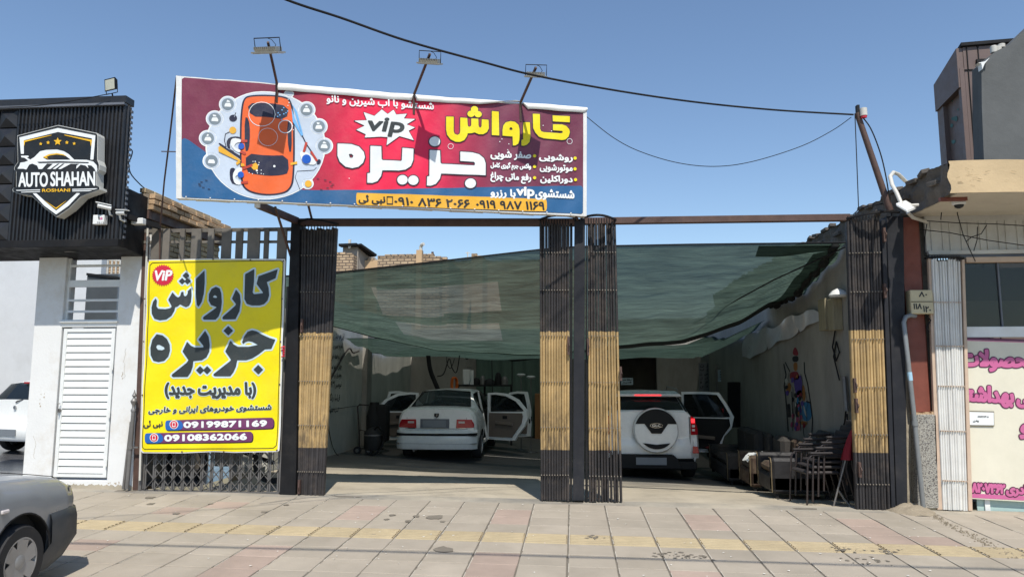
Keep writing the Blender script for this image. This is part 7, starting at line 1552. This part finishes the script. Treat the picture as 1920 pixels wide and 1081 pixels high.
# stacked tube chairs
M['tube'] = mat('brown black tube steel', (.03,.022,.02), .4, var=.2, spec=.5); M['pad'] = mat('dark vinyl pad', (.035,.03,.03), .6); M['wood'] = mat('worn wood', (.3,.22,.13), .6, var=.2)
def tubechair(label, x, y, dz, rz):
    z = gz(x, y)+.006; g = thing('stacking_chair', label, 'chair', (x, y, z+dz), 'stacked tube chairs by the right gate', rz)
    for s in (-1, 1):
        part(g, 'side_frame', M['tube'], lambda m_: m_.tube([(-.27,s*.25,0),(-.25,s*.25,.35),(-.23,s*.25,.60),(-.18,s*.25,.66),(.1,s*.25,.68),(.26,s*.24,.66)], .013, 7), auto=60); part(g, 'leg', M['tube'], lambda m_: m_.tube([(.30,s*.24,0),(.2,s*.24,.42),(.27,s*.24,.66),(.33,s*.22,.86)], .013, 7), auto=60)
        part(g, 'armrest', M['pad'], lambda m_: m_.box(-.2,.1,s*.25-.025,s*.25+.025,.675,.70), bevel=.008)
    part(g, 'seat', M['pad'], lambda m_: m_.box(-.25,.2,-.22,.22,.41,.45), bevel=.015); part(g, 'backrest', M['pad'], lambda m_: m_.hexa([(.27,-.22,.6),(.29,-.22,.6),(.29,.22,.6),(.27,.22,.6),(.32,-.22,.88),(.34,-.22,.88),(.34,.22,.88),(.32,.22,.88)]), fix=True, bevel=.008)
    return g
cx0 = at(1525,948,10.2).x
tubechair('bottom chair of the tube chair stack by the red flag', cx0+.05, 10.15, 0, R(8)); tubechair('second chair up in the tube chair stack by the red flag', cx0+.13, 10.17, .07, R(8)); tubechair('third chair up in the tube chair stack by the red flag', cx0+.21, 10.19, .14, R(8)); tubechair('top chair of the tube chair stack by the red flag', cx0+.29, 10.21, .21, R(8))
fl = thing('red_flag', 'red flag hanging from a thin pole leaning at the right gate', 'flag', at(1562,952,9.85)); mb = MB(); mb.tube([at(1562,952,9.85), at(1601,800,9.8)], .012, 6); mb.build('pole', M['galv'], fl)
mb = MB(); mb.grid(8, 10, lambda u, v: at(1600.5-2*v, 800+62*v, 9.79) + Vector((.02-.17*u*v**.7 + 0, .03*math.sin(u*7+v*2)-.01, .03*u*(1-v)))); mb.build('cloth', flat('flag red','7c1622',.8), fl, smooth=True)
fw = thing('umbrella_stand', 'bent bright metal strip lying behind the red flag pole', 'metal strip', at(1590,952,9.9)); MB().tube([at(1570,915,10.0),at(1583,935,9.95),at(1598,953,9.85)], .014, 6).build('strip', M['rivet'], fw)
sc_ = thing('crate', 'red and cream heap of cloths on a low crate beyond the sofas', 'crate', at(1352,850,16)); part(sc_, 'box', M['greycloth'], lambda m_: m_.box(-.25,.25,-.2,.3,-.1,.12), bevel=.02); part(sc_, 'cloth_heap', flat('dull red cloth','6e2a28',.9), lambda m_: m_.grid(8,8,lambda u,v:(-.32+.6*u,-.2+.4*v,.13+.07*math.sin(u*3.1)*math.sin(v*3.1)*(1+.3*math.sin(u*15)))), smooth=True)
# vacuum trolley by the left wall
vx, vy = at(694,853,15.6).x, 15.6; vc = thing('vacuum_cleaner', 'black wet vacuum on a wheeled trolley by the left wall', 'vacuum cleaner', (vx, vy, gz(vx,vy)+.006))
part(vc, 'trolley_frame', M['tube'], lambda m_: (m_.tube([(-.25,.05,.1),(-.26,.0,.55),(-.30,-.02,1.02),(-.26,-.02,1.06),(-.05,-.02,1.05)], .016, 7), m_.tube([(-.25,.0,.12),(.3,.0,.12)], .016, 6), m_.tube([(-.25,.0,.5),(-.2,-.05,.52),(-.12,-.05,.50),(-.1,0,.2)], .012, 6)))
part(vc, 'tank', M['tyre'], lambda m_: m_.lathe([(.18,.1),(.2,.14),(.2,.44),(.17,.5),(.1,.55),(.03,.58)], (.06,.0,0), n=24), auto=45); part(vc, 'motor_housing', M['under'], lambda m_: m_.lathe([(.16,.4),(.17,.8),(.13,.95),(.1,1.1)], (-.02,.32,0), n=18), auto=45)
part(vc, 'cabinet', M['under'], lambda m_: m_.box(.05,.3,.2,.5,.25,1.05), bevel=.03); part(vc, 'chrome_band', M['galv'], lambda m_: m_.lathe([(.203,.40),(.203,.43)], (.06,0,0), n=24, cap=False))
for q in ((-.27,-.06),(-.0,-.10)): part(vc, 'wheel', M['tyre'], lambda m_: m_.lathe([(.085,-.025),(.085,.025)], (q[0],q[1],.085), 'Y', 18), auto=40); part(vc, 'wheel_hub', M['galv'], lambda m_: m_.lathe([(.04,-.03),(.04,.03)], (q[0],q[1],.085), 'Y', 12))
part(vc, 'hose', M['under'], lambda m_: m_.tube(dense([(.06,-.05,.5),(.25,-.2,.6),(.32,-.1,.3),(.2,-.25,.05),(.0,-.22,.03)],6), .022, 7))
setp(MB().tube(dense([atx(608,640,XL+.02),atx(611,700,XL+.02),atx(612,770,XL+.02),atx(625,840,XL+.05),at(648,860,14.8),at(675,855,15.2)],6), .008, 5).build('wall_cable', M['black']), 'black cable trailing from the left wall writing to the vacuum', 'cable')
setp(MB().tube([atx(614,768,XL+.02),atx(690,757,XL+.02)], .006, 4).build('wall_cable', M['black']), 'straight thin cable stretched along the left wall at waist height', 'cable')
setp(MB().tube(dense([atx(619,712,XL+.03),atx(652,655,XL+.03),atx(662,661,XL+.03),atx(673,658,XL+.03)],5), .018, 5).build('hose_loop', M['tube']), 'dark hose strung across the left wall handwriting', 'hose')
for k, pts in enumerate((((802,655),(806,690),(815,715),(826,740)),((820,705),(832,700),(842,672),(848,690),(856,697),(862,665)),((872,652),(874,672),(882,665),(888,650)),((838,660),(838,680),(845,690),(852,672)))):
    setp(MB().tube(dense([at(x,y,17.6+k*.6) for x,y in pts],5), (.06,.014,.02,.010)[k], 6).build('hanging_cable', M['black']), ('thick dark cable bundle slanting down the left wall behind the saloon','drooping black cable above the orange rope','short black cable loop under the net near the white heater','thin cable drooping beside the orange rope')[k], 'cable')
small_flood('black floodlight high on the left yard wall below the net', atx(712,626,XL+.35), (.6,-.8,-.35), .13, foot=atx(700,640,XL+.02))
# sprayer rack at the back
rk = thing('equipment_rack', 'dark rack of hoses and pumps behind the white saloon', 'rack', at(905,780,19.5)); a, b = at(858,722,19.5), at(960,722,19.5); zr = a.z
for zz_ in (zr, zr-.25, zr-.6): MB().bar((a.x,19.5,zz_),(b.x,19.5,zz_),.5,.04).build('shelf', M['under'], rk)
for xx_ in (a.x+.02, (a.x+b.x)/2, b.x-.02): MB().bar((xx_,19.5,floor0+.35),(xx_,19.5,zr+.03),.05,.05).build('leg', M['under'], rk)
hb = thing('water_heater', 'white box shaped heater standing on the dark rack', 'heater', at(872,722,19.4)); p, q = at(867.5,720,19.3), at(881,692,19.3); mb = MB(); mb.box(p.x,q.x,19.3,19.6,zr+.025,q.z); mb.build('case', M['wmetal'], hb, bevel=.01); mb = MB(); mb.box(q.x+.01,q.x+.10,19.3,19.35,zr+.025,q.z-.02); mb.build('open_flap', M['wmetal'], hb); mb = MB(); mb.box(p.x+.1,p.x+.2,19.35,19.5,q.z,q.z+.08); mb.build('flue', M['galv'], hb)
orp = thing('orange_hose', 'bright orange coiled hose hanging left of the white heater', 'hose', at(851,734,19.2))
for k in range(5): 
    c = at(850+k*.9,720,19.2-k*.03); mb = MB(); mb.tube([c+Vector((.07*math.cos(a*.4),.02*math.sin(a),.19*math.sin(a*.4))) for a in range(17)], .014, 6); mb.build('coil', mat('orange rubber' , (.75,.17,.03), .5) if k == 0 else orp.children[0].data.materials[0], orp)
for k, (x, w_, h_) in enumerate(((893,.22,.16),(905,.16,.22),(918,.3,.14),(934,.18,.3),(946,.2,.2))):
    p = at(x,722,19.45); mb = MB(); mb.lathe([(w_/2,0),(w_/2,h_*.6),(w_/3,h_),(.02,h_+.03)], (p.x,19.45,zr+.021), n=12); setp(mb.build('pump', (M['under'],M['galv'],M['tyre'])[k%3], auto=45), ('squat dark pump just right of the white heater on the rack','small grey pump second from the white heater','wide dark pump in the middle of the rack','tall dark canister right of the middle of the rack','grey canister at the right end of the rack')[k], 'pump')
for lab, px, py, Y in (('white disc stand left of the pair near the net curtain',977,702,18.6),('white disc stand right of the pair near the net curtain',995.5,706,18.2)):
    c = at(px,py,Y); g = thing('disc_stand', lab, 'stand', (c.x,Y,gz(c.x,Y)), 'white disc stands'); mb = MB(); mb.lathe([(.05,-.04),(.11,-.01),(.115,.01),(.07,.03)], c, n=18); mb.build('disc', M['wmetal'], g, auto=45); mb = MB(); mb.tube([Vector((c.x,Y,gz(c.x,Y)+.02)), c-Vector((0,0,.03))], .014, 6); mb.build('stem', M['galv'], g); mb = MB(); mb.lathe([(.16,0),(.16,.02)], (c.x,Y,gz(c.x,Y)+.006), n=18); mb.build('foot', M['galv'], g)
setp(MB().tube(dense([at(900,657,18.8),at(940,668,18.7),at(962,675,18.6),at(1000,671,18.6),at(1060,662,18.6)],5), .03, 6).build('sagging_rope', M['under']), 'dark sagging rope bundle under the rear net', 'rope')
for px in (922, 960): setp(MB().tube([at(px,672,18.6),at(px-(0 if px==960 else -2),760,18.6)], .012, 5).build('hanging_line', M['under']), 'thin line hanging to the rack, %s of the two' % ('left' if px == 922 else 'right'), 'line')
# parked motorcycle parts seen through the lattice gate
mc = thing('motorcycle', 'dark motorcycle stored behind the lattice gate', 'motorcycle', at(420,915,10.3)); z = gz(-4.6,9)+.0
mxx = at(430,900,10.3).x
for dx in (-.65, .65):
    mb = MB(); mb.lathe([(.22,-.04),(.29,-.05),(.30,0),(.29,.05),(.22,.04)], (mxx+dx,10.3,z+.30), 'Y', 28, cap=False); mb.build('tyre', M['tyre'], mc, auto=50); mb = MB()
    for k in range(8): mb.bar((mxx+dx,10.3,z+.3),(mxx+dx+.22*math.cos(k*.785),10.3,z+.3+.22*math.sin(k*.785)),.008,.008)
    setp(mb.build('spokes', M['galv'], mc), kind='stuff')
mb = MB(); mb.tube([(mxx-.65,10.3,z+.3),(mxx-.35,10.3,z+.75),(mxx-.3,10.3,z+.95)],.025,8); mb.build('fork', M['galv'], mc); mb = MB(); mb.tube([(mxx-.35,10.3,z+.75),(mxx,10.3,z+.5),(mxx+.65,10.3,z+.3)],.03,8); mb.build('frame', M['black'], mc)
mb = MB(); mb.hexa([(mxx-.3,10.2,z+.62),(mxx+.1,10.2,z+.6),(mxx+.1,10.4,z+.6),(mxx-.3,10.4,z+.62),(mxx-.28,10.22,z+.84),(mxx+.12,10.22,z+.78),(mxx+.12,10.38,z+.78),(mxx-.28,10.38,z+.84)]); mb.build('fuel_tank', M['black'], mc, bevel=.03); mb = MB(); mb.box(mxx+.12,mxx+.7,10.2,10.4,z+.68,z+.76); mb.build('saddle', M['blackleather'], mc, bevel=.02); mb = MB(); mb.box(mxx-.2,mxx+.15,10.2,10.4,z+.25,z+.55); mb.build('engine', M['galv'], mc, bevel=.02)
